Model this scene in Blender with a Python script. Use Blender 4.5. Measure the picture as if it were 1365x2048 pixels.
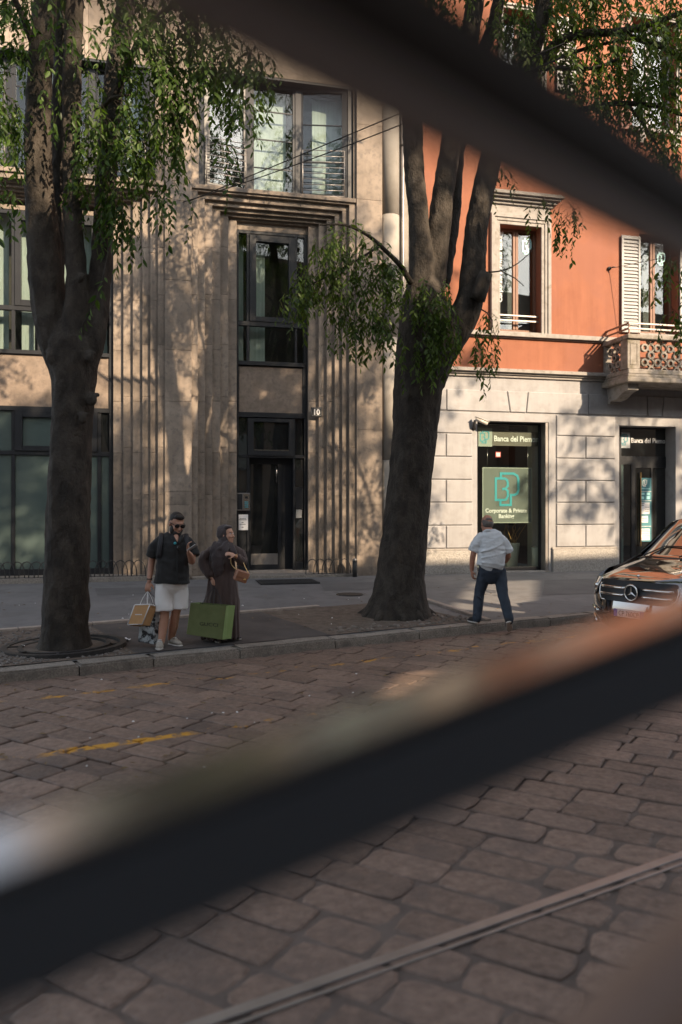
import bpy, bmesh, math, random
import numpy as np
from mathutils import Vector, Matrix, noise

for o in list(bpy.data.objects):
    bpy.data.objects.remove(o, do_unlink=True)
SC = bpy.context.scene
COL = SC.collection

# ------------------------------------------------------------------ camera, sky, sun, exposure
FPX, CX, HY, CAMZ = 1600.0, 682.5, 1015.0, 1.84      # focal length in photo pixels, optical centre, horizon row, eye height
cam_d = bpy.data.cameras.new('camera')
cam = bpy.data.objects.new('camera', cam_d)
COL.objects.link(cam)
cam.location = (0, 0, CAMZ)
cam.rotation_euler = (math.radians(90), 0, 0)
cam_d.sensor_fit = 'VERTICAL'
cam_d.sensor_height = 36.0
cam_d.sensor_width = 24.0
cam_d.lens = FPX / 2048 * 36.0
cam_d.shift_y = -9.0 / 2048
cam_d.clip_start = 0.02
cam_d.clip_end = 2000
cam_d.dof.use_dof = True
cam_d.dof.focus_distance = 12.8
cam_d.dof.aperture_fstop = 1.25
SC.camera = cam

TO_SUN = Vector((0.89, -0.90, 0.68)).normalized()
SUN_EL = math.asin(TO_SUN.z)
SUN_AZ = math.atan2(TO_SUN.x, TO_SUN.y)
world = bpy.data.worlds.new('World')
SC.world = world
world.use_nodes = True
wn = world.node_tree
for n in list(wn.nodes):
    wn.nodes.remove(n)
sky = wn.nodes.new('ShaderNodeTexSky')
sky.sky_type = 'NISHITA'
sky.sun_disc = False
sky.sun_elevation = SUN_EL
sky.sun_rotation = SUN_AZ
sky.altitude = 120
sky.dust_density = 2.0
bg = wn.nodes.new('ShaderNodeBackground')
bg.inputs['Strength'].default_value = 0.115
wo = wn.nodes.new('ShaderNodeOutputWorld')
hs = wn.nodes.new('ShaderNodeHueSaturation')              # desaturated sky: takes the blue cast out of the fill light
hs.inputs['Saturation'].default_value = 0.42
wn.links.new(sky.outputs[0], hs.inputs['Color'])
wn.links.new(hs.outputs[0], bg.inputs['Color'])
wn.links.new(bg.outputs[0], wo.inputs['Surface'])

sun_d = bpy.data.lights.new('sun', 'SUN')
sun_d.energy = 4.2
sun_d.angle = math.radians(0.45)
sun_d.color = (1.0, 0.77, 0.53)
sun = bpy.data.objects.new('sun', sun_d)
COL.objects.link(sun)
sun.rotation_euler = (-TO_SUN).to_track_quat('-Z', 'Y').to_euler()
sun.location = (20, -20, 30)

SC.view_settings.view_transform = 'Standard'
SC.view_settings.look = 'None'
SC.view_settings.gamma = 1.0
SC.view_settings.use_curve_mapping = False
SC.view_settings.exposure = 1.22
SC.render.engine = 'CYCLES'
SC.cycles.use_denoising = True
SC.cycles.max_bounces = 6
SC.cycles.transparent_max_bounces = 12
SC.cycles.caustics_reflective = False
SC.cycles.caustics_refractive = False
SC.cycles.sample_clamp_indirect = 4.0

# ------------------------------------------------------------------ frames of reference
def ray(u, v):
    return Vector(((u - CX) / FPX, 1.0, (HY - v) / FPX))
def pp(u, v, Y):
    """the point at depth Y that the photograph shows at pixel u, v"""
    d = ray(u, v)
    return Vector((d.x * Y, Y, CAMZ + d.z * Y))

TH = math.atan(0.6)                                   # street direction
RD, MD = Vector((math.cos(TH), math.sin(TH), 0)), Vector((-math.sin(TH), math.cos(TH), 0))
K0 = Vector((0, 11.24, 0))                            # kerb edge
def W(r, m, z=0.0):
    p = K0 + RD * r + MD * m
    return Vector((p.x, p.y, z))
def rm(p):
    q = Vector((p[0], p[1], 0)) - K0
    return q.dot(RD), q.dot(MD)
ROADZ = -0.13
FA = math.atan(0.24)                                  # facade direction
FD, ND = Vector((math.cos(FA), math.sin(FA), 0)), Vector((math.sin(FA), -math.cos(FA), 0))
F0 = Vector((0, 19.3, 0))
def gz(x, y):
    k = 11.24 + 0.6 * x
    f = 19.3 + 0.24 * x
    return 0.2 * min(1.0, max(0.0, (y - k) / max(0.5, f - k)))
def ground(u, v, z=None):
    d = ray(u, v)
    zz = 0.0 if z is None else z
    for i in range(8):
        t = (zz - CAMZ) / d.z
        p = d * t
        if z is None:
            zz = gz(p.x, p.y)
    return Vector((p.x, p.y, zz))
def S(u, d=0.0):
    """coordinate along the facade of photo column u on the plane d metres in front of the facade"""
    dx = (u - CX) / FPX
    r = Vector((dx, 1, 0))
    t = (F0.dot(ND) + d) / r.dot(ND)
    return (r * t - F0).dot(FD)
def Z(u, v, d=0.0):
    r = Vector(((u - CX) / FPX, 1, 0))
    t = (F0.dot(ND) + d) / r.dot(ND)
    return CAMZ + (HY - v) / FPX * t
def fw(s, d, z):
    p = F0 + FD * s + ND * d
    return Vector((p.x, p.y, z))

# ------------------------------------------------------------------ materials
def mat(name, c1, c2=None, scale=4.0, rough=0.6, bump=0.0, bscale=40.0, metallic=0.0, coat=0.0, spec=0.5,
        objvar=0.0, detail=6.0, stretch=None, emit=None, c3=None, s3=1.0, lo=0.35, hi=0.65, sheen=0.0, rvar=0.0, streak=0.0, stain=None):
    m = bpy.data.materials.new(name)
    m.use_nodes = True
    nt = m.node_tree
    b = nt.nodes['Principled BSDF']
    b.inputs['Roughness'].default_value = rough
    b.inputs['Metallic'].default_value = metallic
    b.inputs['Specular IOR Level'].default_value = spec
    b.inputs['Coat Weight'].default_value = coat
    b.inputs['Coat Roughness'].default_value = 0.03
    if sheen:
        b.inputs['Sheen Weight'].default_value = sheen
    L = nt.links.new
    geo = nt.nodes.new('ShaderNodeNewGeometry')
    vec = geo.outputs['Position']
    if stretch:
        mp = nt.nodes.new('ShaderNodeMapping')
        mp.inputs['Scale'].default_value = stretch
        L(vec, mp.inputs['Vector'])
        vec = mp.outputs['Vector']
    def nz(sc, det=detail):
        n = nt.nodes.new('ShaderNodeTexNoise')
        n.inputs['Scale'].default_value = sc
        n.inputs['Detail'].default_value = det
        n.inputs['Roughness'].default_value = 0.6
        L(vec, n.inputs['Vector'])
        return n.outputs['Fac']
    def mix(f, a, bb, typ='MIX'):
        x = nt.nodes.new('ShaderNodeMix')
        x.data_type = 'RGBA'
        x.blend_type = typ
        if isinstance(f, float):
            x.inputs[0].default_value = f
        else:
            L(f, x.inputs[0])
        for i, q in ((6, a), (7, bb)):
            if isinstance(q, tuple):
                x.inputs[i].default_value = (*q, 1)
            else:
                L(q, x.inputs[i])
        return x.outputs[2]
    def rng(f, a, bb, o0=0.0, o1=1.0):
        x = nt.nodes.new('ShaderNodeMapRange')
        x.inputs[1].default_value = a
        x.inputs[2].default_value = bb
        x.inputs[3].default_value = o0
        x.inputs[4].default_value = o1
        L(f, x.inputs[0])
        return x.outputs[0]
    col = c1
    if c2:
        col = mix(rng(nz(scale), lo, hi), c1, c2)
    if c3:
        col = mix(rng(nz(s3), 0.5, 0.75), col, c3)
    if streak:                                          # rain streaks and grime running down the wall
        mp2 = nt.nodes.new('ShaderNodeMapping')
        mp2.inputs['Scale'].default_value = (3.2, 3.2, 0.22)
        L(geo.outputs['Position'], mp2.inputs['Vector'])
        n2 = nt.nodes.new('ShaderNodeTexNoise')
        n2.inputs['Scale'].default_value = 1.6
        n2.inputs['Detail'].default_value = 8
        n2.inputs['Roughness'].default_value = 0.65
        L(mp2.outputs[0], n2.inputs['Vector'])
        v2 = rng(n2.outputs['Fac'], 0.35, 0.72, 1.0, 1 - streak)
        cb2 = nt.nodes.new('ShaderNodeCombineColor')
        for i in range(3):
            L(v2, cb2.inputs[i])
        col = mix(1.0, col, cb2.outputs[0], 'MULTIPLY')
    if stain:                                           # large irregular stains
        col = mix(rng(nz(stain[1], 9.0), 0.54, 0.62, 0.0, stain[2]), col, stain[0])
    if objvar:
        oi = nt.nodes.new('ShaderNodeObjectInfo')
        v = rng(oi.outputs['Random'], 0, 1, 1 - objvar, 1 + objvar)
        cb = nt.nodes.new('ShaderNodeCombineColor')
        for i in range(3):
            L(v, cb.inputs[i])
        col = mix(1.0, col, cb.outputs[0], 'MULTIPLY')
    if isinstance(col, tuple):
        b.inputs['Base Color'].default_value = (*col, 1)
    else:
        L(col, b.inputs['Base Color'])
    if rvar:
        L(rng(nz(scale * 1.7), 0.3, 0.7, max(0.02, rough - rvar), rough + rvar), b.inputs['Roughness'])
    if bump:
        bp = nt.nodes.new('ShaderNodeBump')
        bp.inputs['Strength'].default_value = 1.0
        bp.inputs['Distance'].default_value = bump
        L(nz(bscale, 8.0), bp.inputs['Height'])
        L(bp.outputs[0], b.inputs['Normal'])
    if emit:
        b.inputs['Emission Color'].default_value = (*emit[:3], 1)
        b.inputs['Emission Strength'].default_value = emit[3]
    return m

def glass_mat(name, tint=(0.9, 0.95, 0.93), f0=0.07, rough=0.0):
    m = bpy.data.materials.new(name)
    m.use_nodes = True
    nt = m.node_tree
    nt.nodes.remove(nt.nodes['Principled BSDF'])
    out = [n for n in nt.nodes if n.type == 'OUTPUT_MATERIAL'][0]
    tr = nt.nodes.new('ShaderNodeBsdfTransparent')
    tr.inputs[0].default_value = (*tint, 1)
    gl = nt.nodes.new('ShaderNodeBsdfGlossy')
    gl.inputs['Roughness'].default_value = rough
    lw = nt.nodes.new('ShaderNodeLayerWeight')
    lw.inputs[0].default_value = 0.5
    pw = nt.nodes.new('ShaderNodeMath')
    pw.operation = 'POWER'
    pw.inputs[1].default_value = 4.0
    nt.links.new(lw.outputs['Facing'], pw.inputs[0])
    fr = nt.nodes.new('ShaderNodeMath')
    fr.operation = 'MULTIPLY_ADD'
    fr.inputs[1].default_value = 0.9
    fr.inputs[2].default_value = f0
    nt.links.new(pw.outputs[0], fr.inputs[0])
    mx = nt.nodes.new('ShaderNodeMixShader')
    nt.links.new(fr.outputs[0], mx.inputs[0])
    nt.links.new(tr.outputs[0], mx.inputs[1])
    nt.links.new(gl.outputs[0], mx.inputs[2])
    nt.links.new(mx.outputs[0], out.inputs['Surface'])
    return m

M = {}
M['ceppo'] = mat('warm_grey_stone', (0.232, 0.188, 0.150), (0.342, 0.280, 0.226), scale=2.2, rough=0.78, bump=0.004, bscale=60, objvar=0.20, c3=(0.165, 0.140, 0.120), s3=9, streak=0.22, stain=((0.17, 0.145, 0.122), 1.3, 0.55))
M['ceppo_panel'] = mat('stone_panel', (0.200, 0.155, 0.120), (0.285, 0.222, 0.175), scale=5, rough=0.72, bump=0.003, bscale=70, c3=(0.155, 0.125, 0.10), s3=13, streak=0.15)
M['render_pale'] = mat('pale_render', (0.2497, 0.2295, 0.2025), (0.3307, 0.3038, 0.2700), scale=1.7, rough=0.85, bump=0.004, bscale=80)
M['orange'] = mat('orange_render', (0.300, 0.112, 0.060), (0.335, 0.130, 0.073), scale=0.9, rough=0.88, bump=0.004, bscale=60, c3=(0.28, 0.104, 0.058), s3=3.0, streak=0.20, stain=((0.26, 0.104, 0.066), 0.7, 0.6))
M['blind_dark'] = mat('dark_blind', (0.050, 0.052, 0.056), (0.066, 0.068, 0.072), scale=5, rough=0.7)
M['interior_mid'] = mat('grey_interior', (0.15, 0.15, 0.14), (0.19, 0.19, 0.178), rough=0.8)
M['white_wall'] = mat('white_render', (0.330, 0.326, 0.332), (0.385, 0.382, 0.388), scale=1.6, rough=0.8, bump=0.002, bscale=60, objvar=0.04, c3=(0.290, 0.282, 0.280), s3=4, streak=0.14)
M['white_trim'] = mat('white_trim_stone', (0.2880, 0.2680, 0.2480), (0.3520, 0.3280, 0.3040), scale=5, rough=0.8, bump=0.003, bscale=50, c3=(0.1920, 0.1680, 0.1400), s3=7)
M['plinth'] = mat('rough_plinth_stone', (0.2835, 0.2700, 0.2497), (0.4320, 0.4050, 0.3713), scale=22, rough=0.9, bump=0.02, bscale=34)
M['balcony'] = mat('weathered_balcony_stone', (0.2240, 0.2000, 0.1720), (0.3280, 0.2960, 0.2600), scale=7, rough=0.85, bump=0.004, bscale=45, c3=(0.1120, 0.0960, 0.0560), s3=5)
M['joint'] = mat('dark_mortar_joint', (0.10, 0.085, 0.075), rough=0.95)
M['frame'] = mat('dark_window_frame', (0.016, 0.018, 0.022), (0.022, 0.024, 0.028), rough=0.42, spec=0.4)
M['frame_brown'] = mat('brown_wood_frame', (0.19, 0.10, 0.065), (0.25, 0.135, 0.09), scale=12, rough=0.6, stretch=(4, 4, 0.5))
M['glass'] = glass_mat('clear_glass', (0.92, 0.96, 0.94), 0.06)
M['glass_dark'] = mat('dark_glass', (0.012, 0.014, 0.015), rough=0.02, spec=0.9, coat=0.6)
M['glass_frost'] = mat('frosted_green_glass', (0.070, 0.100, 0.096), (0.088, 0.122, 0.115), scale=1.2, rough=0.18, spec=0.6, coat=0.6)
M['curtain'] = mat('pale_curtain', (0.27, 0.305, 0.295), (0.36, 0.40, 0.385), scale=3, rough=0.9, stretch=(6, 6, 0.3))
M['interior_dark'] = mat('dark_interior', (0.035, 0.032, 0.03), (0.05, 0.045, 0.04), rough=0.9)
M['interior_pale'] = mat('pale_interior_wall', (0.42, 0.44, 0.38), (0.48, 0.50, 0.44), rough=0.8)
M['metal_grey'] = mat('grey_painted_metal', (0.27, 0.25, 0.235), (0.34, 0.32, 0.30), rough=0.4, metallic=0.6)
M['metal_dark'] = mat('dark_iron', (0.028, 0.028, 0.03), (0.05, 0.048, 0.047), scale=20, rough=0.55, metallic=0.2)
M['steel'] = mat('brushed_steel', (0.55, 0.53, 0.50), rough=0.25, metallic=1.0)
M['asphalt'] = mat('pavement_asphalt', (0.150, 0.150, 0.155), (0.205, 0.202, 0.205), scale=0.8, rough=0.78, bump=0.004, bscale=130, c3=(0.13, 0.13, 0.135), s3=3.5, stain=((0.115, 0.112, 0.112), 1.6, 0.55))
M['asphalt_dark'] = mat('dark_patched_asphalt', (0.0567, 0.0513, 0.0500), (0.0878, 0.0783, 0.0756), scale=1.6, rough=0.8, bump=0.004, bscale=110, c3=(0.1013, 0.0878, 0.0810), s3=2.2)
M['granite'] = mat('granite_kerb', (0.1823, 0.1593, 0.1350), (0.3510, 0.3172, 0.2767), scale=55, rough=0.8, bump=0.006, bscale=60, objvar=0.12, c3=(0.1350, 0.1215, 0.1080), s3=4, detail=3)
M['edging'] = mat('stone_edging', (0.3240, 0.2700, 0.2295), (0.4185, 0.3578, 0.3105), scale=9, rough=0.85, bump=0.003, objvar=0.1)
M['earth'] = mat('bare_earth', (0.1013, 0.0783, 0.0607), (0.1755, 0.1418, 0.1148), scale=9, rough=0.95, bump=0.02, bscale=25)
M['pebble'] = mat('river_pebbles', (0.0945, 0.0837, 0.0783), (0.2160, 0.1958, 0.1755), scale=6, rough=0.7, lo=0.3, hi=0.7)
M['pebble_pale'] = mat('dusty_pebbles', (0.10, 0.085, 0.07), (0.25, 0.215, 0.185), scale=9, rough=0.8)
M['bark'] = mat('grey_brown_bark', (0.022, 0.018, 0.014), (0.062, 0.051, 0.041), scale=5, rough=0.88, bump=0.028, bscale=26, stretch=(1.3, 1.3, 0.8), c3=(0.016, 0.014, 0.012), s3=2.2, stain=((0.075, 0.066, 0.055), 3.0, 0.5))
M['rail'] = mat('worn_rail_steel', (0.34, 0.325, 0.315), (0.42, 0.40, 0.39), scale=9, rough=0.48, metallic=0.85, stretch=(0.4, 0.4, 1))
M['rail_groove'] = mat('rail_groove_dirt', (0.02, 0.019, 0.018), rough=0.8)  # one even dark colour for the groove floor
M['skin_a'] = mat('tan_skin', (0.4860, 0.2633, 0.1823), (0.5400, 0.2970, 0.2093), scale=14, rough=0.5)
M['skin_b'] = mat('warm_skin', (0.5940, 0.3375, 0.2362), (0.6480, 0.3780, 0.2700), scale=14, rough=0.5)
M['skin_c'] = mat('sunburnt_skin', (0.4590, 0.2228, 0.1485), (0.5130, 0.2565, 0.1755), scale=14, rough=0.5)
M['hair_black'] = mat('black_hair', (0.012, 0.010, 0.009), (0.022, 0.018, 0.016), scale=60, rough=0.6, bump=0.003, bscale=150)
M['hair_grey'] = mat('greying_hair', (0.10, 0.085, 0.075), (0.20, 0.18, 0.165), scale=50, rough=0.7, bump=0.004, bscale=130)
M['cloth_black'] = mat('black_cotton', (0.012, 0.013, 0.014), (0.019, 0.020, 0.021), scale=9, rough=0.85, bump=0.006, bscale=14, sheen=0.15)
M['cloth_white'] = mat('white_cotton', (0.8370, 0.8500, 0.8500), (0.8500, 0.8500, 0.8500), scale=7, rough=0.85, bump=0.006, bscale=13)
M['cloth_brown'] = mat('dark_brown_crepe', (0.0743, 0.0500, 0.0459), (0.1013, 0.0702, 0.0635), scale=8, rough=0.8, bump=0.012, bscale=9, stretch=(2.2, 2.2, 0.35), sheen=0.2)
M['cloth_scarf'] = mat('grey_brown_scarf', (0.0607, 0.0486, 0.0513), (0.0837, 0.0675, 0.0702), scale=9, rough=0.8, bump=0.012, bscale=12, stretch=(1.6, 1.6, 0.6), sheen=0.2)
M['cloth_blue'] = mat('pale_blue_cotton', (0.68, 0.73, 0.77), (0.76, 0.80, 0.83), scale=6, rough=0.85, bump=0.010, bscale=8, stretch=(0.6, 0.6, 1.8))
M['cloth_navy'] = mat('navy_trousers', (0.0243, 0.0365, 0.0567), (0.0405, 0.0567, 0.0837), scale=8, rough=0.8, bump=0.010, bscale=10)
M['shoe_grey'] = mat('grey_suede_sneaker', (0.3240, 0.2970, 0.2565), (0.4590, 0.4320, 0.3780), scale=30, rough=0.8)
M['shoe_dark'] = mat('dark_shoe', (0.02, 0.021, 0.026), rough=0.6)
M['sole_white'] = mat('white_sole', (0.6, 0.58, 0.54), rough=0.6)
M['leather'] = mat('tan_leather', (0.3510, 0.1688, 0.1013), (0.4185, 0.2093, 0.1283), scale=20, rough=0.4, coat=0.1)
M['gold'] = mat('gold_metal', (0.75, 0.5, 0.22), rough=0.25, metallic=1.0)
M['black_gloss'] = mat('black_plastic', (0.01, 0.01, 0.011), rough=0.15, coat=0.4)
M['kraft'] = mat('kraft_paper', (0.5670, 0.3443, 0.1688), (0.6345, 0.3915, 0.1958), scale=6, rough=0.75, bump=0.004, bscale=8)
M['paper_white'] = mat('white_paper', (0.8500, 0.8500, 0.8500), (0.8500, 0.8500, 0.8500), scale=5, rough=0.8)
M['bag_green'] = mat('green_paper', (0.125, 0.160, 0.062), (0.165, 0.205, 0.088), scale=5, rough=0.45, bump=0.004, bscale=9, c3=(0.16, 0.15, 0.06), s3=3)
M['bag_green_side'] = mat('light_green_paper', (0.27, 0.40, 0.15), (0.31, 0.44, 0.18), scale=6, rough=0.45)
M['bag_print'] = mat('grey_city_print', (0.02, 0.024, 0.03), (0.42, 0.47, 0.50), scale=14, rough=0.4, lo=0.46, hi=0.56)
M['bag_grey'] = mat('grey_gradient_print', (0.30, 0.33, 0.35), (0.40, 0.43, 0.45), scale=5, rough=0.4)
M['logo_teal'] = mat('teal_print', (0.045, 0.36, 0.42), rough=0.4)
M['logo_pale'] = mat('pale_cyan_print', (0.42, 0.78, 0.80), rough=0.4)
M['sign_olive'] = mat('olive_sign', (0.1000, 0.0896, 0.0664), (0.1160, 0.1040, 0.0776), rough=0.5)
M['sign_pale'] = mat('pale_green_sign', (0.3200, 0.3520, 0.3040), rough=0.5)
M['poster'] = mat('grey_green_poster', (0.115, 0.135, 0.118), (0.135, 0.156, 0.136), scale=2, rough=0.5)
M['teal_sheet'] = mat('teal_notice', (0.075, 0.24, 0.28), rough=0.45)
M['white_ink'] = mat('white_lettering', (0.80, 0.80, 0.77), rough=0.5)
M['black_ink'] = mat('black_lettering', (0.02, 0.02, 0.022), rough=0.5)
M['grey_ink'] = mat('grey_lettering', (0.25, 0.26, 0.27), rough=0.5)
M['red_ink'] = mat('red_sticker', (0.62, 0.06, 0.06), rough=0.5)
M['shutter_white'] = mat('white_shutter_paint', (0.3360, 0.3320, 0.3280), (0.3840, 0.3800, 0.3760), rough=0.55)
M['shutter_brown'] = mat('brown_shutter_paint', (0.20, 0.075, 0.05), (0.25, 0.095, 0.06), rough=0.6)
M['car_black'] = mat('black_car_paint', (0.006, 0.006, 0.007), rough=0.04, coat=1.0, spec=1.0)
M['car_black'].node_tree.nodes['Principled BSDF'].inputs['IOR'].default_value = 2.3
M['car_black'].node_tree.nodes['Principled BSDF'].inputs['Coat IOR'].default_value = 1.9
M['chrome'] = mat('chrome', (0.78, 0.77, 0.75), rough=0.08, metallic=1.0)
M['rubber'] = mat('tyre_rubber', (0.018, 0.018, 0.018), rough=0.85)
M['lamp_lens'] = mat('headlamp_lens', (0.30, 0.33, 0.34), rough=0.05, spec=0.9, coat=1.0)
M['plate_white'] = mat('number_plate_white', (0.68, 0.69, 0.70), rough=0.4)
M['plate_blue'] = mat('number_plate_blue', (0.02, 0.06, 0.35), rough=0.4)
M['bar_paint'] = mat('blue_black_lacquer', (0.115, 0.140, 0.180), rough=0.55, spec=0.2)
M['bar_brown'] = mat('brown_black_lacquer', (0.050, 0.037, 0.029), rough=0.75, spec=0.1)
M['bar_trim'] = mat('grey_bar_trim', (0.40, 0.34, 0.32), rough=0.6)  # pale colour stands for ground light on the bar's underside
M['bar_top'] = mat('polished_top_plate', (0.36, 0.365, 0.375), rough=0.22, metallic=1.0)
M['brown_pad'] = mat('brown_leather_pad', (0.2565, 0.1688, 0.1283), (0.2835, 0.1890, 0.1458), scale=12, rough=0.5)
M['opposite'] = mat('ochre_render', (0.34, 0.27, 0.20), (0.40, 0.32, 0.24), scale=0.8, rough=0.85, bump=0.003)
M['wire'] = mat('black_cable', (0.012, 0.012, 0.012), rough=0.6)
M['ceramic'] = mat('pale_ceramic', (0.60, 0.62, 0.54), rough=0.35)
M['twig_gold'] = mat('golden_dry_twig', (0.42, 0.25, 0.09), rough=0.6)
M['camera_white'] = mat('cream_plastic', (0.62, 0.58, 0.52), rough=0.4)
M['mat_rubber'] = mat('black_doormat', (0.02, 0.02, 0.021), (0.03, 0.03, 0.03), scale=60, rough=0.95, bump=0.006, bscale=90)
M['phone'] = mat('pale_phone', (0.55, 0.57, 0.58), rough=0.2, metallic=0.4)

def leaf_mat(name, ca, cb):
    m = bpy.data.materials.new(name)
    m.use_nodes = True
    nt = m.node_tree
    nt.nodes.remove(nt.nodes['Principled BSDF'])
    out = [n for n in nt.nodes if n.type == 'OUTPUT_MATERIAL'][0]
    geo = nt.nodes.new('ShaderNodeNewGeometry')
    mx = nt.nodes.new('ShaderNodeMix')
    mx.data_type = 'RGBA'
    mx.inputs[6].default_value = (*ca, 1)
    mx.inputs[7].default_value = (*cb, 1)
    nt.links.new(geo.outputs['Random Per Island'], mx.inputs[0])
    df = nt.nodes.new('ShaderNodeBsdfPrincipled')
    df.inputs['Roughness'].default_value = 0.45
    df.inputs['Specular IOR Level'].default_value = 0.35
    tl = nt.nodes.new('ShaderNodeBsdfTranslucent')
    nt.links.new(mx.outputs[2], df.inputs['Base Color'])
    g = nt.nodes.new('ShaderNodeMix')
    g.data_type = 'RGBA'
    g.blend_type = 'MULTIPLY'
    g.inputs[0].default_value = 1.0
    g.inputs[7].default_value = (1.5, 1.7, 0.5, 1)
    nt.links.new(mx.outputs[2], g.inputs[6])
    nt.links.new(g.outputs[2], tl.inputs[0])
    ms = nt.nodes.new('ShaderNodeMixShader')
    ms.inputs[0].default_value = 0.42
    nt.links.new(df.outputs[0], ms.inputs[1])
    nt.links.new(tl.outputs[0], ms.inputs[2])
    nt.links.new(ms.outputs[0], out.inputs['Surface'])
    return m
M['leaf'] = leaf_mat('green_leaf', (0.022, 0.052, 0.010), (0.090, 0.155, 0.032))
M['leaf_b'] = leaf_mat('mid_green_leaf', (0.030, 0.060, 0.012), (0.115, 0.175, 0.042))

# ------------------------------------------------------------------ object helpers
def link(name, me, material=None, parent=None):
    o = bpy.data.objects.new(name, me)
    COL.objects.link(o)
    if material is not None and me is not None:
        if not me.materials:
            me.materials.append(M[material] if isinstance(material, str) else material)
    if parent is not None:
        o.parent = parent
    return o
def mesh(name, verts, faces, material=None, parent=None, smooth=False):
    me = bpy.data.meshes.new(name)
    me.from_pydata([tuple(v) for v in verts], [], faces)
    me.update()
    if smooth:
        me.polygons.foreach_set('use_smooth', [True] * len(me.polygons))
    return link(name, me, material, parent)
def empty(name, loc=(0, 0, 0), rz=0.0):
    o = bpy.data.objects.new(name, None)
    COL.objects.link(o)
    o.location = loc
    o.rotation_euler = (0, 0, rz)
    o.empty_display_size = 0.2
    return o
def tag(o, label, cat, group=None):
    o['label'] = label
    o['category'] = cat
    if group:
        o['group'] = group
    return o
def structure(o):
    o['kind'] = 'structure'
    return o
def stuff(o):
    o['kind'] = 'stuff'
    return o
def from_bm(name, bm, material, parent=None, smooth=False):
    bmesh.ops.recalc_face_normals(bm, faces=bm.faces)
    me = bpy.data.meshes.new(name)
    bm.to_mesh(me)
    bm.free()
    if smooth:
        me.polygons.foreach_set('use_smooth', [True] * len(me.polygons))
    return link(name, me, material, parent)
def bm_box(bm, x0, x1, y0, y1, z0, z1):
    vs = [bm.verts.new(p) for p in ((x0, y0, z0), (x1, y0, z0), (x1, y1, z0), (x0, y1, z0), (x0, y0, z1), (x1, y0, z1), (x1, y1, z1), (x0, y1, z1))]
    for f in ((0, 3, 2, 1), (4, 5, 6, 7), (0, 1, 5, 4), (1, 2, 6, 5), (2, 3, 7, 6), (3, 0, 4, 7)):
        bm.faces.new([vs[i] for i in f])
    return vs
def box(name, parent, material, x0, x1, y0, y1, z0, z1, bevel=0.0):
    bm = bmesh.new()
    bm_box(bm, min(x0, x1), max(x0, x1), min(y0, y1), max(y0, y1), min(z0, z1), max(z0, z1))
    if bevel:
        bmesh.ops.bevel(bm, geom=bm.edges[:], offset=bevel, segments=1, affect='EDGES')
    return from_bm(name, bm, material, parent)
def fbox(name, parent, material, s0, s1, d0, d1, z0, z1, bevel=0.0):
    """box in facade coordinates: s along, d outward"""
    return box(name, parent, material, s0, s1, -d0, -d1, z0, z1, bevel)
def wallbar(name, parent, material, a, b, t, z0, z1, bevel=0.0):
    """box of thickness t along the plan line a-b (facade coordinates s, d)"""
    ax, ay, bx, by = a[0], -a[1], b[0], -b[1]
    dv = Vector((bx - ax, by - ay, 0)).normalized()
    nv = Vector((-dv.y, dv.x, 0)) * (t / 2)
    A, B = Vector((ax, ay, 0)), Vector((bx, by, 0))
    vs = []
    for z in (z0, z1):
        for p in (A - nv, B - nv, B + nv, A + nv):
            vs.append((p.x, p.y, z))
    o = mesh(name, vs, [(0, 3, 2, 1), (4, 5, 6, 7), (0, 1, 5, 4), (1, 2, 6, 5), (2, 3, 7, 6), (3, 0, 4, 7)], material, parent)
    return o
def prism(name, parent, material, poly, d0, d1):
    """polygon in facade s,z extruded from d0 to d1"""
    n = len(poly)
    vs = [(s, -d0, z) for s, z in poly] + [(s, -d1, z) for s, z in poly]
    fs = [tuple(range(n)), tuple(range(2 * n - 1, n - 1, -1))] + [(i, i + n, (i + 1) % n + n, (i + 1) % n) for i in range(n)]
    bm = bmesh.new()
    vv = [bm.verts.new(v) for v in vs]
    for f in fs:
        bm.faces.new([vv[i] for i in f])
    return from_bm(name, bm, material, parent)
def catmull(pts, rads, step):
    P, Rr = [], []
    n = len(pts)
    for i in range(n - 1):
        p0, p1, p2, p3 = pts[max(0, i - 1)], pts[i], pts[i + 1], pts[min(n - 1, i + 2)]
        k = max(1, int((p2 - p1).length / step))
        for j in range(k):
            t = j / k
            P.append(0.5 * ((2 * p1) + (p2 - p0) * t + (2 * p0 - 5 * p1 + 4 * p2 - p3) * t * t + (3 * p1 - p0 - 3 * p2 + p3) * t ** 3))
            a, b = rads[i], rads[i + 1]
            Rr.append((a[0] + (b[0] - a[0]) * t, a[1] + (b[1] - a[1]) * t) if isinstance(a, tuple) else a + (b - a) * t)
    P.append(pts[-1])
    Rr.append(rads[-1])
    return P, Rr
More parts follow.
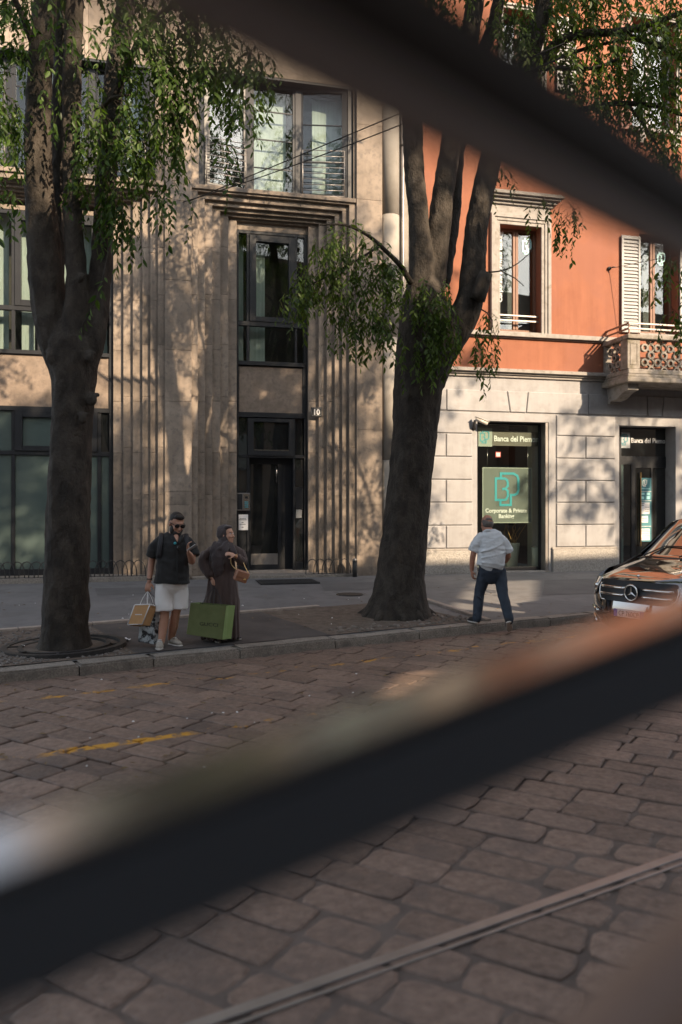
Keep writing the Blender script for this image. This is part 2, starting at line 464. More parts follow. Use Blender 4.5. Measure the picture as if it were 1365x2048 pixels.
def tube_geo(pts, rads, nseg=10, step=0.1, cap=True, wob=0.0, wscale=1.5, round_cap=False, side=None, flute=0.0):
    pts = [Vector(p) for p in pts]
    P, Rr = catmull(pts, rads, step)
    if round_cap:
        r0 = Rr[0][0] if isinstance(Rr[0], tuple) else Rr[0]
        def sc(r, k):
            return (r[0] * k, r[1] * k) if isinstance(r, tuple) else r * k
        d0 = (P[0] - P[1]).normalized()
        d1 = (P[-1] - P[-2]).normalized()
        m0 = min(Rr[0]) if isinstance(Rr[0], tuple) else Rr[0]
        m1 = min(Rr[-1]) if isinstance(Rr[-1], tuple) else Rr[-1]
        a0, b0 = P[0], Rr[0]
        a1, b1 = P[-1], Rr[-1]
        P = [a0 + d0 * m0 * 0.95, a0 + d0 * m0 * 0.7] + P + [a1 + d1 * m1 * 0.7, a1 + d1 * m1 * 0.95]
        Rr = [sc(b0, 0.3), sc(b0, 0.7)] + Rr + [sc(b1, 0.7), sc(b1, 0.3)]
    vs, fs = [], []
    ref = Vector(side) if side is not None else None
    prevx = None
    for i, p in enumerate(P):
        d = (P[min(i + 1, len(P) - 1)] - P[max(0, i - 1)])
        d = d.normalized() if d.length > 1e-9 else Vector((0, 0, 1))
        if ref is not None:
            x = (ref - d * ref.dot(d))
            x = x.normalized() if x.length > 1e-4 else (prevx or Vector((1, 0, 0)))
        else:
            base = prevx if prevx is not None else (Vector((1, 0, 0)) if abs(d.x) < 0.9 else Vector((0, 1, 0)))
            x = (base - d * base.dot(d)).normalized()
        prevx = x
        y = d.cross(x)
        r = Rr[i]
        rx, ry = r if isinstance(r, tuple) else (r, r)
        for j in range(nseg):
            a = 2 * math.pi * j / nseg
            q = p + x * (math.cos(a) * rx) + y * (math.sin(a) * ry)
            if flute:
                q = p + (q - p) * (1 + flute * (math.sin(5 * a + 2.5 * noise.noise(p * 0.6)) * 0.6 + math.sin(8 * a + 3 * noise.noise(p * 0.5 + Vector((7, 0, 0)))) * 0.4))
            if wob:
                n = noise.noise(q * wscale) + 0.5 * noise.noise(q * wscale * 2.7)
                q = p + (q - p) * (1 + wob * n)
            vs.append(q)
    m = len(P)
    for i in range(m - 1):
        for j in range(nseg):
            a, b = i * nseg + j, i * nseg + (j + 1) % nseg
            fs.append((a, b, b + nseg, a + nseg))
    if cap:
        fs.append(tuple(range(nseg - 1, -1, -1)))
        fs.append(tuple(range((m - 1) * nseg, m * nseg)))
    return vs, fs
def tube(name, parent, material, pts, rads, nseg=8, step=0.1, smooth=True, **k):
    if not isinstance(rads, list):
        rads = [rads] * len(pts)
    v, f = tube_geo(pts, rads, nseg, step, **k)
    return mesh(name, v, f, material, parent, smooth)
def strip(name, parent, material, pts, w, t, closed=False, origin=(0, 0, 0), d=0.0):
    """mitred stroke of width w in facade s,z at offset d, thickness t outward"""
    n = len(pts)
    P = [Vector((p[0], p[1])) for p in pts]
    L, R_ = [], []
    for i in range(n):
        a = P[i - 1] if (closed or i > 0) else None
        c = P[(i + 1) % n] if (closed or i < n - 1) else None
        d1 = (P[i] - a).normalized() if a is not None else None
        d2 = (c - P[i]).normalized() if c is not None else None
        if d1 is None: d1 = d2
        if d2 is None: d2 = d1
        n1, n2 = Vector((-d1.y, d1.x)), Vector((-d2.y, d2.x))
        mt = (n1 + n2)
        mt = mt.normalized() if mt.length > 1e-6 else n1
        k = (w / 2) / max(0.4, mt.dot(n1))
        L.append(P[i] + mt * k)
        R_.append(P[i] - mt * k)
    vs = []
    for dd in (d, d + t):
        for q in L: vs.append((q.x, -dd, q.y))
        for q in R_: vs.append((q.x, -dd, q.y))
    fs = []
    m = n if closed else n - 1
    for i in range(m):
        j = (i + 1) % n
        fs.append((2 * n + i, 2 * n + j, 3 * n + j, 3 * n + i))
        fs.append((i, j, 2 * n + j, 2 * n + i))
        fs.append((n + j, n + i, 3 * n + i, 3 * n + j))
    return mesh(name, vs, fs, material, parent)
def text(name, parent, material, s, size, loc, rot, align='LEFT', extr=0.002, sx=1.0, bold=0.0):
    cu = bpy.data.curves.new(name, 'FONT')
    cu.body = s
    cu.size = size
    cu.align_x = align
    cu.extrude = extr
    cu.offset = bold
    cu.resolution_u = 3
    t = bpy.data.objects.new(name, cu)
    COL.objects.link(t)
    dg = bpy.context.evaluated_depsgraph_get()
    me = bpy.data.meshes.new_from_object(t.evaluated_get(dg))
    bpy.data.objects.remove(t, do_unlink=True)
    bpy.data.curves.remove(cu)
    me.materials.clear()
    o = link(name, me, material, parent)
    o.location = loc
    o.rotation_euler = rot
    o.scale = (sx, 1, 1)
    return o
def blob(name, parent, material, geos, voxel=0.012, smooth=3, origin=None, folds=None):
    """closed pieces fused into one continuous surface"""
    vs, fs = [], []
    for v, f in geos:
        k = len(vs)
        vs += [tuple(q) for q in v]
        fs += [tuple(i + k for i in g) for g in f]
    me = bpy.data.meshes.new(name)
    me.from_pydata(vs, [], fs)
    me.update()
    bm = bmesh.new()
    bm.from_mesh(me)
    bmesh.ops.recalc_face_normals(bm, faces=bm.faces)
    bm.to_mesh(me)
    bm.free()
    o = bpy.data.objects.new('tmp', me)
    COL.objects.link(o)
    r = o.modifiers.new('r', 'REMESH')
    r.mode = 'VOXEL'
    r.voxel_size = voxel
    if smooth:
        s = o.modifiers.new('s', 'SMOOTH')
        s.factor = 0.5
        s.iterations = smooth
    dg = bpy.context.evaluated_depsgraph_get()
    out = bpy.data.meshes.new_from_object(o.evaluated_get(dg))
    bpy.data.objects.remove(o, do_unlink=True)
    out.name = name
    out.materials.clear()
    out.polygons.foreach_set('use_smooth', [True] * len(out.polygons))
    if folds:                                           # cloth folds: amplitude, noise scale per axis
        amp, sc = folds[0], Vector(folds[1])
        nrm = [v.normal.copy() for v in out.vertices]
        for v, n in zip(out.vertices, nrm):
            q = Vector((v.co.x * sc.x, v.co.y * sc.y, v.co.z * sc.z))
            k = noise.noise(q)
            k2 = noise.noise(q * 2.1 + Vector((5, 1, 3)))
            v.co += n * (amp * ((1 - abs(k) * 2) * 0.6 + k2 * 0.5 - 0.2))
        out.update()
    if origin is not None:
        out.transform(Matrix.Translation(-Vector(origin)))
    return link(name, out, material, parent)
def ell(c, r, rot=None, n=12):
    """closed ellipsoid"""
    vs, fs = [], []
    m = n // 2 + 2
    c = Vector(c)
    for i in range(m + 1):
        th = math.pi * (i + 0.0) / m
        th = min(max(th, 0.08), math.pi - 0.08)
        for j in range(n):
            a = 2 * math.pi * j / n
            p = Vector((math.sin(th) * math.cos(a) * r[0], math.sin(th) * math.sin(a) * r[1], math.cos(th) * r[2]))
            if rot is not None:
                p = rot @ p
            vs.append(c + p)
    for i in range(m):
        for j in range(n):
            a, b = i * n + j, i * n + (j + 1) % n
            fs.append((a, a + n, b + n, b))
    fs.append(tuple(range(n)))
    fs.append(tuple(range((m + 1) * n - 1, m * n - 1, -1)))
    return vs, fs
RX90 = (math.radians(90), 0, 0)
# ------------------------------------------------------------------ ground, road, kerb, pavement
rnd = random.Random(7)
structure(mesh('ground', [(-600, -600, -0.42), (600, -600, -0.42), (600, 600, -0.42), (-600, 600, -0.42)], [(0, 1, 2, 3)], 'asphalt_dark'))

RAIL_A, RAIL_B = ground(415, 2048, ROADZ), ground(1365, 1725, ROADZ)
RAIL_M = (rm(RAIL_A)[1] + rm(RAIL_B)[1]) / 2                      # distance of the rail from the kerb edge

def road_mat():
    """dark porphyry setts with the worn yellow kerbside lines"""
    m = mat('brown_stone_setts', (0.165, 0.114, 0.088), (0.27, 0.192, 0.150), scale=16, rough=0.62, bump=0.012, bscale=30, objvar=0.24, c3=(0.16, 0.118, 0.098), s3=2.5, rvar=0.16, stain=((0.12, 0.092, 0.08), 1.1, 0.6))
    nt = m.node_tree
    L = nt.links.new
    b = nt.nodes['Principled BSDF']
    old = b.inputs['Base Color'].links[0].from_socket
    geo = nt.nodes.new('ShaderNodeNewGeometry')
    dot = nt.nodes.new('ShaderNodeVectorMath')
    dot.operation = 'DOT_PRODUCT'
    L(geo.outputs['Position'], dot.inputs[0])
    dot.inputs[1].default_value = MD
    mm = nt.nodes.new('ShaderNodeMath')
    mm.operation = 'SUBTRACT'
    L(dot.outputs['Value'], mm.inputs[0])
    mm.inputs[1].default_value = K0.dot(MD)
    wob = nt.nodes.new('ShaderNodeTexNoise')
    wob.inputs['Scale'].default_value = 2.2
    wob.inputs['Detail'].default_value = 3
    L(geo.outputs['Position'], wob.inputs['Vector'])
    def line(centre, half, amp):
        s = nt.nodes.new('ShaderNodeMath'); s.operation = 'MULTIPLY_ADD'
        L(wob.outputs['Fac'], s.inputs[0]); s.inputs[1].default_value = amp; s.inputs[2].default_value = -centre - amp / 2
        a = nt.nodes.new('ShaderNodeMath'); a.operation = 'ADD'
        L(mm.outputs[0], a.inputs[0]); L(s.outputs[0], a.inputs[1])
        ab = nt.nodes.new('ShaderNodeMath'); ab.operation = 'ABSOLUTE'
        L(a.outputs[0], ab.inputs[0])
        c = nt.nodes.new('ShaderNodeMath'); c.operation = 'LESS_THAN'
        L(ab.outputs[0], c.inputs[0]); c.inputs[1].default_value = half
        return c.outputs[0]
    l1, l2 = line(-2.95, 0.062, 0.10), line(-0.95, 0.05, 0.5)
    def patch(sc, lo, hi, seed):
        n = nt.nodes.new('ShaderNodeTexNoise')
        n.noise_dimensions = '4D'
        n.inputs['Scale'].default_value = sc; n.inputs['Detail'].default_value = 7; n.inputs['Roughness'].default_value = 0.65
        n.inputs['W'].default_value = seed
        L(geo.outputs['Position'], n.inputs['Vector'])
        r = nt.nodes.new('ShaderNodeMapRange')
        r.inputs[1].default_value = lo; r.inputs[2].default_value = hi
        L(n.outputs['Fac'], r.inputs[0])
        return r.outputs[0]
    def mul(a, c):
        x = nt.nodes.new('ShaderNodeMath'); x.operation = 'MULTIPLY'
        L(a, x.inputs[0]); L(c, x.inputs[1])
        return x.outputs[0]
    # the paint of the long line survives mainly on one stretch
    dr = nt.nodes.new('ShaderNodeVectorMath'); dr.operation = 'DOT_PRODUCT'
    L(geo.outputs['Position'], dr.inputs[0]); dr.inputs[1].default_value = RD
    seg = nt.nodes.new('ShaderNodeMath'); seg.operation = 'SUBTRACT'
    L(dr.outputs['Value'], seg.inputs[0])
    c0 = (rm(ground(250, 1490, ROADZ))[0] + K0.dot(RD))
    seg.inputs[1].default_value = c0
    sab = nt.nodes.new('ShaderNodeMath'); sab.operation = 'ABSOLUTE'
    L(seg.outputs[0], sab.inputs[0])
    keep = nt.nodes.new('ShaderNodeMapRange')
    keep.inputs[1].default_value = 0.55; keep.inputs[2].default_value = 0.68; keep.inputs[3].default_value = 1.0; keep.inputs[4].default_value = 0.0
    L(sab.outputs[0], keep.inputs[0])
    full = mul(mul(l1, patch(9, 0.43, 0.50, 1.0)), keep.outputs[0])
    faint = mul(l1, patch(7, 0.55, 0.66, 5.0))
    far = mul(l2, patch(5, 0.50, 0.62, 9.0))
    def mx(a, c):
        x = nt.nodes.new('ShaderNodeMath'); x.operation = 'MAXIMUM'
        L(a, x.inputs[0]); L(c, x.inputs[1])
        return x.outputs[0]
    f = mx(full, mx(faint, far))
    mixn = nt.nodes.new('ShaderNodeMix'); mixn.data_type = 'RGBA'
    L(f, mixn.inputs[0]); L(old, mixn.inputs[6])
    mixn.inputs[7].default_value = (0.62, 0.31, 0.03, 1)
    L(mixn.outputs[2], b.inputs['Base Color'])
    return m
M['setts'] = road_mat()
M['road_bed'] = mat('joint_bitumen', (0.115, 0.090, 0.076), (0.18, 0.142, 0.12), scale=5, rough=0.85, bump=0.006, bscale=50)

# bed: the joints are deep by the kerb and nearly flush with the stones around the rail
gv, gf = [], []
NR, NM = 60, 40
for i in range(NR + 1):
    for j in range(NM + 1):
        r, m_ = -16 + 48 * i / NR, 0.1 - 16 * j / NM
        near = max(0.0, 1 - abs(m_ - RAIL_M) / 2.0)
        gv.append(W(r, m_, ROADZ - 0.032 + 0.0285 * near))
for i in range(NR):
    for j in range(NM):
        a = i * (NM + 1) + j
        gf.append((a, a + 1, a + NM + 2, a + NM + 1))
road = structure(mesh('road', gv, gf, 'road_bed', None, True))

AX = math.radians(59)
Aa, Bb = Vector((math.cos(AX), math.sin(AX), 0)), Vector((math.cos(AX + math.pi / 2), math.sin(AX + math.pi / 2), 0))
cands = []
row = -4.0
while row < 22.0:
    h = rnd.uniform(0.24, 0.30)
    pos = -18.0 + rnd.uniform(0, 0.5)
    while pos < 18:
        l = rnd.uniform(0.34, 0.55)
        c = Aa * (row + h / 2) + Bb * (pos + l / 2)
        r_, m_ = rm(c)
        if -12.0 < m_ < 0.12 and -14 < r_ < 26 and c.y > 1.2:
            u, v = CX + c.x / c.y * FPX, HY + (CAMZ - ROADZ) / c.y * FPX
            if -500 < u < 1900 and v < 2900:
                area = l * h * FPX * FPX * (CAMZ) / c.y ** 3
                vis = 0 < u < 1365 and 1230 < v < 2048
                # stones behind the two bars count for less
                cands.append((area if vis else area * 1e-3, c.copy(), h, l, m_))
        pos += l
    row += h
cands.sort(key=lambda t: -t[0])
def sett_geo(c, h, l, m_, rr):
    e = 0.75 * max(0.0, 1 - abs(m_ - RAIL_M) / 1.3)                          # wear near the rail
    gap = 0.006 + 0.011 * e
    n = 10
    hx, hy = h / 2 - gap * .8 * rr.uniform(0.6, 1.3), l / 2 - gap * rr.uniform(0.6, 1.3)
    angs = [(1, 0.0), (1, 0.93), (0.95, 1), (0.0, 1), (-0.96, 1), (-1, 0.95), (-1, -0.1), (-0.985, -0.98), (-0.1, -1), (0.98, -0.985)]
    jit = 0.010 + 0.028 * e
    pts = []
    if e > 0.12:
        n = 16
        ph = rr.uniform(0, 50)
        ring_ = [(1, -1), (1, -.5), (1, 0), (1, .5), (1, 1), (.5, 1), (0, 1), (-.5, 1), (-1, 1), (-1, .5), (-1, 0), (-1, -.5), (-1, -1), (-.5, -1), (0, -1), (.5, -1)]
        for (a, b) in ring_:
            cor = abs(a) > .9 and abs(b) > .9
            k = 1 + 0.15 * e * noise.noise(Vector((a * 1.3, b * 1.3, ph))) + 0.10 * e * noise.noise(Vector((a * 3.1, b * 3.1, ph))) - (.05 + .12 * e * rr.random() if cor else 0)
            pts.append((a * hx * k, b * hy * k))
    else:
        for (a, b) in angs:
            k = 1 - (0.02 + 0.10 * e) * (1 if abs(a) > 0.7 and abs(b) > 0.7 else 0.0) * rr.uniform(0.3, 1.6)
            pts.append((a * hx * k + rr.uniform(-jit, jit), b * hy * k + rr.uniform(-jit, jit)))
    top = ROADZ + rr.uniform(-0.005, 0.005)
    tx, ty = rr.uniform(-0.018, 0.018), rr.uniform(-0.012, 0.012)
    vs, fs = [], []
    for lvl in range(3):
        for (a, b) in pts:
            k = (1.0, 1.0, 0.93)[lvl]
            z = (-0.09, -0.007, 0.0)[lvl]
            p = Aa * (a * k) + Bb * (b * k)
            zz = z + (tx * a + ty * b if lvl else 0)
            vs.append((p.x, p.y, top - ROADZ + zz))
    vs.append((0, 0, top - ROADZ + 0.002))
    for lvl in range(2):
        for i in range(n):
            j = (i + 1) % n
            fs.append((lvl * n + i, lvl * n + j, (lvl + 1) * n + j, (lvl + 1) * n + i))
    for i in range(n):
        fs.append((2 * n + i, 2 * n + (i + 1) % n, 3 * n))
    return vs, fs
rest_v, rest_f = [], []
for i, (ar, c, h, l, m_) in enumerate(cands):
    vs, fs = sett_geo(c, h, l, m_, rnd)
    if i < 300:
        o = mesh('paving_stone', vs, fs, 'setts', road)
        o.location = (c.x, c.y, ROADZ)
    else:
        k = len(rest_v)
        rest_v += [(v[0] + c.x, v[1] + c.y, v[2] + ROADZ) for v in vs]
        rest_f += [tuple(q + k for q in f) for f in fs]
stuff(mesh('paving_stones', rest_v, rest_f, 'setts', road))

# grooved tram rail
rail = empty('tram_rail', W(-8, RAIL_M, ROADZ), TH)
tag(rail, 'polished grooved steel tram rail running across the worn setts', 'rail')
def rbox(nm, mt, m0, m1, z0, z1):
    return box(nm, rail, mt, 0, 30, m0, m1, z0, z1, 0.003)
rbox('rail_head', 'rail', 0.0, 0.058, -0.06, 0.012)
rbox('rail_groove', 'rail_groove', -0.034, 0.0, -0.06, -0.006)
rbox('rail_lip', 'rail', -0.052, -0.034, -0.06, 0.011)

# kerb of granite blocks
kerb = structure(empty('kerb', W(0, 0, 0), TH))
jr = [rm(ground(u, v, 0.0))[0] for u, v in ((166, 1333), (311, 1315), (476, 1295), (679, 1280), (837, 1261), (1103, 1236), (1187, 1227))]
jr = sorted(jr)
a = jr[0]
while a > -14:
    a -= rnd.uniform(1.1, 1.5); jr.insert(0, a)
a = jr[-1]
while a < 18:
    a += rnd.uniform(1.2, 1.9); jr.append(a)
for i in range(len(jr) - 1):
    r0, r1 = jr[i] + 0.008, jr[i + 1] - 0.008
    bm = bmesh.new()
    bm_box(bm, r0, r1, rnd.uniform(-0.006, 0.006), 0.31, -0.40, rnd.uniform(-0.008, 0.004))
    bmesh.ops.subdivide_edges(bm, edges=[e for e in bm.edges if abs(e.verts[0].co.x - e.verts[1].co.x) > 0.3], cuts=7)
    for v in bm.verts:
        v.co.z += 0.012 * noise.noise(Vector((v.co.x * 1.3, v.co.y * 3, i))) if v.co.z > -0.1 else 0
        v.co.y += 0.018 * noise.noise(Vector((v.co.x * 1.7, 9, i))) if v.co.y < 0.1 else 0
    bmesh.ops.bevel(bm, geom=[e for e in bm.edges if e.verts[0].co.z > -0.05 and e.verts[1].co.z > -0.05 and e.calc_face_angle(0) > 0.5], offset=0.024, segments=2, affect='EDGES')
    from_bm('kerb_stone', bm, 'granite', kerb, False)

# pavement sheet, rising slightly to the fronts
pv, pf = [], []
NX, NT = 60, 14
for i in range(NX + 1):
    x = -14 + 31 * i / NX
    yk = 11.24 + 0.6 * x + 0.30
    yf = 19.3 + 0.24 * x + 0.7
    for j in range(NT + 1):
        y = yk + (yf - yk) * j / NT
        pv.append((x, y, gz(x, y) - 0.012 + 0.006 * noise.noise(Vector((x * 0.6, y * 0.6, 0)))))
for i in range(NX):
    for j in range(NT):
        a = i * (NT + 1) + j
        pf.append((a, a + NT + 1, a + NT + 2, a + 1))
pavement = structure(mesh('pavement', pv, pf, 'asphalt', None, True))

EDGE_M = 2.72
def ground_sheet(name, rs, m0, m1, material, lift, n=14):
    vs, fs = [], []
    for i in range(n + 1):
        r = rs[0] + (rs[1] - rs[0]) * i / n
        for j in range(7):
            m_ = m0 + (m1 - m0) * j / 6
            p = W(r, m_)
            vs.append((p.x, p.y, gz(p.x, p.y) + lift + 0.005 * noise.noise(p * 1.1)))
    for i in range(n):
        for j in range(6):
            a = i * 7 + j
            fs.append((a, a + 7, a + 8, a + 1))
    return mesh(name, vs, fs, material, None, True)
def rr_(u, v):
    return rm(ground(u, v))
r_left1 = rr_(262, 1300)[0]
r_pit0 = rr_(640, 1262)[0]
r_pit1 = rr_(952, 1242)[0]
structure(ground_sheet('planted_strip', (-13, r_left1), 0.30, EDGE_M, 'earth', -0.002, 20))
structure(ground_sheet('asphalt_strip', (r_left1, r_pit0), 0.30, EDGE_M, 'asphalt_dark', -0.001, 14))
structure(ground_sheet('tree_pit', (r_pit0, r_pit1), 0.30, EDGE_M, 'earth', -0.002, 12))
edging = structure(empty('edging', W(0, 0, 0), TH))
def edge_stone(p0, p1, w=0.11, h=0.035):
    """low stone strip between two street points (r, m)"""
    a, b = Vector((p0[0], p0[1], 0)), Vector((p1[0], p1[1], 0))
    d = (b - a).normalized(); n = Vector((-d.y, d.x, 0)) * w / 2
    pts = [a - n, b - n, b + n, a + n]
    zs = [gz(*W(q.x, q.y).xy) for q in pts]
    vs = [(q.x, q.y, z - 0.1) for q, z in zip(pts, zs)] + [(q.x, q.y, z + h) for q, z in zip(pts, zs)]
    bm = bmesh.new()
    vv = [bm.verts.new(q) for q in vs]
    for f in ((0, 3, 2, 1), (4, 5, 6, 7), (0, 1, 5, 4), (1, 2, 6, 5), (2, 3, 7, 6), (3, 0, 4, 7)):
        bm.faces.new([vv[i] for i in f])
    bmesh.ops.bevel(bm, geom=bm.edges[:], offset=0.008, segments=1, affect='EDGES')
    from_bm('edging_stone', bm, 'edging', edging)
rq = -13.0
while rq < r_pit1 - 1.6:
    l = rnd.uniform(0.9, 1.3)
    edge_stone((rq, EDGE_M), (min(rq + l - 0.012, r_pit1 - 1.55), EDGE_M))
    rq += l
pr = rm(ground(852, 1200)); pq = rm(ground(978, 1242))
for k in range(3):
    t0, t1 = k / 3, (k + 0.985) / 3
    edge_stone((pr[0] + (pq[0] - pr[0]) * t0, pr[1] + (pq[1] - pr[1]) * t0 + 0.0), (pr[0] + (pq[0] - pr[0]) * t1, pr[1] + (pq[1] - pr[1]) * t1))

# repair patches in the asphalt
def patch_quad(px, lift, material):
    vs = []
    q = [ground(u, v) for u, v in px]
    n = 8
    for i in range(n + 1):
        for j in range(n + 1):
            a, b = i / n, j / n
            pt = (q[0] * (1 - a) + q[1] * a) * (1 - b) + (q[3] * (1 - a) + q[2] * a) * b
            vs.append((pt.x, pt.y, gz(pt.x, pt.y) - .012 + .006 * noise.noise(Vector((pt.x * .6, pt.y * .6, 0))) + lift))
    fs = [(i * (n + 1) + j, (i + 1) * (n + 1) + j, (i + 1) * (n + 1) + j + 1, i * (n + 1) + j + 1) for i in range(n) for j in range(n)]
    structure(mesh('asphalt_patch', vs, fs, material))
M['asphalt_mid'] = mat('newer_asphalt', (0.115, 0.114, 0.118), (0.15, 0.148, 0.15), scale=1.5, rough=0.8, bump=0.004, bscale=120)
patch_quad([(190, 1176), (455, 1171), (470, 1184), (195, 1190)], .005, 'asphalt_mid')
patch_quad([(640, 1166), (760, 1163), (770, 1177), (650, 1180)], .005, 'asphalt_mid')
patch_quad([(1090, 1160), (1190, 1157), (1195, 1186), (1085, 1190)], .005, 'asphalt_mid')
# pebbles set in the planted strip and loose in the tree pit
def pebbles(name, spots, material, parent=None):
    ico = [(0, 0, 1), (0.9, 0, 0.3), (0.28, 0.86, 0.3), (-0.73, 0.53, 0.3), (-0.73, -0.53, 0.3), (0.28, -0.86, 0.3), (0.73, 0.53, -0.5), (-0.28, 0.86, -0.5), (-0.9, 0, -0.5), (-0.28, -0.86, -0.5), (0.73, -0.53, -0.5)]
    fc = [(0, 1, 2), (0, 2, 3), (0, 3, 4), (0, 4, 5), (0, 5, 1), (1, 6, 2), (2, 6, 7), (2, 7, 3), (3, 7, 8), (3, 8, 4), (4, 8, 9), (4, 9, 5), (5, 9, 10), (5, 10, 1), (1, 10, 6)]
    vs, fs = [], []
    for p, s in spots:
        a = rnd.uniform(0, 6.28); ca, sa = math.cos(a), math.sin(a)
        sx, sy, sz = s * rnd.uniform(0.8, 1.4), s * rnd.uniform(0.6, 1.0), s * rnd.uniform(0.45, 0.8)
        k = len(vs)
        for q in ico:
            x, y = q[0] * sx, q[1] * sy
            vs.append((p.x + x * ca - y * sa, p.y + x * sa + y * ca, p.z + q[2] * sz))
        fs += [tuple(i + k for i in f) for f in fc]
    return stuff(mesh(name, vs, fs, material, parent, True))
TREE1 = ground(130, 1292); TREE2 = ground(797, 1230)
sp = []
for i in range(5200):
    r, m_ = rnd.uniform(-9.5, r_left1 - 0.02), rnd.uniform(0.33, EDGE_M - 0.1)
    p = W(r, m_); p.z = gz(p.x, p.y) + 0.002
    if (p.xy - TREE1.xy).length > 0.78 and (m_ < 1.25 or rnd.random() < 0.45):
        sp.append((p, rnd.uniform(0.014, 0.03)))
tag(pebbles('pebble_paving', sp, 'pebble'), 'dark round pebbles set in the planted strip', 'pebbles')
sp = []
for i in range(420):
    r, m_ = rnd.uniform(r_pit0 + 0.1, r_pit1 + 0.3), rnd.uniform(0.34, EDGE_M - 0.1)
    p = W(r, m_); p.z = gz(p.x, p.y) + 0.005
    right = r > rm(TREE2)[0] + 0.2
    if (p.xy - TREE2.xy).length > 0.5 and (m_ < 0.75 or right) and not (right and m_ > 0.3 + (r_pit1 + 0.45 - r) * 1.35):
        sp.append((p, rnd.uniform(0.018, 0.05)))
tag(pebbles('loose_stones', sp, 'pebble_pale'), 'loose pale stones in the bare tree pit', 'stones')

# cast-iron ring round the left tree
grate = empty('tree_grate', TREE1)
tag(grate, 'round cast iron tree grate around the left trunk', 'tree grate')
for r0, r1, hh in ((0.70, 0.78, 0.030), (0.52, 0.58, 0.022)):
    vs, fs = [], []
    n = 56
    for i in range(n):
        a = 2 * math.pi * i / n
        for (q, z) in ((r0, -0.03), (r0, hh), (r1, hh), (r1, -0.03)):
            vs.append((math.cos(a) * q, math.sin(a) * q, z + 0.014 * math.sin(a + 1)))
    for i in range(n):
        j = (i + 1) % n
        for k in range(4):
            fs.append((i * 4 + k, j * 4 + k, j * 4 + (k + 1) % 4, i * 4 + (k + 1) % 4))
    mesh('ring', vs, fs, 'metal_dark', grate)
for i in range(8):
    a = 2 * math.pi * i / 8 + 0.2
    o = box('spoke', grate, 'metal_dark', 0.575, 0.705, -0.012, 0.012, -0.02, 0.018)
    o.rotation_euler = (0, 0, a)

# litter, manhole, doormat
def scrap(u, v, size, label, material='paper_white'):
    p = ground(u, v)
    vs = []
    for i in range(4):
        for j in range(3):
            vs.append((size * (i / 3 - 0.5) + rnd.uniform(-.1, .1) * size, size * 0.6 * (j / 2 - 0.5), 0.008 + rnd.uniform(0, 0.03)))
    fs = [(i * 3 + j, i * 3 + 3 + j, i * 3 + 4 + j, i * 3 + 1 + j) for i in range(3) for j in range(2)]
    o = mesh('paper_scrap', vs, fs, material)
    o.location = p; o.rotation_euler = (0, 0, rnd.uniform(0, 3))
    tag(o, label, 'litter')
scrap(253, 1281, 0.13, 'crumpled white paper scrap on the pebbles left of the shopping bags')
scrap(47, 1294, 0.05, 'small white scrap lying at the foot of the left trunk')
lit = []
for i in range(46):
    p = ground(rnd.uniform(0, 900), rnd.uniform(1190, 1260)) if i < 26 else ground(rnd.uniform(20, 900), rnd.uniform(1340, 1560), ROADZ)
    lit.append((p + Vector((0, 0, 0.004)), rnd.uniform(0.007, 0.016)))
tag(pebbles('litter_specks', lit, 'paper_white'), 'tiny pale specks of litter on pavement and setts', 'litter')
lv, lf_ = [], []
for i in range(150):
    q = ground(rnd.uniform(0, 1150), rnd.uniform(1175, 1262)) if i < 70 else ground(rnd.uniform(0, 1000), rnd.uniform(1300, 1560), ROADZ)
    a = rnd.uniform(0, 6.28); L_ = rnd.uniform(.05, .09); d = Vector((math.cos(a), math.sin(a), 0)) * L_; n = Vector((-math.sin(a), math.cos(a), 0)) * L_ * .2
    k = len(lv)
    lv += [q - d * .5 + Vector((0, 0, .012)), q + n + Vector((0, 0, .022)), q + d * .5 + Vector((0, 0, .014)), q - n + Vector((0, 0, .018))]
    lf_.append((k, k + 1, k + 2, k + 3))
M['dry_leaf'] = mat('dry_leaf', (0.16, 0.10, 0.04), (0.24, 0.17, 0.07), scale=3, rough=0.7)
tag(stuff(mesh('fallen_leaves', lv, lf_, 'dry_leaf')), 'dry fallen leaves scattered over pavement and setts', 'leaves')
mp = ground(700, 1188)
mh = empty('manhole_cover', mp + Vector((0, 0, 0)))
tag(mh, 'small round iron cover flush with the grey pavement', 'manhole cover')
for nm, r0, r1, zz in (('rim', 0.24, 0.27, 0.002), ('lid', 0.0, 0.235, 0.0)):
    vs, fs = [], []
    for i in range(32):
        a = 2 * math.pi * i / 32
        for q, z in ((r0, -0.03), (r0, zz), (r1, zz), (r1, -0.03)):
            vs.append((math.cos(a) * q, math.sin(a) * q, z))
    for i in range(32):
        j = (i + 1) % 32
        for k in range(4):
            fs.append((i * 4 + k, j * 4 + k, j * 4 + (k + 1) % 4, i * 4 + (k + 1) % 4))
    mesh(nm, vs, fs, 'metal_dark', mh)
dm = empty('doormat', ground(575, 1163), FA)
tag(dm, 'black rubber doormat in front of the entrance marked 10', 'doormat')
box('mat_border', dm, 'mat_rubber', -0.66, 0.66, -0.45, 0.45, -0.02, 0.010, 0.004)
for i in range(12):
    box('mat_rib', dm, 'mat_rubber', -0.6, 0.6, -0.40 + i * 0.07, -0.365 + i * 0.07, 0.0, 0.017, 0.003)

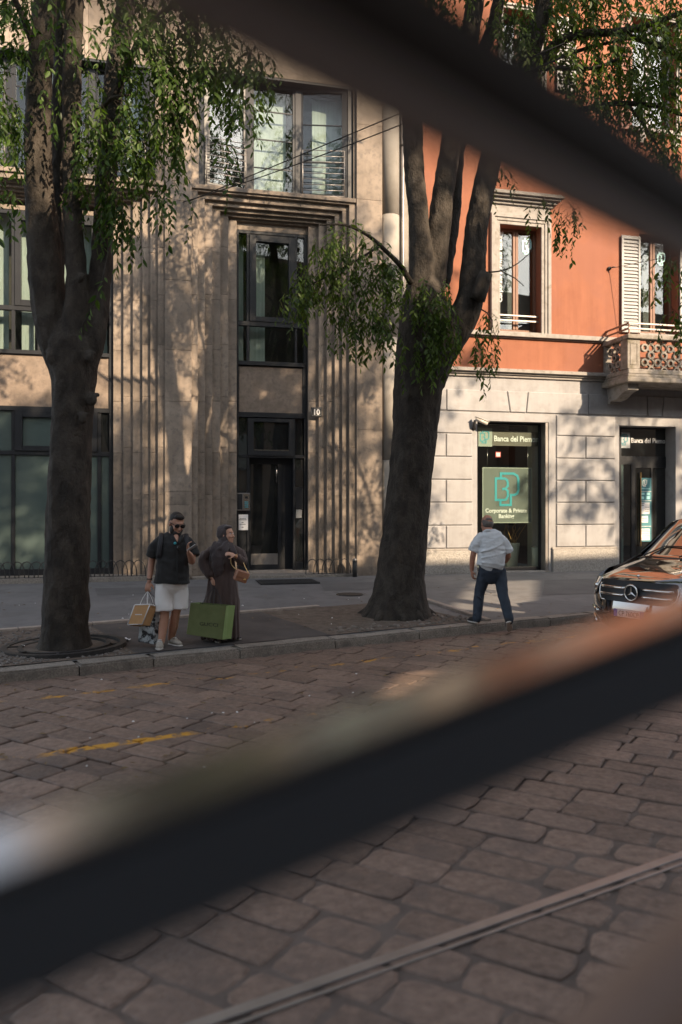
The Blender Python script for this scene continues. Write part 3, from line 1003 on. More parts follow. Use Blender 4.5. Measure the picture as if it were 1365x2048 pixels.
# ------------------------------------------------------------------ building across the street (seen in reflections, shades the road)
OPP_M = rm(Vector((0, -9.0, 0)))[1]
def onto_opp(p):
    """follow the sunlight back to the far building line: (r, z)"""
    r, m_ = rm(p)
    t = (OPP_M - m_) / TO_SUN.dot(MD)
    q = p + TO_SUN * t
    return rm(q)[0], q.z
ta, tb = onto_opp(fw(-12.0, 0, 0.45)), onto_opp(fw(9.0, 0, 0.45))
def opp_top(r):  # top edge of the added screen, raked to end its shadow at the fronts
    return ta[1] + (tb[1] - ta[1]) * (r - ta[0]) / (tb[0] - ta[0])
opp = empty('town_house', W(0, OPP_M, ROADZ), TH)
tag(opp, 'ochre town house across the street mirrored in the windows', 'building')
# added thin screen: two holes shaped to throw sun patches on pavement and road
HOLES = [[onto_opp(ground(u, v)) for u, v in ((943, 1163), (1076, 1158), (1064, 1226), (899, 1216))],
         [onto_opp(ground(u, v, ROADZ)) for u, v in ((800, 1345), (880, 1336), (815, 1396), (735, 1402))]]
low = min(q[1] for h in HOLES for q in h) - 0.4
box('lower_storeys', opp, 'opposite', -30, 50, -9, 0, -0.4, low - ROADZ)
def screen_panel(poly, nm='attic_wall'):
    """a panel of the attic wall: corners (r, z), 0.1 m thick"""
    n = len(poly)
    vs = [(r, -0.001, z - ROADZ) for r, z in poly] + [(r, -0.10, z - ROADZ) for r, z in poly]
    fs = [tuple(range(n)), tuple(range(2 * n - 1, n - 1, -1))] + [(i, i + n, (i + 1) % n + n, (i + 1) % n) for i in range(n)]
    mesh(nm, vs, fs, 'opposite', opp)
rects = []
for h in HOLES:
    rects.append((min(q[0] for q in h) - 0.2, max(q[0] for q in h) + 0.2, min(q[1] for q in h) - 0.2, max(q[1] for q in h) + 0.25))
order = sorted(range(2), key=lambda i: rects[i][0])
x = -30.0
for i in order:
    r0, r1, z0, z1 = rects[i]
    screen_panel([(x, low), (r0, low), (r0, opp_top(r0)), (x, opp_top(x))])
    screen_panel([(r0, low), (r1, low), (r1, z0), (r0, z0)])
    screen_panel([(r0, z1), (r1, z1), (r1, max(z1 + .05, opp_top(r1))), (r0, max(z1 + .05, opp_top(r0)))])
    h = HOLES[i]
    c = [sum(q[k] for q in h) / 4 for k in (0, 1)]
    srt = sorted(h, key=lambda q: math.atan2(q[1] - c[1], q[0] - c[0]))
    R4 = sorted([(r0, z0), (r1, z0), (r1, z1), (r0, z1)], key=lambda q: math.atan2(q[1] - (z0 + z1) / 2, q[0] - (r0 + r1) / 2))
    for k in range(4):
        screen_panel([R4[k], R4[(k + 1) % 4], srt[(k + 1) % 4], srt[k]])
    x = r1
screen_panel([(x, low), (50, low), (50, opp_top(50)), (x, opp_top(x))])
for fl in range(2):
    for i in range(-6, 16):
        x = i * 2.9
        z0 = 1.0 + fl * 3.2
        if z0 + 2.0 < low:
            w_ = box('window', opp, 'glass_dark', x - 0.5, x + 0.5, 0.0, 0.02, z0, z0 + 1.9)
            box('sill', opp, 'white_trim', x - 0.65, x + 0.65, 0.0, 0.15, z0 - 0.12, z0 - 0.01)
# ------------------------------------------------------------------ stone building number 10
B10 = empty('stone_building', F0, FA)
tag(B10, 'brown grey stone building with stepped fluted portals and dark metal windows', 'building')
TOPZ = 16.0
BACK = -1.6
VJ = [1150, 1000, 905, 803, 700, 600, 505]            # rows of the horizontal slab joints
def slabs(name, s0, s1, d0, d1, z0, z1, u, shift=0, material='ceppo', vj=VJ):
    """a vertical strip of stone cut into slabs with fine joints"""
    zs = [z0] + sorted(z for z in (Z(u, v, d1) + shift for v in vj) if z0 + 0.3 < z < z1 - 0.3) + [z1]
    for a, b in zip(zs[:-1], zs[1:]):
        fbox(name, B10, material, s0, s1, d0, d1, a + 0.002, b - 0.002, 0.004)
DSTEP = [-0.50, -0.40, -0.30, -0.20, -0.10, 0.0]      # depth of the six fillets, inner to outer
PIL_D = 0.06
# jamb columns: photo columns of the fillet edges, from opening outwards
JL_DOOR = [474, 457, 441, 425, 410, 396, 384]
VL_DOOR = [438, 431, 422, 412, 400, 386, 377]
JR_DOOR = [617, 638, 654, 670, 685, 699, 714]
JR_LEFT = [227, 247, 266, 285, 301, 316, 330]
VR_LEFT = [419, 411, 404, 396, 387, 379, 372]
def bay(ul, ur, vtop, ref_u):
    """six nested stepped frames; ul and ur run from the opening outwards"""
    for k in range(6):
        d = DSTEP[k]
        dn = d
        sl0, sl1 = S(ul[k + 1], d), S(ul[k], d)
        sr0, sr1 = S(ur[k], d), S(ur[k + 1], d)
        zt_in = Z(ref_u[0], vtop[k], d)
        zt_out = Z(ref_u[0], vtop[k + 1], d)
        slabs('fillet', sl0 - 0.05, sl1, -0.9, d, 0.05, zt_in, ul[k], (k % 2) * 0.12)
        slabs('fillet', sr0, sr1 + 0.05, -0.9, d, 0.05, zt_in, ur[k], (k % 2) * 0.12)
        # the lintel of this frame, in three stones
        w3 = (sr1 - sl0) / 3
        for i in range(3):
            fbox('lintel', B10, 'ceppo', sl0 + w3 * i + 0.002, sl0 + w3 * (i + 1) - 0.002, -0.9, d - 0.002, zt_in + 0.002, zt_out + 0.03, 0.003)
    return
bay(JL_DOOR, JR_DOOR, VL_DOOR, [440])
UL_LEFT = [-46, -66, -85, -104, -120, -135, -149]
bay(UL_LEFT, JR_LEFT, VR_LEFT, [280])
# pilasters and the upper wall
zsill_d = Z(386, 377, 0.0)
zsill_l = Z(325, 372, 0.0)
slabs('pilaster', S(330, PIL_D), S(384, PIL_D), -0.9, PIL_D, 0.05, TOPZ, 355, 0.0, 'ceppo', [1150, 1010, 983, 803, 700, 560, 400, 250, 100])
slabs('pilaster', S(714, PIL_D), S(765, PIL_D), -0.9, PIL_D, 0.05, TOPZ, 740, 0.0, 'ceppo', [1150, 1010, 860, 700, 560, 400, 250, 100])
slabs('pilaster', S(-210, PIL_D), S(-149, PIL_D), -0.9, PIL_D, 0.05, TOPZ, -180, 0.0, 'ceppo', [1150, 1010, 860, 700, 560, 400, 250, 100])
# half column and end return at the party wall
hc = (S(765, PIL_D) + S(803, PIL_D)) / 2
hr = (S(803, PIL_D) - S(765, PIL_D)) / 2 - 0.01
zz = 0.05
for z1_ in (3.0, 6.0, 9.0, 12.0, TOPZ):
    vs, fs = [], []
    n = 14
    for z in (zz + 0.003, z1_ - 0.003):
        for i in range(n + 1):
            a = math.pi * i / n
            vs.append((hc - hr * math.cos(a), 0.10 - 0.24 * math.sin(a), z))
    for i in range(n):
        fs.append((i, i + 1, n + 2 + i, n + 1 + i))
    fs.append(tuple(range(n, -1, -1))); fs.append(tuple(range(n + 1, 2 * n + 2)))
    mesh('half_column', vs, fs, 'render_pale', B10, True)
    zz = z1_
fbox('party_strip', B10, 'render_pale', S(803, 0) - 0.02, S(822, 0), -0.9, -0.06, 0.05, TOPZ)
# body behind, split round the openings
def body(a, b, z0, z1):
    fbox('wall', B10, 'interior_dark', a, b, -6.0, -1.62, z0, z1)
body(S(-210), S(822), 0.0, TOPZ)
# sill slabs over the stepped frames
def sill(u0, u1, vl, dz=0.0):
    z = Z((u0 + u1) / 2, vl, 0.0)
    fbox('window_sill', B10, 'ceppo', S(u0, 0.10), S(u1, 0.10), -0.9, 0.10, z - 0.07, z + 0.02, 0.006)
    return z + 0.02
zs_d = Z(386, 377, 0.0)
fbox('window_sill', B10, 'ceppo', S(384.5, 0.10), S(714, 0.10), -0.9, 0.05, zs_d, zs_d + 0.10, 0.006)
zs_l = Z(325, 372, 0.0)
fbox('window_sill', B10, 'ceppo', S(-148, 0.10), S(329.5, 0.10), -0.9, 0.05, zs_l, zs_l + 0.10, 0.006)

# ---- bent three-part windows above the sills
def railing(p0, p1, z0, z1, n=9):
    """thin horizontal bars in front of a sash: plan points p0, p1 (s, d)"""
    r = empty('railing'); r.parent = B10
    a, b = Vector((p0[0], -p0[1], 0)), Vector((p1[0], -p1[1], 0))
    for q in (a, b):
        tube('upright', r, 'metal_grey', [q + Vector((0, 0, z0)), q + Vector((0, 0, z1))], 0.013, 6, 2.0)
    for i in range(n):
        z = z0 + (z1 - z0) * i / (n - 1)
        tube('bar', r, 'metal_grey', [a + Vector((0, 0, z)), b + Vector((0, 0, z))], 0.010, 6, 2.0)
def sash(p0, p1, z0, z1, fwid=0.09, glazing=0, inner='curtain', depth=0.10, frost=None):
    """a framed pane between plan points; four frame bars, the pane and what hangs behind it"""
    a, b = Vector(p0), Vector(p1)
    d = (b - a).normalized()
    w = empty('window'); w.parent = B10
    n = Vector((d.y, -d.x)) if d.x > 0 else Vector((-d.y, d.x))
    wallbar('frame_stile', w, 'frame', a, a + d * fwid, depth, z0, z1)
    wallbar('frame_stile', w, 'frame', b - d * fwid, b, depth, z0, z1)
    wallbar('frame_rail', w, 'frame', a + d * fwid, b - d * fwid, depth, z0, z0 + fwid)
    wallbar('frame_rail', w, 'frame', a + d * fwid, b - d * fwid, depth, z1 - fwid, z1)
    # slim inner moulding, a little behind
    off = n * 0.0
    wallbar('pane', w, frost or 'glass', a + d * fwid, b - d * fwid, 0.012, z0 + fwid, z1 - fwid)
    for k in range(glazing):
        z = z0 + (z1 - z0) * (k + 1) / (glazing + 1)
        wallbar('glazing_bar', w, 'frame', a + d * fwid, b - d * fwid, 0.03, z - 0.012, z + 0.012)
    return w
def upper_bay(us, sill_z, top_z, curt):
    dA, dB = -0.16, -0.36
    xs = [S(us[0], dA), S(us[1], dB), S(us[2], dB), S(us[3], dA)]
    pts = [(xs[0], dA), (xs[1], dB), (xs[2], dB), (xs[3], dA)]
    sash(pts[0], pts[1], sill_z, top_z, 0.13, 0)
    sash(pts[1], pts[2], sill_z, top_z, 0.13, 3)
    sash(pts[2], pts[3], sill_z, top_z, 0.13, 2)
    # mullions at the bends
    for p in pts[1:3]:
        fbox('mullion', B10, 'frame', p[0] - 0.07, p[0] + 0.07, p[1] - 0.07, p[1] + 0.075, sill_z, top_z)
    # jamb frames at both ends
    fbox('frame_post', B10, 'frame', xs[0] - 0.12, xs[0] - 0.003, dA - 0.08, dA + 0.07, sill_z, top_z)
    fbox('frame_post', B10, 'frame', xs[3] + 0.003, xs[3] + 0.12, dA - 0.08, dA + 0.07, sill_z, top_z)
    for (s0, s1, dd) in curt:
        fbox('curtain', B10, 'curtain', s0, s1, dd - 0.02, dd, sill_z + 0.05, top_z - 0.1)
    rz0, rz1 = sill_z + 0.06, sill_z + 1.16
    def lerp(a, b, t): return (a[0] + (b[0] - a[0]) * t, a[1] + (b[1] - a[1]) * t + 0.12)
    railing(lerp(pts[0], pts[1], 0.05), lerp(pts[0], pts[1], 0.93), rz0, rz1)
    railing(lerp(pts[2], pts[3], 0.08), lerp(pts[2], pts[3], 0.92), rz0, rz1)
    return xs
sz = zs_d + 0.10
tz = Z(550, 166, -0.3)
xd = upper_bay([408, 497, 596, 695], sz, tz, [(S(500, -0.6), S(572, -0.6), -0.62), (S(625, -0.6), S(700, -0.6), -0.62)])
sl_, tl_ = zs_l + 0.10, Z(150, 125, -0.3)
xl = upper_bay([-110, 20, 185, 300], sl_, tl_, [(S(60, -0.6), S(120, -0.6), -0.62), (S(255, -0.6), S(292, -0.6), -0.62)])
# wall above the windows and beside them
for (u0, u1, x0, x1, zt, s0) in ((384, 714, xd[0], xd[3], tz, sz), (-149, 330, xl[0], xl[3], tl_, sl_)):
    a, b = S(u0, 0) + 0.002, S(u1, 0) - 0.002
    z = zt + 0.003
    while z < TOPZ - 0.1:
        z2 = min(TOPZ, z + 1.3)
        n = 3
        for i in range(n):
            fbox('wall_slab', B10, 'ceppo', a + (b - a) * i / n + 0.002, a + (b - a) * (i + 1) / n - 0.002, -0.7, -0.05, z, z2 - 0.004, 0.004)
        z = z2
    fbox('window_head', B10, 'frame', x0 - 0.12, x1 + 0.12, -0.55, -0.06, zt - 0.05, zt)
    fbox('jamb_slab', B10, 'ceppo', a, x0 - 0.125, -0.7, -0.02, s0 + 0.002, zt)
    fbox('jamb_slab', B10, 'ceppo', x1 + 0.125, b, -0.7, -0.02, s0 + 0.002, zt)
    # dim room behind the glass
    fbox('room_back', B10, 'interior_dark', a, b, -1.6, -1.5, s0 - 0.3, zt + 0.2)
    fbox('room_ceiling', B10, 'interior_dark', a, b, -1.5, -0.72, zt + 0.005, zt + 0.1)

# ---- glazed door bay
D = -0.66
def zd(v): return Z(545, v, D)
def sd(u): return S(u, D)
def bar(nm, u0, u1, v0, v1, d0=D - 0.06, d1=D + 0.05, material='frame', parent=None, bev=0.004):
    return fbox(nm, parent or B10, material, sd(u0), sd(u1), d0, d1, zd(v1), zd(v0), bev)
bar('lintel', 474, 617, 438, 466, -0.9, -0.60, 'ceppo')
bar('frame_post', 474, 477, 466, 1141, D - 0.1, D + 0.09)
bar('frame_post', 608, 617, 466, 1141, D - 0.1, D + 0.06)
bar('frame_rail', 477, 608, 466, 472)
# upper light: two side lights, a sash, a transom and three lower lights
bar('mullion', 493.5, 499, 472, 725); bar('mullion', 590, 594, 472, 725)
bar('transom', 477, 608, 646, 655, D - 0.06, D + 0.065)
bar('frame_rail', 477, 608, 725, 733, D - 0.1, D + 0.10)
sw = empty('window'); sw.parent = B10
for u0, u1, v0, v1 in ((499, 512, 474, 646), (577, 590, 474, 646), (512, 577, 474, 487), (512, 577, 636, 646)):
    bar('sash_bar', u0, u1, v0, v1, D - 0.05, D + 0.085, 'frame', sw)
bar('pane', 512, 577, 487, 636, D - 0.005, D + 0.005, 'glass', sw)
for u0, u1, v0, v1 in ((477, 493.5, 472, 646), (594, 608, 472, 646), (477, 493.5, 655, 725), (499, 590, 655, 725), (594, 608, 655, 725)):
    bar('pane', u0, u1, v0, v1, D - 0.005, D + 0.005, 'glass')
fbox('curtain', B10, 'curtain', S(470, -1.0), S(487, -1.0), -1.05, -1.0, zd(726), zd(470))
fbox('curtain', B10, 'curtain', S(500, -1.0), S(530, -1.0), -1.05, -1.0, zd(726), zd(470))
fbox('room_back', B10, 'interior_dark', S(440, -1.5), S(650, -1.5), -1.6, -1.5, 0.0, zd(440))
# stone spandrel
bar('spandrel_panel', 478, 604.5, 735, 826, D - 0.06, D + 0.03, 'ceppo_panel')
bar('mullion', 604.5, 608, 733, 826)
# transom light over the door
bar('frame_rail', 477, 608, 826, 836, D - 0.08, D + 0.08)
tw = empty('transom_window'); tw.parent = B10
for u0, u1, v0, v1 in ((495, 507, 838, 912), (577, 586, 838, 912), (507, 577, 838, 845), (507, 577, 902, 912)):
    bar('sash_bar', u0, u1, v0, v1, D - 0.05, D + 0.09, 'frame', tw)
bar('pane', 507, 577, 845, 902, D - 0.005, D + 0.005, 'glass_dark', tw)
bar('sash_edge', 508, 577, 900.2, 901.8, D + 0.091, D + 0.097, 'steel', tw)
for u0, u1 in ((477, 495), (590, 606)):
    bar('pane', u0, u1, 836, 910, D - 0.005, D + 0.005, 'glass_dark')
bar('frame_rail', 477, 608, 910, 916, D - 0.08, D + 0.06)
bar('mullion', 586, 590.5, 836, 1141); bar('mullion', 494, 498.5, 916, 1141)
# side lights
bar('pane', 477, 494, 916, 985, D - 0.005, D + 0.005, 'glass_dark')
bar('side_panel', 477, 494, 985, 1141, D - 0.03, D + 0.02)
for v0, v1 in ((917, 974), (1018, 1124)):
    bar('pane', 591, 607, v0, v1, D - 0.005, D + 0.005, 'glass_dark')
bar('side_panel', 591, 607, 974, 1018, D - 0.03, D + 0.02)
bar('side_panel', 591, 607, 1124, 1141, D - 0.03, D + 0.03)
bar('paper_sheet', 592, 604, 1019, 1036, D - 0.001, D + 0.008, 'grey_ink')
# door leaf, set back, with kick plate and pull bar
door = empty('door'); door.parent = B10
DD = D - 0.22
def dbar(nm, u0, u1, v0, v1, material='frame', d0=-0.03, d1=0.03):
    return fbox(nm, door, material, S(u0, DD), S(u1, DD), DD + d0, DD + d1, zd(v1), zd(v0), 0.003)
dbar('door_stile', 497, 502, 916, 1140); dbar('door_stile', 556, 563, 916, 1140)
dbar('door_rail', 502, 556, 916, 928); dbar('door_rail', 502, 556, 1130, 1140)
dbar('pane', 502, 556, 928, 1108, 'glass_dark', -0.006, 0.006)
dbar('kick_plate', 502, 556, 1108, 1130, 'metal_grey', -0.01, 0.012)
dbar('side_leaf', 563, 588, 916, 1140, 'frame', -0.05, 0.0)
tube('pull_bar', door, 'steel', [(S(553, DD), -(DD + 0.07), zd(964)), (S(553, DD), -(DD + 0.07), zd(930))], 0.012, 6, 1)
# reveal floor and steps
fbox('door_step', B10, 'edging', S(474, D), S(617, D), -1.4, -0.50, 0.05, Z(540, 1141, -0.6), 0.006)
fbox('door_step', B10, 'granite', S(384, 0.12), S(716, 0.12), -0.62, 0.16, 0.05, Z(600, 1152, 0.12) + 0.03, 0.01)
fbox('plinth_ledge', B10, 'granite', S(-149, 0.22), S(384, 0.22) - 0.05, -0.62, 0.24, 0.03, Z(150, 1158, 0.12) + 0.04, 0.012)
# entry phone and notice
ip = empty('entry_phone', (0, 0, 0)); ip.parent = B10
fbox('backplate', ip, 'metal_grey', S(472.5, D), S(499.5, D), D + 0.06, D + 0.10, Z(486, 1021, D), Z(486, 986, D), 0.004)
fbox('dark_panel', ip, 'frame', S(474, D), S(484.5, D), D + 0.101, D + 0.106, Z(486, 1019, D), Z(486, 988, D))
fbox('call_panel', ip, 'steel', S(486, D), S(498.5, D), D + 0.101, D + 0.112, Z(486, 1019, D), Z(486, 988, D), 0.003)
for i in range(4):
    fbox('call_button', ip, 'teal_sheet', S(488.5, D), S(496, D), D + 0.113, D + 0.117, Z(486, 1015.5 - i * 3.4, D), Z(486, 1013 - i * 3.4, D))
fbox('speaker', ip, 'frame', S(489, D), S(495, D), D + 0.113, D + 0.117, Z(486, 997, D), Z(486, 993, D))
nt_ = empty('notice', (0, 0, 0)); nt_.parent = B10
fbox('sheet', nt_, 'paper_white', S(474.5, D), S(496, D), D + 0.056, D + 0.06, Z(486, 1060, D), Z(486, 1029, D))
for i, (v0, v1, a, b) in enumerate(((1036.5, 1038, 479, 492), (1038.8, 1040.2, 478, 493), (1044, 1046, 483, 487), (1048, 1049.2, 479, 491), (1053.5, 1055.3, 483, 487))):
    fbox('print_line', nt_, 'grey_ink', S(a, D), S(b, D), D + 0.061, D + 0.062, Z(486, v1, D), Z(486, v0, D))
# house number
hn = empty('number_plate', (0, 0, 0)); hn.parent = B10
dn = DSTEP[1] + 0.01
fbox('plate', hn, 'frame', S(622, dn), S(643.5, dn), dn + 0.003, dn + 0.03, Z(632, 833, dn), Z(632, 815, dn), 0.004)
strip('plate_border', hn, 'grey_ink', [(S(623.5, dn), Z(632, 831.5, dn)), (S(642, dn), Z(632, 831.5, dn)), (S(642, dn), Z(632, 816.5, dn)), (S(623.5, dn), Z(632, 816.5, dn))], 0.008, 0.003, True, d=dn + 0.03)
text('numeral', hn, 'paper_white', '10', 0.19, (S(632.8, dn), -(dn + 0.033), Z(632, 829.6, dn)), RX90, 'CENTER', 0.002, 0.92, 0.004)

# ---- left window bay (same system, wide)
DL = -0.66
def lb(nm, u0, u1, v0, v1, material='frame', d0=-0.06, d1=0.05, parent=None):
    return fbox(nm, parent or B10, material, S(u0, DL), S(u1, DL), DL + d0, DL + d1, Z(120, v1, DL), Z(120, v0, DL), 0.004)
lb('lintel', -46, 227, 419, 428, 'ceppo', -0.2, 0.06)
lb('frame_post', 219, 227, 428, 1150, 'frame', -0.1, 0.07); lb('frame_post', -46, -38, 428, 1150, 'frame', -0.1, 0.07)
lb('frame_rail', -38, 219, 428, 436)
for u in (24, 196):
    lb('mullion', u, u + 7, 436, 708); lb('mullion', u, u + 7, 819, 1150)
lb('mullion', 76, 80, 622, 708)
lb('transom', -38, 219, 617, 626, 'frame', -0.06, 0.06)
lb('frame_rail', -38, 219, 704, 712, 'frame', -0.1, 0.09)
for u0, u1, v0, v1 in ((-38, 24, 436, 617), (31, 196, 436, 617), (203, 219, 436, 617), (-38, 24, 626, 704), (31, 76, 626, 704), (80, 196, 626, 704), (203, 219, 626, 704)):
    lb('pane', u0, u1, v0, v1, 'glass', -0.006, 0.006)
sw2 = empty('window'); sw2.parent = B10
for u0, u1, v0, v1 in ((31, 43, 436, 617), (184, 196, 436, 617), (43, 184, 436, 448), (43, 184, 605, 617)):
    lb('sash_bar', u0, u1, v0, v1, 'frame', -0.05, 0.08, sw2)
for a, b in ((-30, 18), (44, 70), (84, 150), (160, 215)):
    fbox('curtain', B10, 'curtain', S(a, -1.0), S(b, -1.0), -1.03, -1.0, Z(100, 706, -1), Z(100, 432, -1))
lb('spandrel_panel', -37, 219, 712, 815, 'ceppo_panel', -0.06, 0.03)
lb('frame_rail', -38, 219, 815, 824, 'frame', -0.08, 0.08)
tw2 = empty('transom_window'); tw2.parent = B10
for u0, u1, v0, v1 in ((31, 46, 824, 903), (182, 196, 824, 903), (46, 182, 824, 836), (46, 182, 893, 903)):
    lb('sash_bar', u0, u1, v0, v1, 'frame', -0.05, 0.09, tw2)
lb('pane', 46, 182, 836, 893, 'glass_frost', -0.006, 0.006, tw2)
lb('pane', -38, 24, 824, 903, 'glass_frost', -0.006, 0.006); lb('pane', 203, 219, 824, 903, 'glass_dark', -0.006, 0.006)
lb('transom', -38, 219, 903, 911, 'frame', -0.06, 0.06)
for u0, u1 in ((-38, 24), (31, 196), (203, 219)):
    lb('pane', u0, u1, 911, 1137, 'glass_frost', -0.006, 0.006)
lb('frame_rail', -38, 219, 1137, 1156, 'frame', -0.08, 0.06)
fbox('room_back', B10, 'interior_dark', S(-60, -1.5), S(250, -1.5), -1.6, -1.5, 0.0, Z(100, 425, -1.5))

# downpipe at the party wall
dp = empty('downpipe', fw(S(808, 0.1), 0.02, 0.2), FA)
tag(dp, 'grey metal downpipe between the stone building and the orange one', 'downpipe')
tube('pipe', dp, 'metal_grey', [(0, 0, 0), (0, 0, 15.6)], 0.045, 10, 20)
for z in (1.5, 4.5, 7.5, 10.5, 13.5):
    tube('clamp', dp, 'metal_dark', [(0, 0, z), (0, 0, z + 0.05)], 0.056, 10, 20)

# low hoop fences on the ledge
def hoop_fence(u0, u1, d, zbase, label, n):
    s0, s1 = S(u0, d), S(u1, d)
    f = empty('hoop_fence', fw(s0, d, zbase), FA)
    tag(f, label, 'fence', 'low hoop fences along the stone building')
    w = (s1 - s0) / (n + 0.6)
    for i in range(n):
        pts = []
        for j in range(9):
            a = math.pi * j / 8
            x = i * w - math.cos(a) * w * 0.8 + w * 0.8
            pts.append((x, 0.016 * (i % 2), 0.0 + 0.36 * math.sin(a) ** 0.75))
        tube('hoop', f, 'metal_dark', pts, 0.011, 6, 0.06)
    box('base_rail', f, 'metal_dark', 0, s1 - s0, -0.006, 0.022, -0.004, 0.014)
zl = Z(150, 1158, 0.12) + 0.04
hoop_fence(-40, 292, 0.17, zl, 'low dark hoop fence under the wide green glass window', 17)
hoop_fence(612, 702, 0.06, Z(600, 1152, 0.12) + 0.03, 'short hoop fence right of the dark entrance door', 5)
bo = empty('bollard', fw(S(708, 0.16), 0.26, 0.2), FA)
tag(bo, 'stubby dark iron post with pale worn cap beside the hoop fence', 'bollard')
tube('shaft', bo, 'metal_dark', [(0, 0, -0.05), (0, 0, 0.36)], 0.058, 12, 1)
tube('cap', bo, 'metal_grey', [(0, 0, 0.36), (0, 0, 0.40), (0, 0, 0.43)], [0.064, 0.055, 0.02], 12, 0.02)
# ------------------------------------------------------------------ orange bank building
BK = empty('bank_building', F0, FA)
tag(BK, 'orange rendered bank building with white rusticated ground floor', 'building')
U0, U1 = 822, 1700
def zb(v, u=1050, d=0.0): return Z(u, v, d)
def sb(u, d=0.0): return S(u, d)
BB = -0.9
Z_STR = zb(755, 1050)                                   # underside of the string course
WALLT = 16.0
# openings on the ground floor: shop window and door; first floor: window and balcony door; second floor: two windows
W1 = (955, 1098, 843, 1143)
W2 = (1239, 1352, 852, 1150)
DW = 0.0
# ---- ground floor wall behind the blocks
zl0, zl1 = 0.05, zb(829)
zo1 = zb(W1[2], 1027); zo2 = zb(W2[2], 1295)
s_a, s_b, s_c, s_d = sb(W1[0]), sb(W1[1]), sb(W2[0]), sb(W2[1])
fbox('wall', BK, 'white_wall', sb(U0), s_a, BB, 0.0, 0.05, Z_STR)
fbox('wall', BK, 'white_wall', s_b, s_c, BB, 0.0, 0.05, Z_STR)
fbox('wall', BK, 'white_wall', s_d, sb(U1), BB, 0.0, 0.05, Z_STR)
fbox('wall', BK, 'white_wall', s_a, s_b, BB, 0.0, zo1, Z_STR)
fbox('wall', BK, 'white_wall', s_c, s_d, BB, 0.0, zo2, Z_STR)
# rusticated blocks standing proud of the joints
BD = 0.035
def block(poly):
    n = len(poly)
    c = [sum(p[i] for p in poly) / n for i in (0, 1)]
    inn = []
    for p in poly:
        dx, dz = c[0] - p[0], c[1] - p[1]
        inn.append((p[0] + math.copysign(min(0.014, abs(dx) * 0.5), dx), p[1] + math.copysign(min(0.014, abs(dz) * 0.5), dz)))
    vs = [(p[0], 0.01, p[1]) for p in poly] + [(p[0], -BD + 0.012, p[1]) for p in poly] + [(p[0], -BD, p[1]) for p in inn]
    fs = [tuple(range(2 * n, 3 * n))]
    for l in range(2):
        for i in range(n):
            j = (i + 1) % n
            fs.append((l * n + i, l * n + j, (l + 1) * n + j, (l + 1) * n + i))
    mesh('block', vs, fs, 'white_wall', BK)
G = 0.012
cz = [zb(1095), zb(1050), zb(1005), zb(960.5), zb(915.5), zb(870), zb(828)]
def column(u0, u1, joints, parity):
    for i in range(6):
        z0, z1 = cz[i] + G, cz[i + 1] - G
        if i % 2 == parity:
            edges = [sb(u0)] + [sb(q) for q in joints] + [sb(u1)]
        else:
            edges = [sb(u0), sb(u1)]
        for a, b in zip(edges[:-1], edges[1:]):
            block([(a + G, z0), (b - G, z0), (b - G, z1), (a + G, z1)])
column(824, 945, [892], 0)
column(1112, 1230, [1171], 0)
column(1366, 1560, [1430, 1500], 0)
# flat arch of voussoirs
za0, za1 = zb(826) + G, zb(783) - G
def vous(a0, a1, b0, b1):
    block([(sb(b0) + G, za0), (sb(b1) - G, za0), (sb(a1) - G, za1), (sb(a0) + G, za1)])
vous(824, 893, 824, 893)
vous(893, 1014, 893, 1020); vous(1014, 1056, 1020, 1052); vous(1056, 1176, 1052, 1176)
vous(1176, 1293, 1176, 1295); vous(1293, 1327, 1295, 1323); vous(1327, 1450, 1323, 1450)
# plinth
zp = zb(1098)
for a, b in ((sb(U0) + 0.01, s_a - 0.13), (s_b + 0.09, s_c - 0.08), (s_d + 0.1, sb(U1))):
    fbox('plinth', BK, 'plinth', a, b, 0.0, 0.075, 0.03, zp - 0.02, 0.012)
    fbox('plinth_cap', BK, 'white_trim', a - 0.015, b + 0.015, 0.0, 0.05, zp - 0.02, zp + 0.035, 0.008)
fbox('access_hatch', BK, 'plinth', sb(892), sb(919), 0.07, 0.088, zb(1142), zb(1112), 0.006)
# string course: stacked mouldings
for v0, v1, d in ((757, 752, 0.05), (752, 748, 0.10), (748, 741, 0.17)):
    fbox('string_course', BK, 'white_trim', sb(U0), sb(U1), -0.2, d, zb(v0), zb(v1) - 0.002, 0.006)
# ---- orange upper wall, split round its openings
ZU = zb(741)
A1 = (999, 1082, 452, 664)          # first-floor window opening
A2 = (1279, 1356, 470, 668)         # balcony door opening
A3 = (1006, 1082, 22, 210)          # second-floor window
A4 = (1263, 1352, 40, 262)
def owall(s0, s1, z0, z1):
    if s1 - s0 > 0.01 and z1 - z0 > 0.01:
        fbox('wall', BK, 'orange', s0, s1, BB, 0.0, z0, z1)
def span(c): return sb(c[0]), sb(c[1]), zb(c[3], (c[0] + c[1]) / 2), zb(c[2], (c[0] + c[1]) / 2)
o1, o2, o3, o4 = span(A1), span(A2), span(A3), span(A4)
owall(sb(U0), o1[0], ZU, WALLT)
owall(o1[0], o1[1], ZU, o1[2]); owall(o1[0], o1[1], o1[3], o3[2]); owall(o1[0], o3[0], o3[2], WALLT); owall(o3[0], o1[1], o3[3], WALLT)
mid = sb(1180)
owall(o1[1], mid, ZU, WALLT); owall(mid, o4[0], ZU, WALLT)
owall(o4[0], o2[0], ZU, o4[2]); owall(o4[0], o2[0], o4[3], WALLT)
owall(o2[0], o4[1], ZU, o2[2]); owall(o2[0], o4[1], o2[3], o4[2]); owall(o2[0], o4[1], o4[3], WALLT)
owall(o4[1], o2[1], ZU, o2[2]); owall(o4[1], o2[1], o2[3], WALLT)
owall(o2[1], sb(U1), ZU, WALLT)
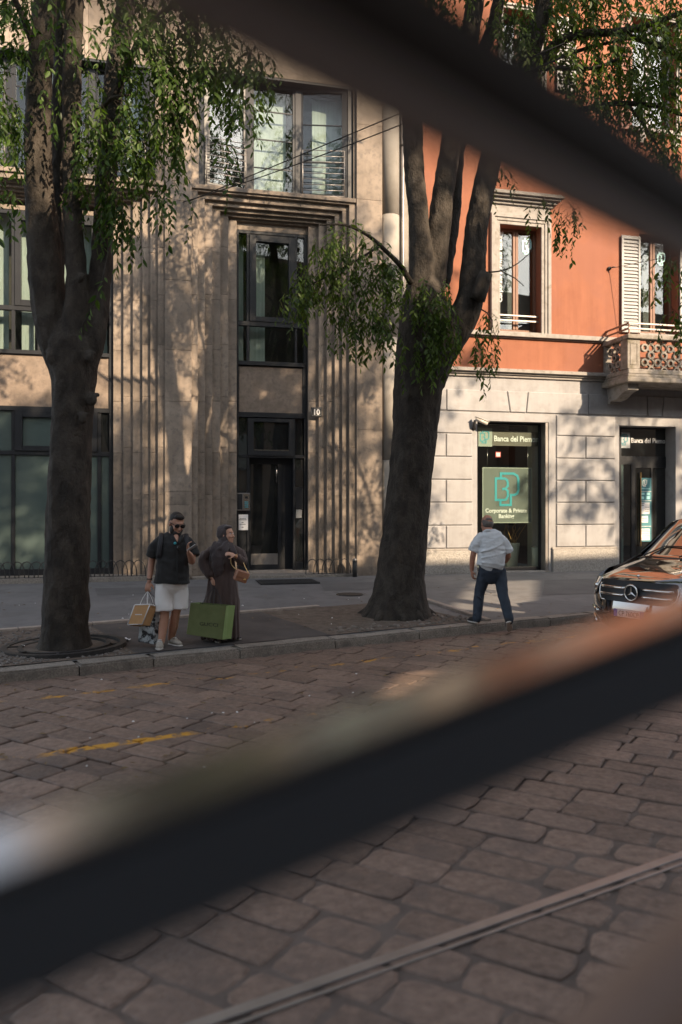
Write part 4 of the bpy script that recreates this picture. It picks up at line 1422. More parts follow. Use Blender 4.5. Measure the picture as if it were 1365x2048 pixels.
# sill band of the first floor
for v0, v1, d in ((676, 673, 0.05), (673, 664, 0.12)):
    fbox('sill_band', BK, 'white_trim', sb(930), sb(1235), 0.0, d, zb(v0, 1000), zb(v1, 1000) - 0.002, 0.006)
# ---- first-floor window with moulded surround and hood
def surround(o, w, zbot, steps=((0.0, 0.045), (0.33, 0.07), (0.62, 0.10))):
    s0, s1, z0, z1 = o
    for t, d in steps:
        a = w * (t + 0.34); b = w * t
        fbox('surround', BK, 'white_trim', s0 - a, s0 - b, 0.0, d, zbot, z1 + a, 0.005)
        fbox('surround', BK, 'white_trim', s1 + b, s1 + a, 0.0, d, zbot, z1 + a, 0.005)
        fbox('surround', BK, 'white_trim', s0 - b, s1 + b, 0.0, d, z1 + b, z1 + a, 0.005)
def hood(o, w, z, frieze):
    s0, s1 = o[0] - w, o[1] + w
    fbox('frieze', BK, 'white_trim', s0 + 0.02, s1 - 0.02, 0.0, 0.035, z, z + frieze)
    for i, (h, d) in enumerate(((0.07, 0.09), (0.07, 0.16), (0.05, 0.24), (0.07, 0.30), (0.035, 0.26))):
        z0 = z + frieze + sum(q for q, _ in ((0.07, 0), (0.07, 0), (0.05, 0), (0.07, 0), (0.035, 0))[:i])
        fbox('hood', BK, 'white_trim', s0 - d + 0.05, s1 + d - 0.05, 0.0, d, z0 + 0.001, z0 + h, 0.008)
surround(o1, 0.26, zb(664, 1000))
hood(o1, 0.27, o1[3] + 0.265, zb(425, 1040) - zb(443, 1040))
def casement(o, d, frame='frame_brown', pane='glass', fw_=0.07, split=True, room=True, rail=True):
    s0, s1, z0, z1 = o
    w = empty('window'); w.parent = BK
    c = (s0 + s1) / 2
    for a, b, p, q in ((s0, s0 + fw_, z0, z1), (s1 - fw_, s1, z0, z1), (s0 + fw_, s1 - fw_, z1 - fw_, z1), (s0 + fw_, s1 - fw_, z0, z0 + fw_ * 1.6)):
        fbox('frame_bar', w, frame, a, b, d - 0.04, d + 0.03, p, q, 0.004)
    if split:
        for k in (-1, 1):
            fbox('frame_bar', w, frame, c + (0.005 if k > 0 else -0.075), c + (0.075 if k > 0 else -0.005), d - 0.035, d + 0.04, z0 + fw_ * 1.6, z1 - fw_, 0.006)
        fbox('pane', w, pane, s0 + fw_, c - 0.075, d - 0.005, d + 0.005, z0 + fw_ * 1.6, z1 - fw_)
        fbox('pane', w, pane, c + 0.075, s1 - fw_, d - 0.005, d + 0.005, z0 + fw_ * 1.6, z1 - fw_)
    else:
        fbox('pane', w, pane, s0 + fw_, s1 - fw_, d - 0.005, d + 0.005, z0 + fw_ * 1.6, z1 - fw_)
    fbox('reveal_sill', BK, 'white_trim', s0, s1, d - 0.05, 0.02, z0 - 0.05, z0, 0.004)
    if room:
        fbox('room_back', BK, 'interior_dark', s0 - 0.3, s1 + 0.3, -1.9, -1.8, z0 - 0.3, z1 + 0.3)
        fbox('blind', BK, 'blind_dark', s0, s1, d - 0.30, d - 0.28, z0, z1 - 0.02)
    return w
w1 = casement(o1, -0.30)
for v in (632, 642):
    z = Z(1040, v, -0.12)
    fbox('guard_bar', BK, 'metal_grey', o1[0], o1[1], -0.14, -0.10, z - 0.02, z + 0.02, 0.004)
# bank monogram as strokes, in unit squares
MONO_P = [(0.22, 0.80), (0.22, 1.0), (0.78, 1.0), (0.95, 0.93), (1.0, 0.82), (1.0, 0.46), (0.94, 0.36), (0.82, 0.32), (0.66, 0.32), (0.66, 0.0), (0.20, 0.0), (0.20, 0.15)]
MONO_B = [(0.0, 0.16), (0.0, 0.84), (0.40, 0.84), (0.50, 0.79), (0.53, 0.70), (0.53, 0.60), (0.43, 0.52), (0.53, 0.44), (0.53, 0.28), (0.46, 0.18), (0.38, 0.16)]
def mono(parent, material, s0, z0, w, h, sw, d):
    f = lambda P: [(s0 + x * w, z0 + z * h) for x, z in P]
    strip('monogram', parent, material, f(MONO_P), sw, 0.003, d=d + 0.004)
    strip('monogram', parent, material, f(MONO_B), sw, 0.003, True, d=d)
    strip('monogram', parent, material, f([(0.28, 0.5), (0.43, 0.52)]), sw, 0.003, d=d + 0.002)
mono(BK, 'logo_pale', S(1046, -0.29), Z(1055, 508, -0.29), S(1062, -0.29) - S(1046, -0.29), Z(1055, 478, -0.29) - Z(1055, 508, -0.29), 0.035, -0.29)
text('lettering', BK, 'paper_white', 'Corporate & Private Banking', 0.155, (S(1004.5, -0.285), 0.285, Z(1000, 604, -0.285)), (math.radians(90), math.radians(-90), 0), 'LEFT', 0.002, 1.0, 0.002)
# ---- balcony door with shutter
casement(o2, -0.30)
mono(BK, 'logo_pale', S(1316, -0.29), Z(1320, 530, -0.29), S(1330, -0.29) - S(1316, -0.29), Z(1320, 506, -0.29) - Z(1320, 530, -0.29), 0.03, -0.29)
def shutter(s0, s1, z0, z1, d, material, n, label=None, th=0.05):
    sh = empty('shutter'); sh.parent = BK
    for a, b, p, q in ((s0, s0 + 0.06, z0, z1), (s1 - 0.06, s1, z0, z1), (s0 + 0.06, s1 - 0.06, z0, z0 + 0.09), (s0 + 0.06, s1 - 0.06, z1 - 0.09, z1)):
        fbox('shutter_frame', sh, material, a, b, d, d + th, p, q, 0.004)
    for i in range(n):
        z = z0 + 0.10 + (z1 - z0 - 0.20) * (i + 0.5) / n
        hh = (z1 - z0 - 0.2) / n
        vs = [(s0 + 0.06, -d - 0.004, z + hh * 0.5), (s1 - 0.06, -d - 0.004, z + hh * 0.5), (s1 - 0.06, -d - th + 0.008, z - hh * 0.36), (s0 + 0.06, -d - th + 0.008, z - hh * 0.36)]
        vs += [(x, y, q - 0.012) for x, y, q in vs]
        mesh('slat', vs, [(0, 1, 2, 3), (7, 6, 5, 4), (0, 4, 5, 1), (1, 5, 6, 2), (2, 6, 7, 3), (3, 7, 4, 0)], material, sh)
shutter(sb(1241), sb(1279) - 0.01, zb(666, 1260), zb(473, 1260), 0.03, 'shutter_white', 26)
shutter(o2[1] + 0.02, o2[1] + 0.52, zb(666, 1260), zb(473, 1260), 0.03, 'shutter_white', 26)
# ---- second-floor windows
surround(o3, 0.16, o3[2], ((0.0, 0.04), (0.5, 0.06)))
casement(o3, -0.30)
shutter(sb(1112), sb(1150), zb(185, 1130), zb(38, 1130), 0.03, 'shutter_white', 20)
surround(o4, 0.12, o4[2], ((0.0, 0.04), (0.5, 0.06)))
casement(o4, -0.30, 'shutter_white')
shutter(sb(1239), sb(1261), zb(262, 1250), zb(44, 1250), 0.05, 'shutter_brown', 22)
fbox('sill', BK, 'white_trim', sb(1262), sb(1362), 0.0, 0.14, zb(270, 1310), zb(262, 1310), 0.008)
for u in (1276, 1345):
    fbox('sill_bracket', BK, 'white_trim', sb(u), sb(u + 12), 0.0, 0.10, zb(292, 1310), zb(270, 1310) - 0.002, 0.01)
fbox('sill', BK, 'white_trim', sb(985), sb(1110), 0.0, 0.14, zb(218, 1047), zb(210, 1047), 0.008)
# ---- balcony
bal = empty('balcony'); bal.parent = BK
BP = 1.12
sL = S(1206, 0.0); sF = sL + 0.06; sR = sL + 3.6
zt = Z(1257, 668, BP); zbm = Z(1257, 764, BP); zcap = zt
zfl = Z(1257, 747, BP)
def bbox(nm, s0, s1, d0, d1, z0, z1, bev=0.01, material='balcony'):
    return fbox(nm, bal, material, s0, s1, d0, d1, z0, z1, bev)
bbox('slab', sL - 0.05, sR + 0.05, 0.0, BP + 0.07, zbm, zfl - 0.08, 0.02)
bbox('slab_moulding', sL, sR, 0.001, BP + 0.02, zfl - 0.08, zfl, 0.015)
bbox('bottom_rail', sL + 0.02, sR - 0.02, 0.0, BP, zfl, zfl + 0.13, 0.02)
bbox('top_rail', sL - 0.02, sR + 0.02, BP - 0.20, BP + 0.05, zt - 0.11, zt, 0.012)
bbox('top_rail', sL - 0.02, sL + 0.20, 0.0, BP - 0.203, zt - 0.11, zt, 0.012)
# corner pier with sunk panel
pier = bbox('corner_pier', sL + 0.005, sL + 0.36, BP - 0.33, BP - 0.01, zfl + 0.13, zt - 0.11, 0.01)
strip('pier_moulding', bal, 'balcony', [(sL + 0.09, zfl + 0.24), (sL + 0.28, zfl + 0.24), (sL + 0.28, zt - 0.22), (sL + 0.09, zt - 0.22)], 0.025, 0.012, True, d=BP - 0.01)
bbox('wall_pier', sL + 0.01, sL + 0.2, 0.0, 0.10, zfl + 0.13, zt - 0.11, 0.01)
# pierced parapet of rings and octagons (front and side)
z0p, z1p = zfl + 0.13, zt - 0.11
def ring(nm, cs, czz, r_out, r_in, n, plane, d, thick=0.10, sq=False):
    vs, fs = [], []
    for i in range(n):
        a = 2 * math.pi * (i + 0.5) / n
        for (rr, dd) in ((r_in, -thick / 2), (r_in, thick / 2), (r_out, thick / 2), (r_out, -thick / 2)):
            x, zv = cs + math.cos(a) * rr, czz + math.sin(a) * rr
            if plane == 'front':
                vs.append((x, -(d + dd), zv))
            else:
                vs.append((d + dd, -x, zv))
    for i in range(n):
        j = (i + 1) % n
        for k in range(4):
            fs.append((i * 4 + k, j * 4 + k, j * 4 + (k + 1) % 4, i * 4 + (k + 1) % 4))
    mesh(nm, vs, fs, 'balcony', bal)
hgt = z1p - z0p
cell = hgt / 2.0
import math as _m
def screen(x0, x1, plane, d):
    nx = max(1, int(round((x1 - x0) / (cell * 0.5))))
    stp = (x1 - x0) / nx
    for i in range(nx + 1):
        for j in range(5):
            x, zv = x0 + i * stp, z0p + hgt * j / 4
            if (i + j) % 2 == 0:
                if x - 0.05 < x0 or x + 0.05 > x1 or j in (0, 4):
                    if j in (0, 4) and x0 + 0.05 < x < x1 - 0.05:
                        ring('parapet_ring', x, zv, stp * 0.52, stp * 0.30, 14, plane, d)
                    continue
                ring('parapet_ring', x, zv, stp * 0.56, stp * 0.30, 16, plane, d)
            elif x0 + 0.05 < x < x1 - 0.05 and j in (1, 3):
                ring('parapet_octagon', x, zv, stp * 0.60, stp * 0.40, 8, plane, d, 0.07)
screen(sL + 0.36, sR - 0.3, 'front', BP - 0.13)
screen(0.10, BP - 0.33, 'side', sL + 0.10)
# iron handrail over the parapet
hz = Z(1257, 644, BP) ; hm = (hz + zt) / 2 + 0.02
for z in (hz, hm):
    bbox('handrail', sL + 0.08, sR, BP - 0.11, BP - 0.07, z - 0.02, z + 0.02, 0.003, 'metal_grey')
    bbox('handrail', sL + 0.08, sL + 0.12, 0.0, BP - 0.112, z - 0.02, z + 0.02, 0.003, 'frame_brown')
for s_, d_ in ((sL + 0.10, BP - 0.09), (sL + 1.6, BP - 0.09), (sL + 0.10, 0.05)):
    bbox('baluster', s_ - 0.016, s_ + 0.016, d_ - 0.016, d_ + 0.016, zt, hz - 0.021, 0.002, 'frame_brown')
# brackets under the slab
for s_ in (sL + 0.12, sR - 0.45):
    prof = [(0.0, zbm - 0.001), (0.95, zbm - 0.001), (0.95, zbm - 0.16), (0.72, zbm - 0.20), (0.45, zbm - 0.33), (0.15, zbm - 0.36), (0.15, zbm - 0.42), (0.0, zbm - 0.42)]
    n = len(prof)
    vs = [(s_, -d, z) for d, z in prof] + [(s_ + 0.30, -d, z) for d, z in prof]
    bm = bmesh.new()
    vv = [bm.verts.new(q) for q in vs]
    bm.faces.new(vv[:n]); bm.faces.new(vv[n:][::-1])
    for i in range(n):
        bm.faces.new((vv[i], vv[i + n], vv[(i + 1) % n + n], vv[(i + 1) % n]))
    from_bm('bracket', bm, 'white_trim', bal)
# ---- shop window
DS = -0.30
sw_ = empty('shop_window'); sw_.parent = BK
a0, a1, zq0, zq1 = s_a, s_b, zb(1143, 1027), zo1
fr = 0.05
for p in ((a0, a0 + fr, zq0, zq1), (a1 - 0.13, a1 - 0.08, zq0, zq1), (a0 + fr, a1 - 0.13, zq1 - fr, zq1), (a0 + fr, a1 - 0.13, zq0, zq0 + 0.09)):
    fbox('frame_bar', sw_, 'frame', p[0], p[1], DS - 0.05, DS + 0.03, p[2], p[3], 0.003)
fbox('frame_bar', sw_, 'metal_grey', a1 - 0.08, a1, DS - 0.05, -0.02, zq0, zq1, 0.003)
fbox('pane', sw_, 'glass', a0 + fr, a1 - 0.13, DS - 0.006, DS + 0.006, zq0 + 0.09, zq1 - fr)
fbox('threshold', BK, 'white_trim', a0 - 0.05, a1 + 0.05, -0.5, 0.04, 0.05, zq0 + 0.004, 0.008)
# room behind
fbox('room_floor', BK, 'grey_ink', a0 - 0.4, a1 + 0.4, -3.2, -0.91, 0.05, zq0 + 0.02)
fbox('room_back', BK, 'interior_mid', a0 - 0.4, a1 + 0.4, -3.3, -3.2, 0.0, zq1 + 0.5)
fbox('room_side', BK, 'interior_mid', a0 - 0.5, a0 - 0.3, -3.2, -0.91, 0.0, zq1 + 0.5)
fbox('room_side', BK, 'interior_pale', S(1069, -0.95), a1 + 0.2, -1.35, -0.92, 0.05, zq1 + 0.5)
fbox('room_ceiling', BK, 'interior_dark', a0 - 0.4, a1 + 0.4, -3.2, -0.91, zq1 + 0.3, zq1 + 0.4)
# fascia sign hung inside
DG = DS - 0.08
def su(u): return S(u, DG)
def zu(v, u=1027): return Z(u, v, DG)
fs_ = empty('bank_sign'); fs_.parent = BK
fbox('sign_panel', fs_, 'sign_olive', su(985.5), su(1086), DG - 0.03, DG, zu(892), zu(863))
fbox('logo_panel', fs_, 'sign_pale', su(957), su(985), DG - 0.03, DG + 0.004, zu(894), zu(857))
mono(fs_, 'logo_teal', su(961), zu(887), su(978) - su(961), zu(864) - zu(887), 0.022, DG + 0.006)
text('lettering', fs_, 'white_ink', 'Banca del Piemonte', 0.205, (su(988), -(DG + 0.005), zu(883)), RX90, 'LEFT', 0.002, 0.86, 0.004)
# poster on two wires
po = empty('poster'); po.parent = BK
DPp = DS - 0.16
def sp_(u): return S(u, DPp)
def zp_(v): return Z(1015, v, DPp)
fbox('poster_panel', po, 'poster', sp_(966), sp_(1063), DPp - 0.02, DPp, zp_(1045), zp_(936))
strip('poster_edge', po, 'sign_pale', [(sp_(966), zp_(1045)), (sp_(1063), zp_(1045)), (sp_(1063), zp_(936)), (sp_(966), zp_(936))], 0.022, 0.004, True, d=DPp)
mono(po, 'logo_teal', sp_(992), zp_(1010), sp_(1037) - sp_(992), zp_(947) - zp_(1010), 0.06, DPp + 0.003)
text('lettering', po, 'white_ink', 'Corporate & Private', 0.15, (sp_(1013), -(DPp + 0.004), zp_(1025)), RX90, 'CENTER', 0.002, 0.94, 0.003)
text('lettering', po, 'white_ink', 'Banking', 0.15, (sp_(1013), -(DPp + 0.004), zp_(1036)), RX90, 'CENTER', 0.002, 0.94, 0.003)
for u in (975, 1056):
    tube('wire', po, 'steel', [(sp_(u), -DPp, zp_(936)), (sp_(u), -DPp, zp_(896))], 0.005, 5, 1)
st = empty('sticker'); st.parent = BK
fbox('sticker_face', st, 'paper_white', S(993, DS), S(1001, DS), DS - 0.011, DS - 0.008, Z(997, 913, DS), Z(997, 905, DS))
strip('sticker_edge', st, 'red_ink', [(S(992.6, DS), Z(997, 913.6, DS)), (S(1001.6, DS), Z(997, 913.6, DS)), (S(1001.6, DS), Z(997, 904.5, DS)), (S(992.6, DS), Z(997, 904.5, DS))], 0.02, 0.001, True, d=DS - 0.0085)
# tall planter with twisted dry twigs, and a bin, behind the glass
def in_room(u, v, d):
    return fw(S(u, d), d, Z(u, v, d))
pl = empty('planter', fw(S(1024, -1.1), -1.1, zq0 + 0.02), FA)
tag(pl, 'tall pale tapered planter with golden twisted twigs inside the bank window', 'planter')
ph = Z(1024, 1086, -1.1) - (zq0 + 0.02)
tube('pot', pl, 'ceramic', [(0, 0, 0), (0, 0, ph * 0.5), (0, 0, ph - 0.03), (0, 0, ph)], [0.15, 0.18, 0.212, 0.21], 20, 0.2)
for i in range(9):
    a = rnd.uniform(0, 6.28); q = Vector((0.08 * math.cos(a), 0.08 * math.sin(a), ph - 0.02)); pts = [q.copy()]
    dv = Vector((0.35 * math.cos(a) + 0.25, 0.35 * math.sin(a), 1)).normalized()
    for k in range(rnd.randint(5, 11)):
        dv = (dv + Vector((rnd.uniform(-.6, .6), rnd.uniform(-.6, .6), rnd.uniform(-.2, .35)))).normalized()
        q = q + dv * 0.085; pts.append(q.copy())
    tube('twig', pl, 'twig_gold', pts, [0.012 - 0.009 * k / len(pts) for k in range(len(pts))], 5, 0.05)
bn = empty('waste_bin', fw(S(1074, -0.62), -0.62, zq0 + 0.02), FA)
tag(bn, 'plain grey cylindrical bin behind the bank window glass', 'bin')
bh = Z(1074, 1094, -0.62) - (zq0 + 0.02)
tube('bin_body', bn, 'ceramic', [(0, 0, 0), (0, 0, bh)], [0.125, 0.135], 18, 0.5)
tube('bin_rim', bn, 'steel', [(0, 0, bh), (0, 0, bh + 0.02)], [0.14, 0.14], 18, 0.5)
# security camera
sc_ = empty('security_camera', fw(S(952, 0.1), 0.0, zb(858, 955)), FA)
tag(sc_, 'small cream security camera at the corner of the bank window', 'camera')
tube('arm', sc_, 'metal_dark', [(0, 0, 0.0), (-0.05, -0.10, 0.06), (-0.04, -0.16, 0.20)], [0.045, 0.04, 0.035], 8, 0.05)
tube('housing', sc_, 'camera_white', [(-0.03, -0.18, 0.24), (0.26, -0.22, 0.12)], 0.055, 10, 0.5, side=(0, 0, 1))
tube('hood', sc_, 'camera_white', [(-0.05, -0.18, 0.285), (0.30, -0.22, 0.155)], [(0.012, 0.07), (0.012, 0.075)], 10, 0.5, side=(0, 0, 1))
# ---- bank entrance
DE = -0.45
de = empty('entrance_door'); de.parent = BK
def eb(nm, u0, u1, v0, v1, material='frame', d0=-0.05, d1=0.03, parent=None):
    return fbox(nm, parent or de, material, S(u0, DE), S(u1, DE), DE + d0, DE + d1, Z(1295, v1, DE), Z(1295, v0, DE), 0.003)
eb('frame_bar', 1239, 1242, 853, 1150); eb('frame_bar', 1347, 1356, 853, 1150); eb('frame_bar', 1242, 1347, 913, 930)
eb('frame_bar', 1242, 1347, 853, 858)
eb('pane', 1242, 1347, 858, 913, 'glass_dark', -0.006, 0.006)
eb('frame_bar', 1262, 1270, 930, 1150); eb('frame_bar', 1301, 1305, 936, 1150); eb('frame_bar', 1270, 1347, 930, 936)
eb('side_panel', 1242, 1246.5, 930, 1150, 'glass_frost', -0.01, 0.02)
eb('pane', 1246.5, 1262, 930, 1150, 'glass_dark', -0.006, 0.006)
eb('pane', 1270, 1301, 936, 1150, 'glass_dark', -0.006, 0.006)
eb('pane', 1305, 1347, 936, 1150, 'glass_dark', -0.006, 0.006)
eb('pull_handle', 1278, 1280, 945, 1092, 'gold', 0.06, 0.085)
text('lettering', de, 'black_ink', 'BANCOMAT', 0.20, (S(1245.8, DE), -(DE + 0.025), Z(1244, 1076, DE)), (math.radians(90), math.radians(-90), 0), 'LEFT', 0.002, 1.15, 0.004)
es = empty('bank_sign'); es.parent = BK
fbox('logo_panel', es, 'bag_grey', S(1240.5, DE), S(1260, DE), DE + 0.008, DE + 0.014, Z(1295, 897, DE), Z(1295, 866, DE))
mono(es, 'teal_sheet', S(1242, DE), Z(1295, 891, DE), S(1254.5, DE) - S(1242, DE), Z(1295, 870, DE) - Z(1295, 891, DE), 0.024, DE + 0.016)
text('lettering', es, 'paper_white', 'Banca del Piemonte', 0.185, (S(1262, DE), -(DE + 0.009), Z(1295, 886, DE)), RX90, 'LEFT', 0.001, 0.86, 0.002)
ns = empty('notice_board'); ns.parent = BK
fbox('notice_panel', ns, 'teal_sheet', S(1280, DE), S(1301.5, DE), DE + 0.032, DE + 0.038, Z(1295, 1083, DE), Z(1295, 956, DE))
mono(ns, 'white_ink', S(1284.5, DE), Z(1295, 973, DE), S(1292, DE) - S(1284.5, DE), Z(1295, 960, DE) - Z(1295, 973, DE), 0.016, DE + 0.039)
for v0, v1, a, b, mt in ((982.5, 983.5, 1280.5, 1301, 'white_ink'), (976.8, 978, 1281, 1298, 'logo_pale'), (1001, 1002, 1280.5, 1301, 'white_ink'), (1052, 1053, 1280.5, 1301, 'white_ink'),
                     (1005, 1028, 1280.5, 1298, 'paper_white'), (1032, 1045, 1281, 1294.5, 'paper_white'), (1057, 1080, 1280.5, 1298, 'paper_white'),
                     (985.5, 990, 1281, 1288, 'logo_pale'), (993, 998.5, 1281, 1287, 'logo_pale'), (985, 990, 1292, 1298, 'logo_pale'), (992, 998.5, 1292, 1298, 'logo_pale')):
    fbox('notice_sheet', ns, mt, S(a, DE), S(b, DE), DE + 0.039, DE + 0.041, Z(1295, v1, DE), Z(1295, v0, DE))
for v, a, b, mt in ((1006.5, 1281.5, 1287, 'black_ink'), (1010, 1281.5, 1286, 'black_ink'), (1059.5, 1281.5, 1296, 'grey_ink'), (1063, 1281.5, 1297, 'grey_ink'), (1067, 1281.5, 1296, 'grey_ink'), (1071, 1284.5, 1297, 'grey_ink'), (1076, 1280.8, 1283.4, 'red_ink'), (1040, 1283, 1286, 'red_ink'), (1036, 1283, 1293, 'grey_ink'), (1014, 1289, 1297, 'grey_ink'), (1018, 1289, 1297, 'grey_ink'), (1022, 1289, 1296, 'grey_ink')):
    fbox('print_line', ns, mt, S(a, DE), S(b, DE), DE + 0.042, DE + 0.043, Z(1295, v + 1.2, DE), Z(1295, v, DE))
fbox('room_back', BK, 'interior_dark', s_c - 0.3, s_d + 0.3, -1.6, -1.5, 0.0, zo2 + 0.3)
fbox('body', BK, 'interior_dark', sb(U0), sb(U1), -8, -3.4, 0.0, WALLT)

# ---- overhead wires fixed to the fronts
def wire(name, a, b, sag, label, r=0.012, n=14):
    a, b = Vector(a), Vector(b)
    pts = [a + (b - a) * (i / n) - Vector((0, 0, sag * 4 * (i / n) * (1 - i / n))) for i in range(n + 1)]
    o = tube(name, None, 'wire', [p - a for p in pts], r, 5, 5)
    o.location = a
    return tag(o, label, 'cable')
p0 = fw(S(367, PIL_D), PIL_D, Z(367, 404, PIL_D))
wire('cable', p0, pp(1130, 112, 12.0), 0.12, 'lower of two dark cables anchored on the stone pilaster', 0.011)
wire('cable', p0 + FD * 0.12 + Vector((0, 0, 0.03)), pp(1130, 86, 12.2), 0.02, 'upper of two dark cables rising from the stone pilaster', 0.011)
hk = fw(S(1219, 0.02), 0.02, Z(1219, 537, 0.02))
wk = empty('wall_hook', hk, FA)
tag(wk, 'dark iron wire hook on the orange wall left of the shutter', 'hook')
tube('hook_plate', wk, 'metal_dark', [(0, 0.02, 0), (0, -0.03, 0)], 0.05, 8, 1)
tube('hook_arm', wk, 'metal_dark', [(0, -0.02, 0), (0.05, -0.10, 0.01), (0.10, -0.14, 0.0)], 0.018, 6, 0.05)
wire('cable', hk + ND * 0.12 + FD * 0.1, W(18, OPP_M + 0.02, 9.0), 0.25, 'thin span wire leaving the hook beside the white shutter', 0.008)
# ------------------------------------------------------------------ trees
nrng = np.random.default_rng(11)
class Foliage:
    """leaves and twigs hanging through given volumes, grown many at a time"""
    def __init__(self):
        self.v, self.tv, self.tf = [], [], []
        self.ntv = 0
        self.n = 0
    def grow(self, p, d, length, leaf, thick=0.004, spacing=0.045, droop=0.16):
        n = len(p)
        q, dv = p.copy(), d.copy()
        ks = np.maximum(3, (length / spacing).astype(int))
        unit = lambda x: x / (np.linalg.norm(x, axis=1, keepdims=True) + 1e-9)
        prev = None
        for i in range(int(ks.max())):
            on = i < ks
            dv = unit(dv + nrng.normal(0, .10, (n, 3)) * (1, 1, .5) + np.array((0, 0, -droop)))
            q2 = q + dv * spacing
            side = np.cross(dv, (0, 0, 1.0)) + 0.05 * np.array((math.cos(i), math.sin(i), 0))
            side = unit(side)
            up = np.cross(side, dv)
            rot = nrng.normal(0, .7, (n, 1))
            s2 = (side * np.cos(rot) + up * np.sin(rot)) * (-1 if i % 2 else 1)
            if i > 0 and on.any():
                ld = unit(dv * .55 + s2 * .75 + np.array((0, 0, -.45)) + nrng.normal(0, .15, (n, 3)))
                L = (leaf * nrng.uniform(.45, 1.35, n))[:, None]
                wv = unit(np.cross(ld, s2 * .3 + up + nrng.normal(0, .35, (n, 3))))
                nv = np.cross(wv, ld)
                wd = L * nrng.uniform(.17, .23, (n, 1))
                lf = np.stack([q2, q2 + ld * L * .3 + wv * wd * .85 + nv * L * .03, q2 + ld * L * .62 + wv * wd * .75, q2 + ld * L - nv * L * .10,
                               q2 + ld * L * .62 - wv * wd * .75, q2 + ld * L * .3 - wv * wd * .85 + nv * L * .03, q2 + ld * L * .45 - nv * L * .04], 1)
                self.v.append(lf[on].reshape(-1, 3))
                self.n += int(on.sum())
            t = thick * (1 - .7 * i / np.maximum(ks, 1))[:, None]
            ring = np.stack([q + (side * math.cos(c) + up * math.sin(c)) * t for c in (0, 2.1, 4.2)], 1)
            idx = self.ntv + np.arange(n) * 3
            self.tv.append(ring.reshape(-1, 3))
            self.ntv += n * 3
            if prev is not None:
                for c in range(3):
                    e = (c + 1) % 3
                    self.tf.append(np.stack([prev + c, prev + e, idx + e, idx + c], 1)[on])
            prev = idx
            q = q2
    def twig(self, p, d, length, leaf, spacing=.045, droop=.16):
        d = np.array(d, float)
        self.grow(np.array([p], float), (d / np.linalg.norm(d))[None, :], np.array([length]), leaf, spacing=spacing, droop=droop)
    def volume(self, c, r, n, leaf=0.105, L=(0.35, 0.8), centre=None, droop=0.16, spacing=0.045):
        c = np.array(c, float)
        e = nrng.normal(0, 1, (n, 3))
        e = e / np.linalg.norm(e, axis=1, keepdims=True) * nrng.random((n, 1)) ** (1 / 3)
        p = c + e * np.array(r)
        a = nrng.uniform(0, 2 * math.pi, n)
        out = np.stack([np.cos(a), np.sin(a), nrng.uniform(-.5, .35, n)], 1)
        if centre is not None:
            o = p - np.array(centre)
            o[:, 2] = 0
            out += .9 * o / (np.linalg.norm(o, axis=1, keepdims=True) + 1e-6)
        out /= np.linalg.norm(out, axis=1, keepdims=True)
        self.grow(p, out, nrng.uniform(L[0], L[1], n), leaf, droop=droop, spacing=spacing)
    def build(self, tree, origin, material='leaf'):
        o = np.array(origin)
        v = np.concatenate(self.v) - o
        b = (np.arange(self.n) * 7)[:, None, None]
        f = (b + np.array([[0, 1, 6], [1, 2, 6], [2, 3, 6], [3, 4, 6], [4, 5, 6], [5, 0, 6]])[None]).reshape(-1, 3)
        tv, tf = np.concatenate(self.tv) - o, np.concatenate(self.tf)
        for nm, vv, ff, mt in (('crown', v, f, material), ('twigs', tv, tf, 'bark')):
            k = ff.shape[1]
            me = bpy.data.meshes.new(nm)
            me.vertices.add(len(vv))
            me.vertices.foreach_set('co', vv.astype(np.float32).ravel())
            me.loops.add(ff.size)
            me.loops.foreach_set('vertex_index', ff.astype(np.int32).ravel())
            me.polygons.add(len(ff))
            me.polygons.foreach_set('loop_start', np.arange(0, ff.size, k, dtype=np.int32))
            me.update(calc_edges=True)
            stuff(link(nm, me, mt, tree))
def limb(tree, origin, name, spec, nseg=14, wob=0.10, wscale=2.2, step=0.09):
    """spec: (u, v, depth, width in px)"""
    o = Vector(origin)
    pts = [pp(u, v, Y) - o for u, v, Y, w in spec]
    rads = [max(0.008, w * Y / FPX / 2) for u, v, Y, w in spec]
    vs, fs = tube_geo(pts, rads, nseg, step, wob=wob, wscale=wscale)
    return mesh(name, vs, fs, 'bark', tree, True)
def stems(tree, origin, specs, bumps=(), voxel=.019):
    """trunk and main limbs grown together into one surface"""
    o = Vector(origin)
    g = []
    for k, spec in enumerate(specs):
        pts = [pp(u, v, Y) for u, v, Y, w in spec]
        rads = [max(.02, w * Y / FPX / 2) for u, v, Y, w in spec]
        g.append(tube_geo(pts, rads, 28 if k == 0 else 18, .07, wob=.05 if k == 0 else .06, wscale=1.7, round_cap=True, flute=.035 if k == 0 else .02))
    for u, v, Y, r in bumps:
        g.append(ell(pp(u, v, Y), (r * .8, r * .55, r), None, 12))
        g.append(ell(pp(u, v, Y) + Vector((0, .04, r * .9)), (r * 1.1, r * .7, r * .4), None, 12))
    return blob('trunk', tree, 'bark', g, voxel, 4, o, (.020, (6.5, 6.5, 3.2)))
def scar(tree, origin, u, v, Y, r, depth=0.03):
    """raised ring where a branch was cut"""
    c = pp(u, v, Y) - Vector(origin)
    vs, fs = [], []
    n = 14
    for i in range(n):
        a = 2 * math.pi * i / n
        for rr, dd in ((r * 1.25, 0.05), (r, -depth), (r * 0.7, -depth * 0.6), (r * 0.45, 0.03)):
            vs.append(c + Vector((math.cos(a) * rr, dd, math.sin(a) * rr * 1.2)))
    for i in range(n):
        j = (i + 1) % n
        for k in range(3):
            fs.append((i * 4 + k, j * 4 + k, j * 4 + k + 1, i * 4 + k + 1))
    mesh('bark_scar', vs, fs, 'bark', tree, True)

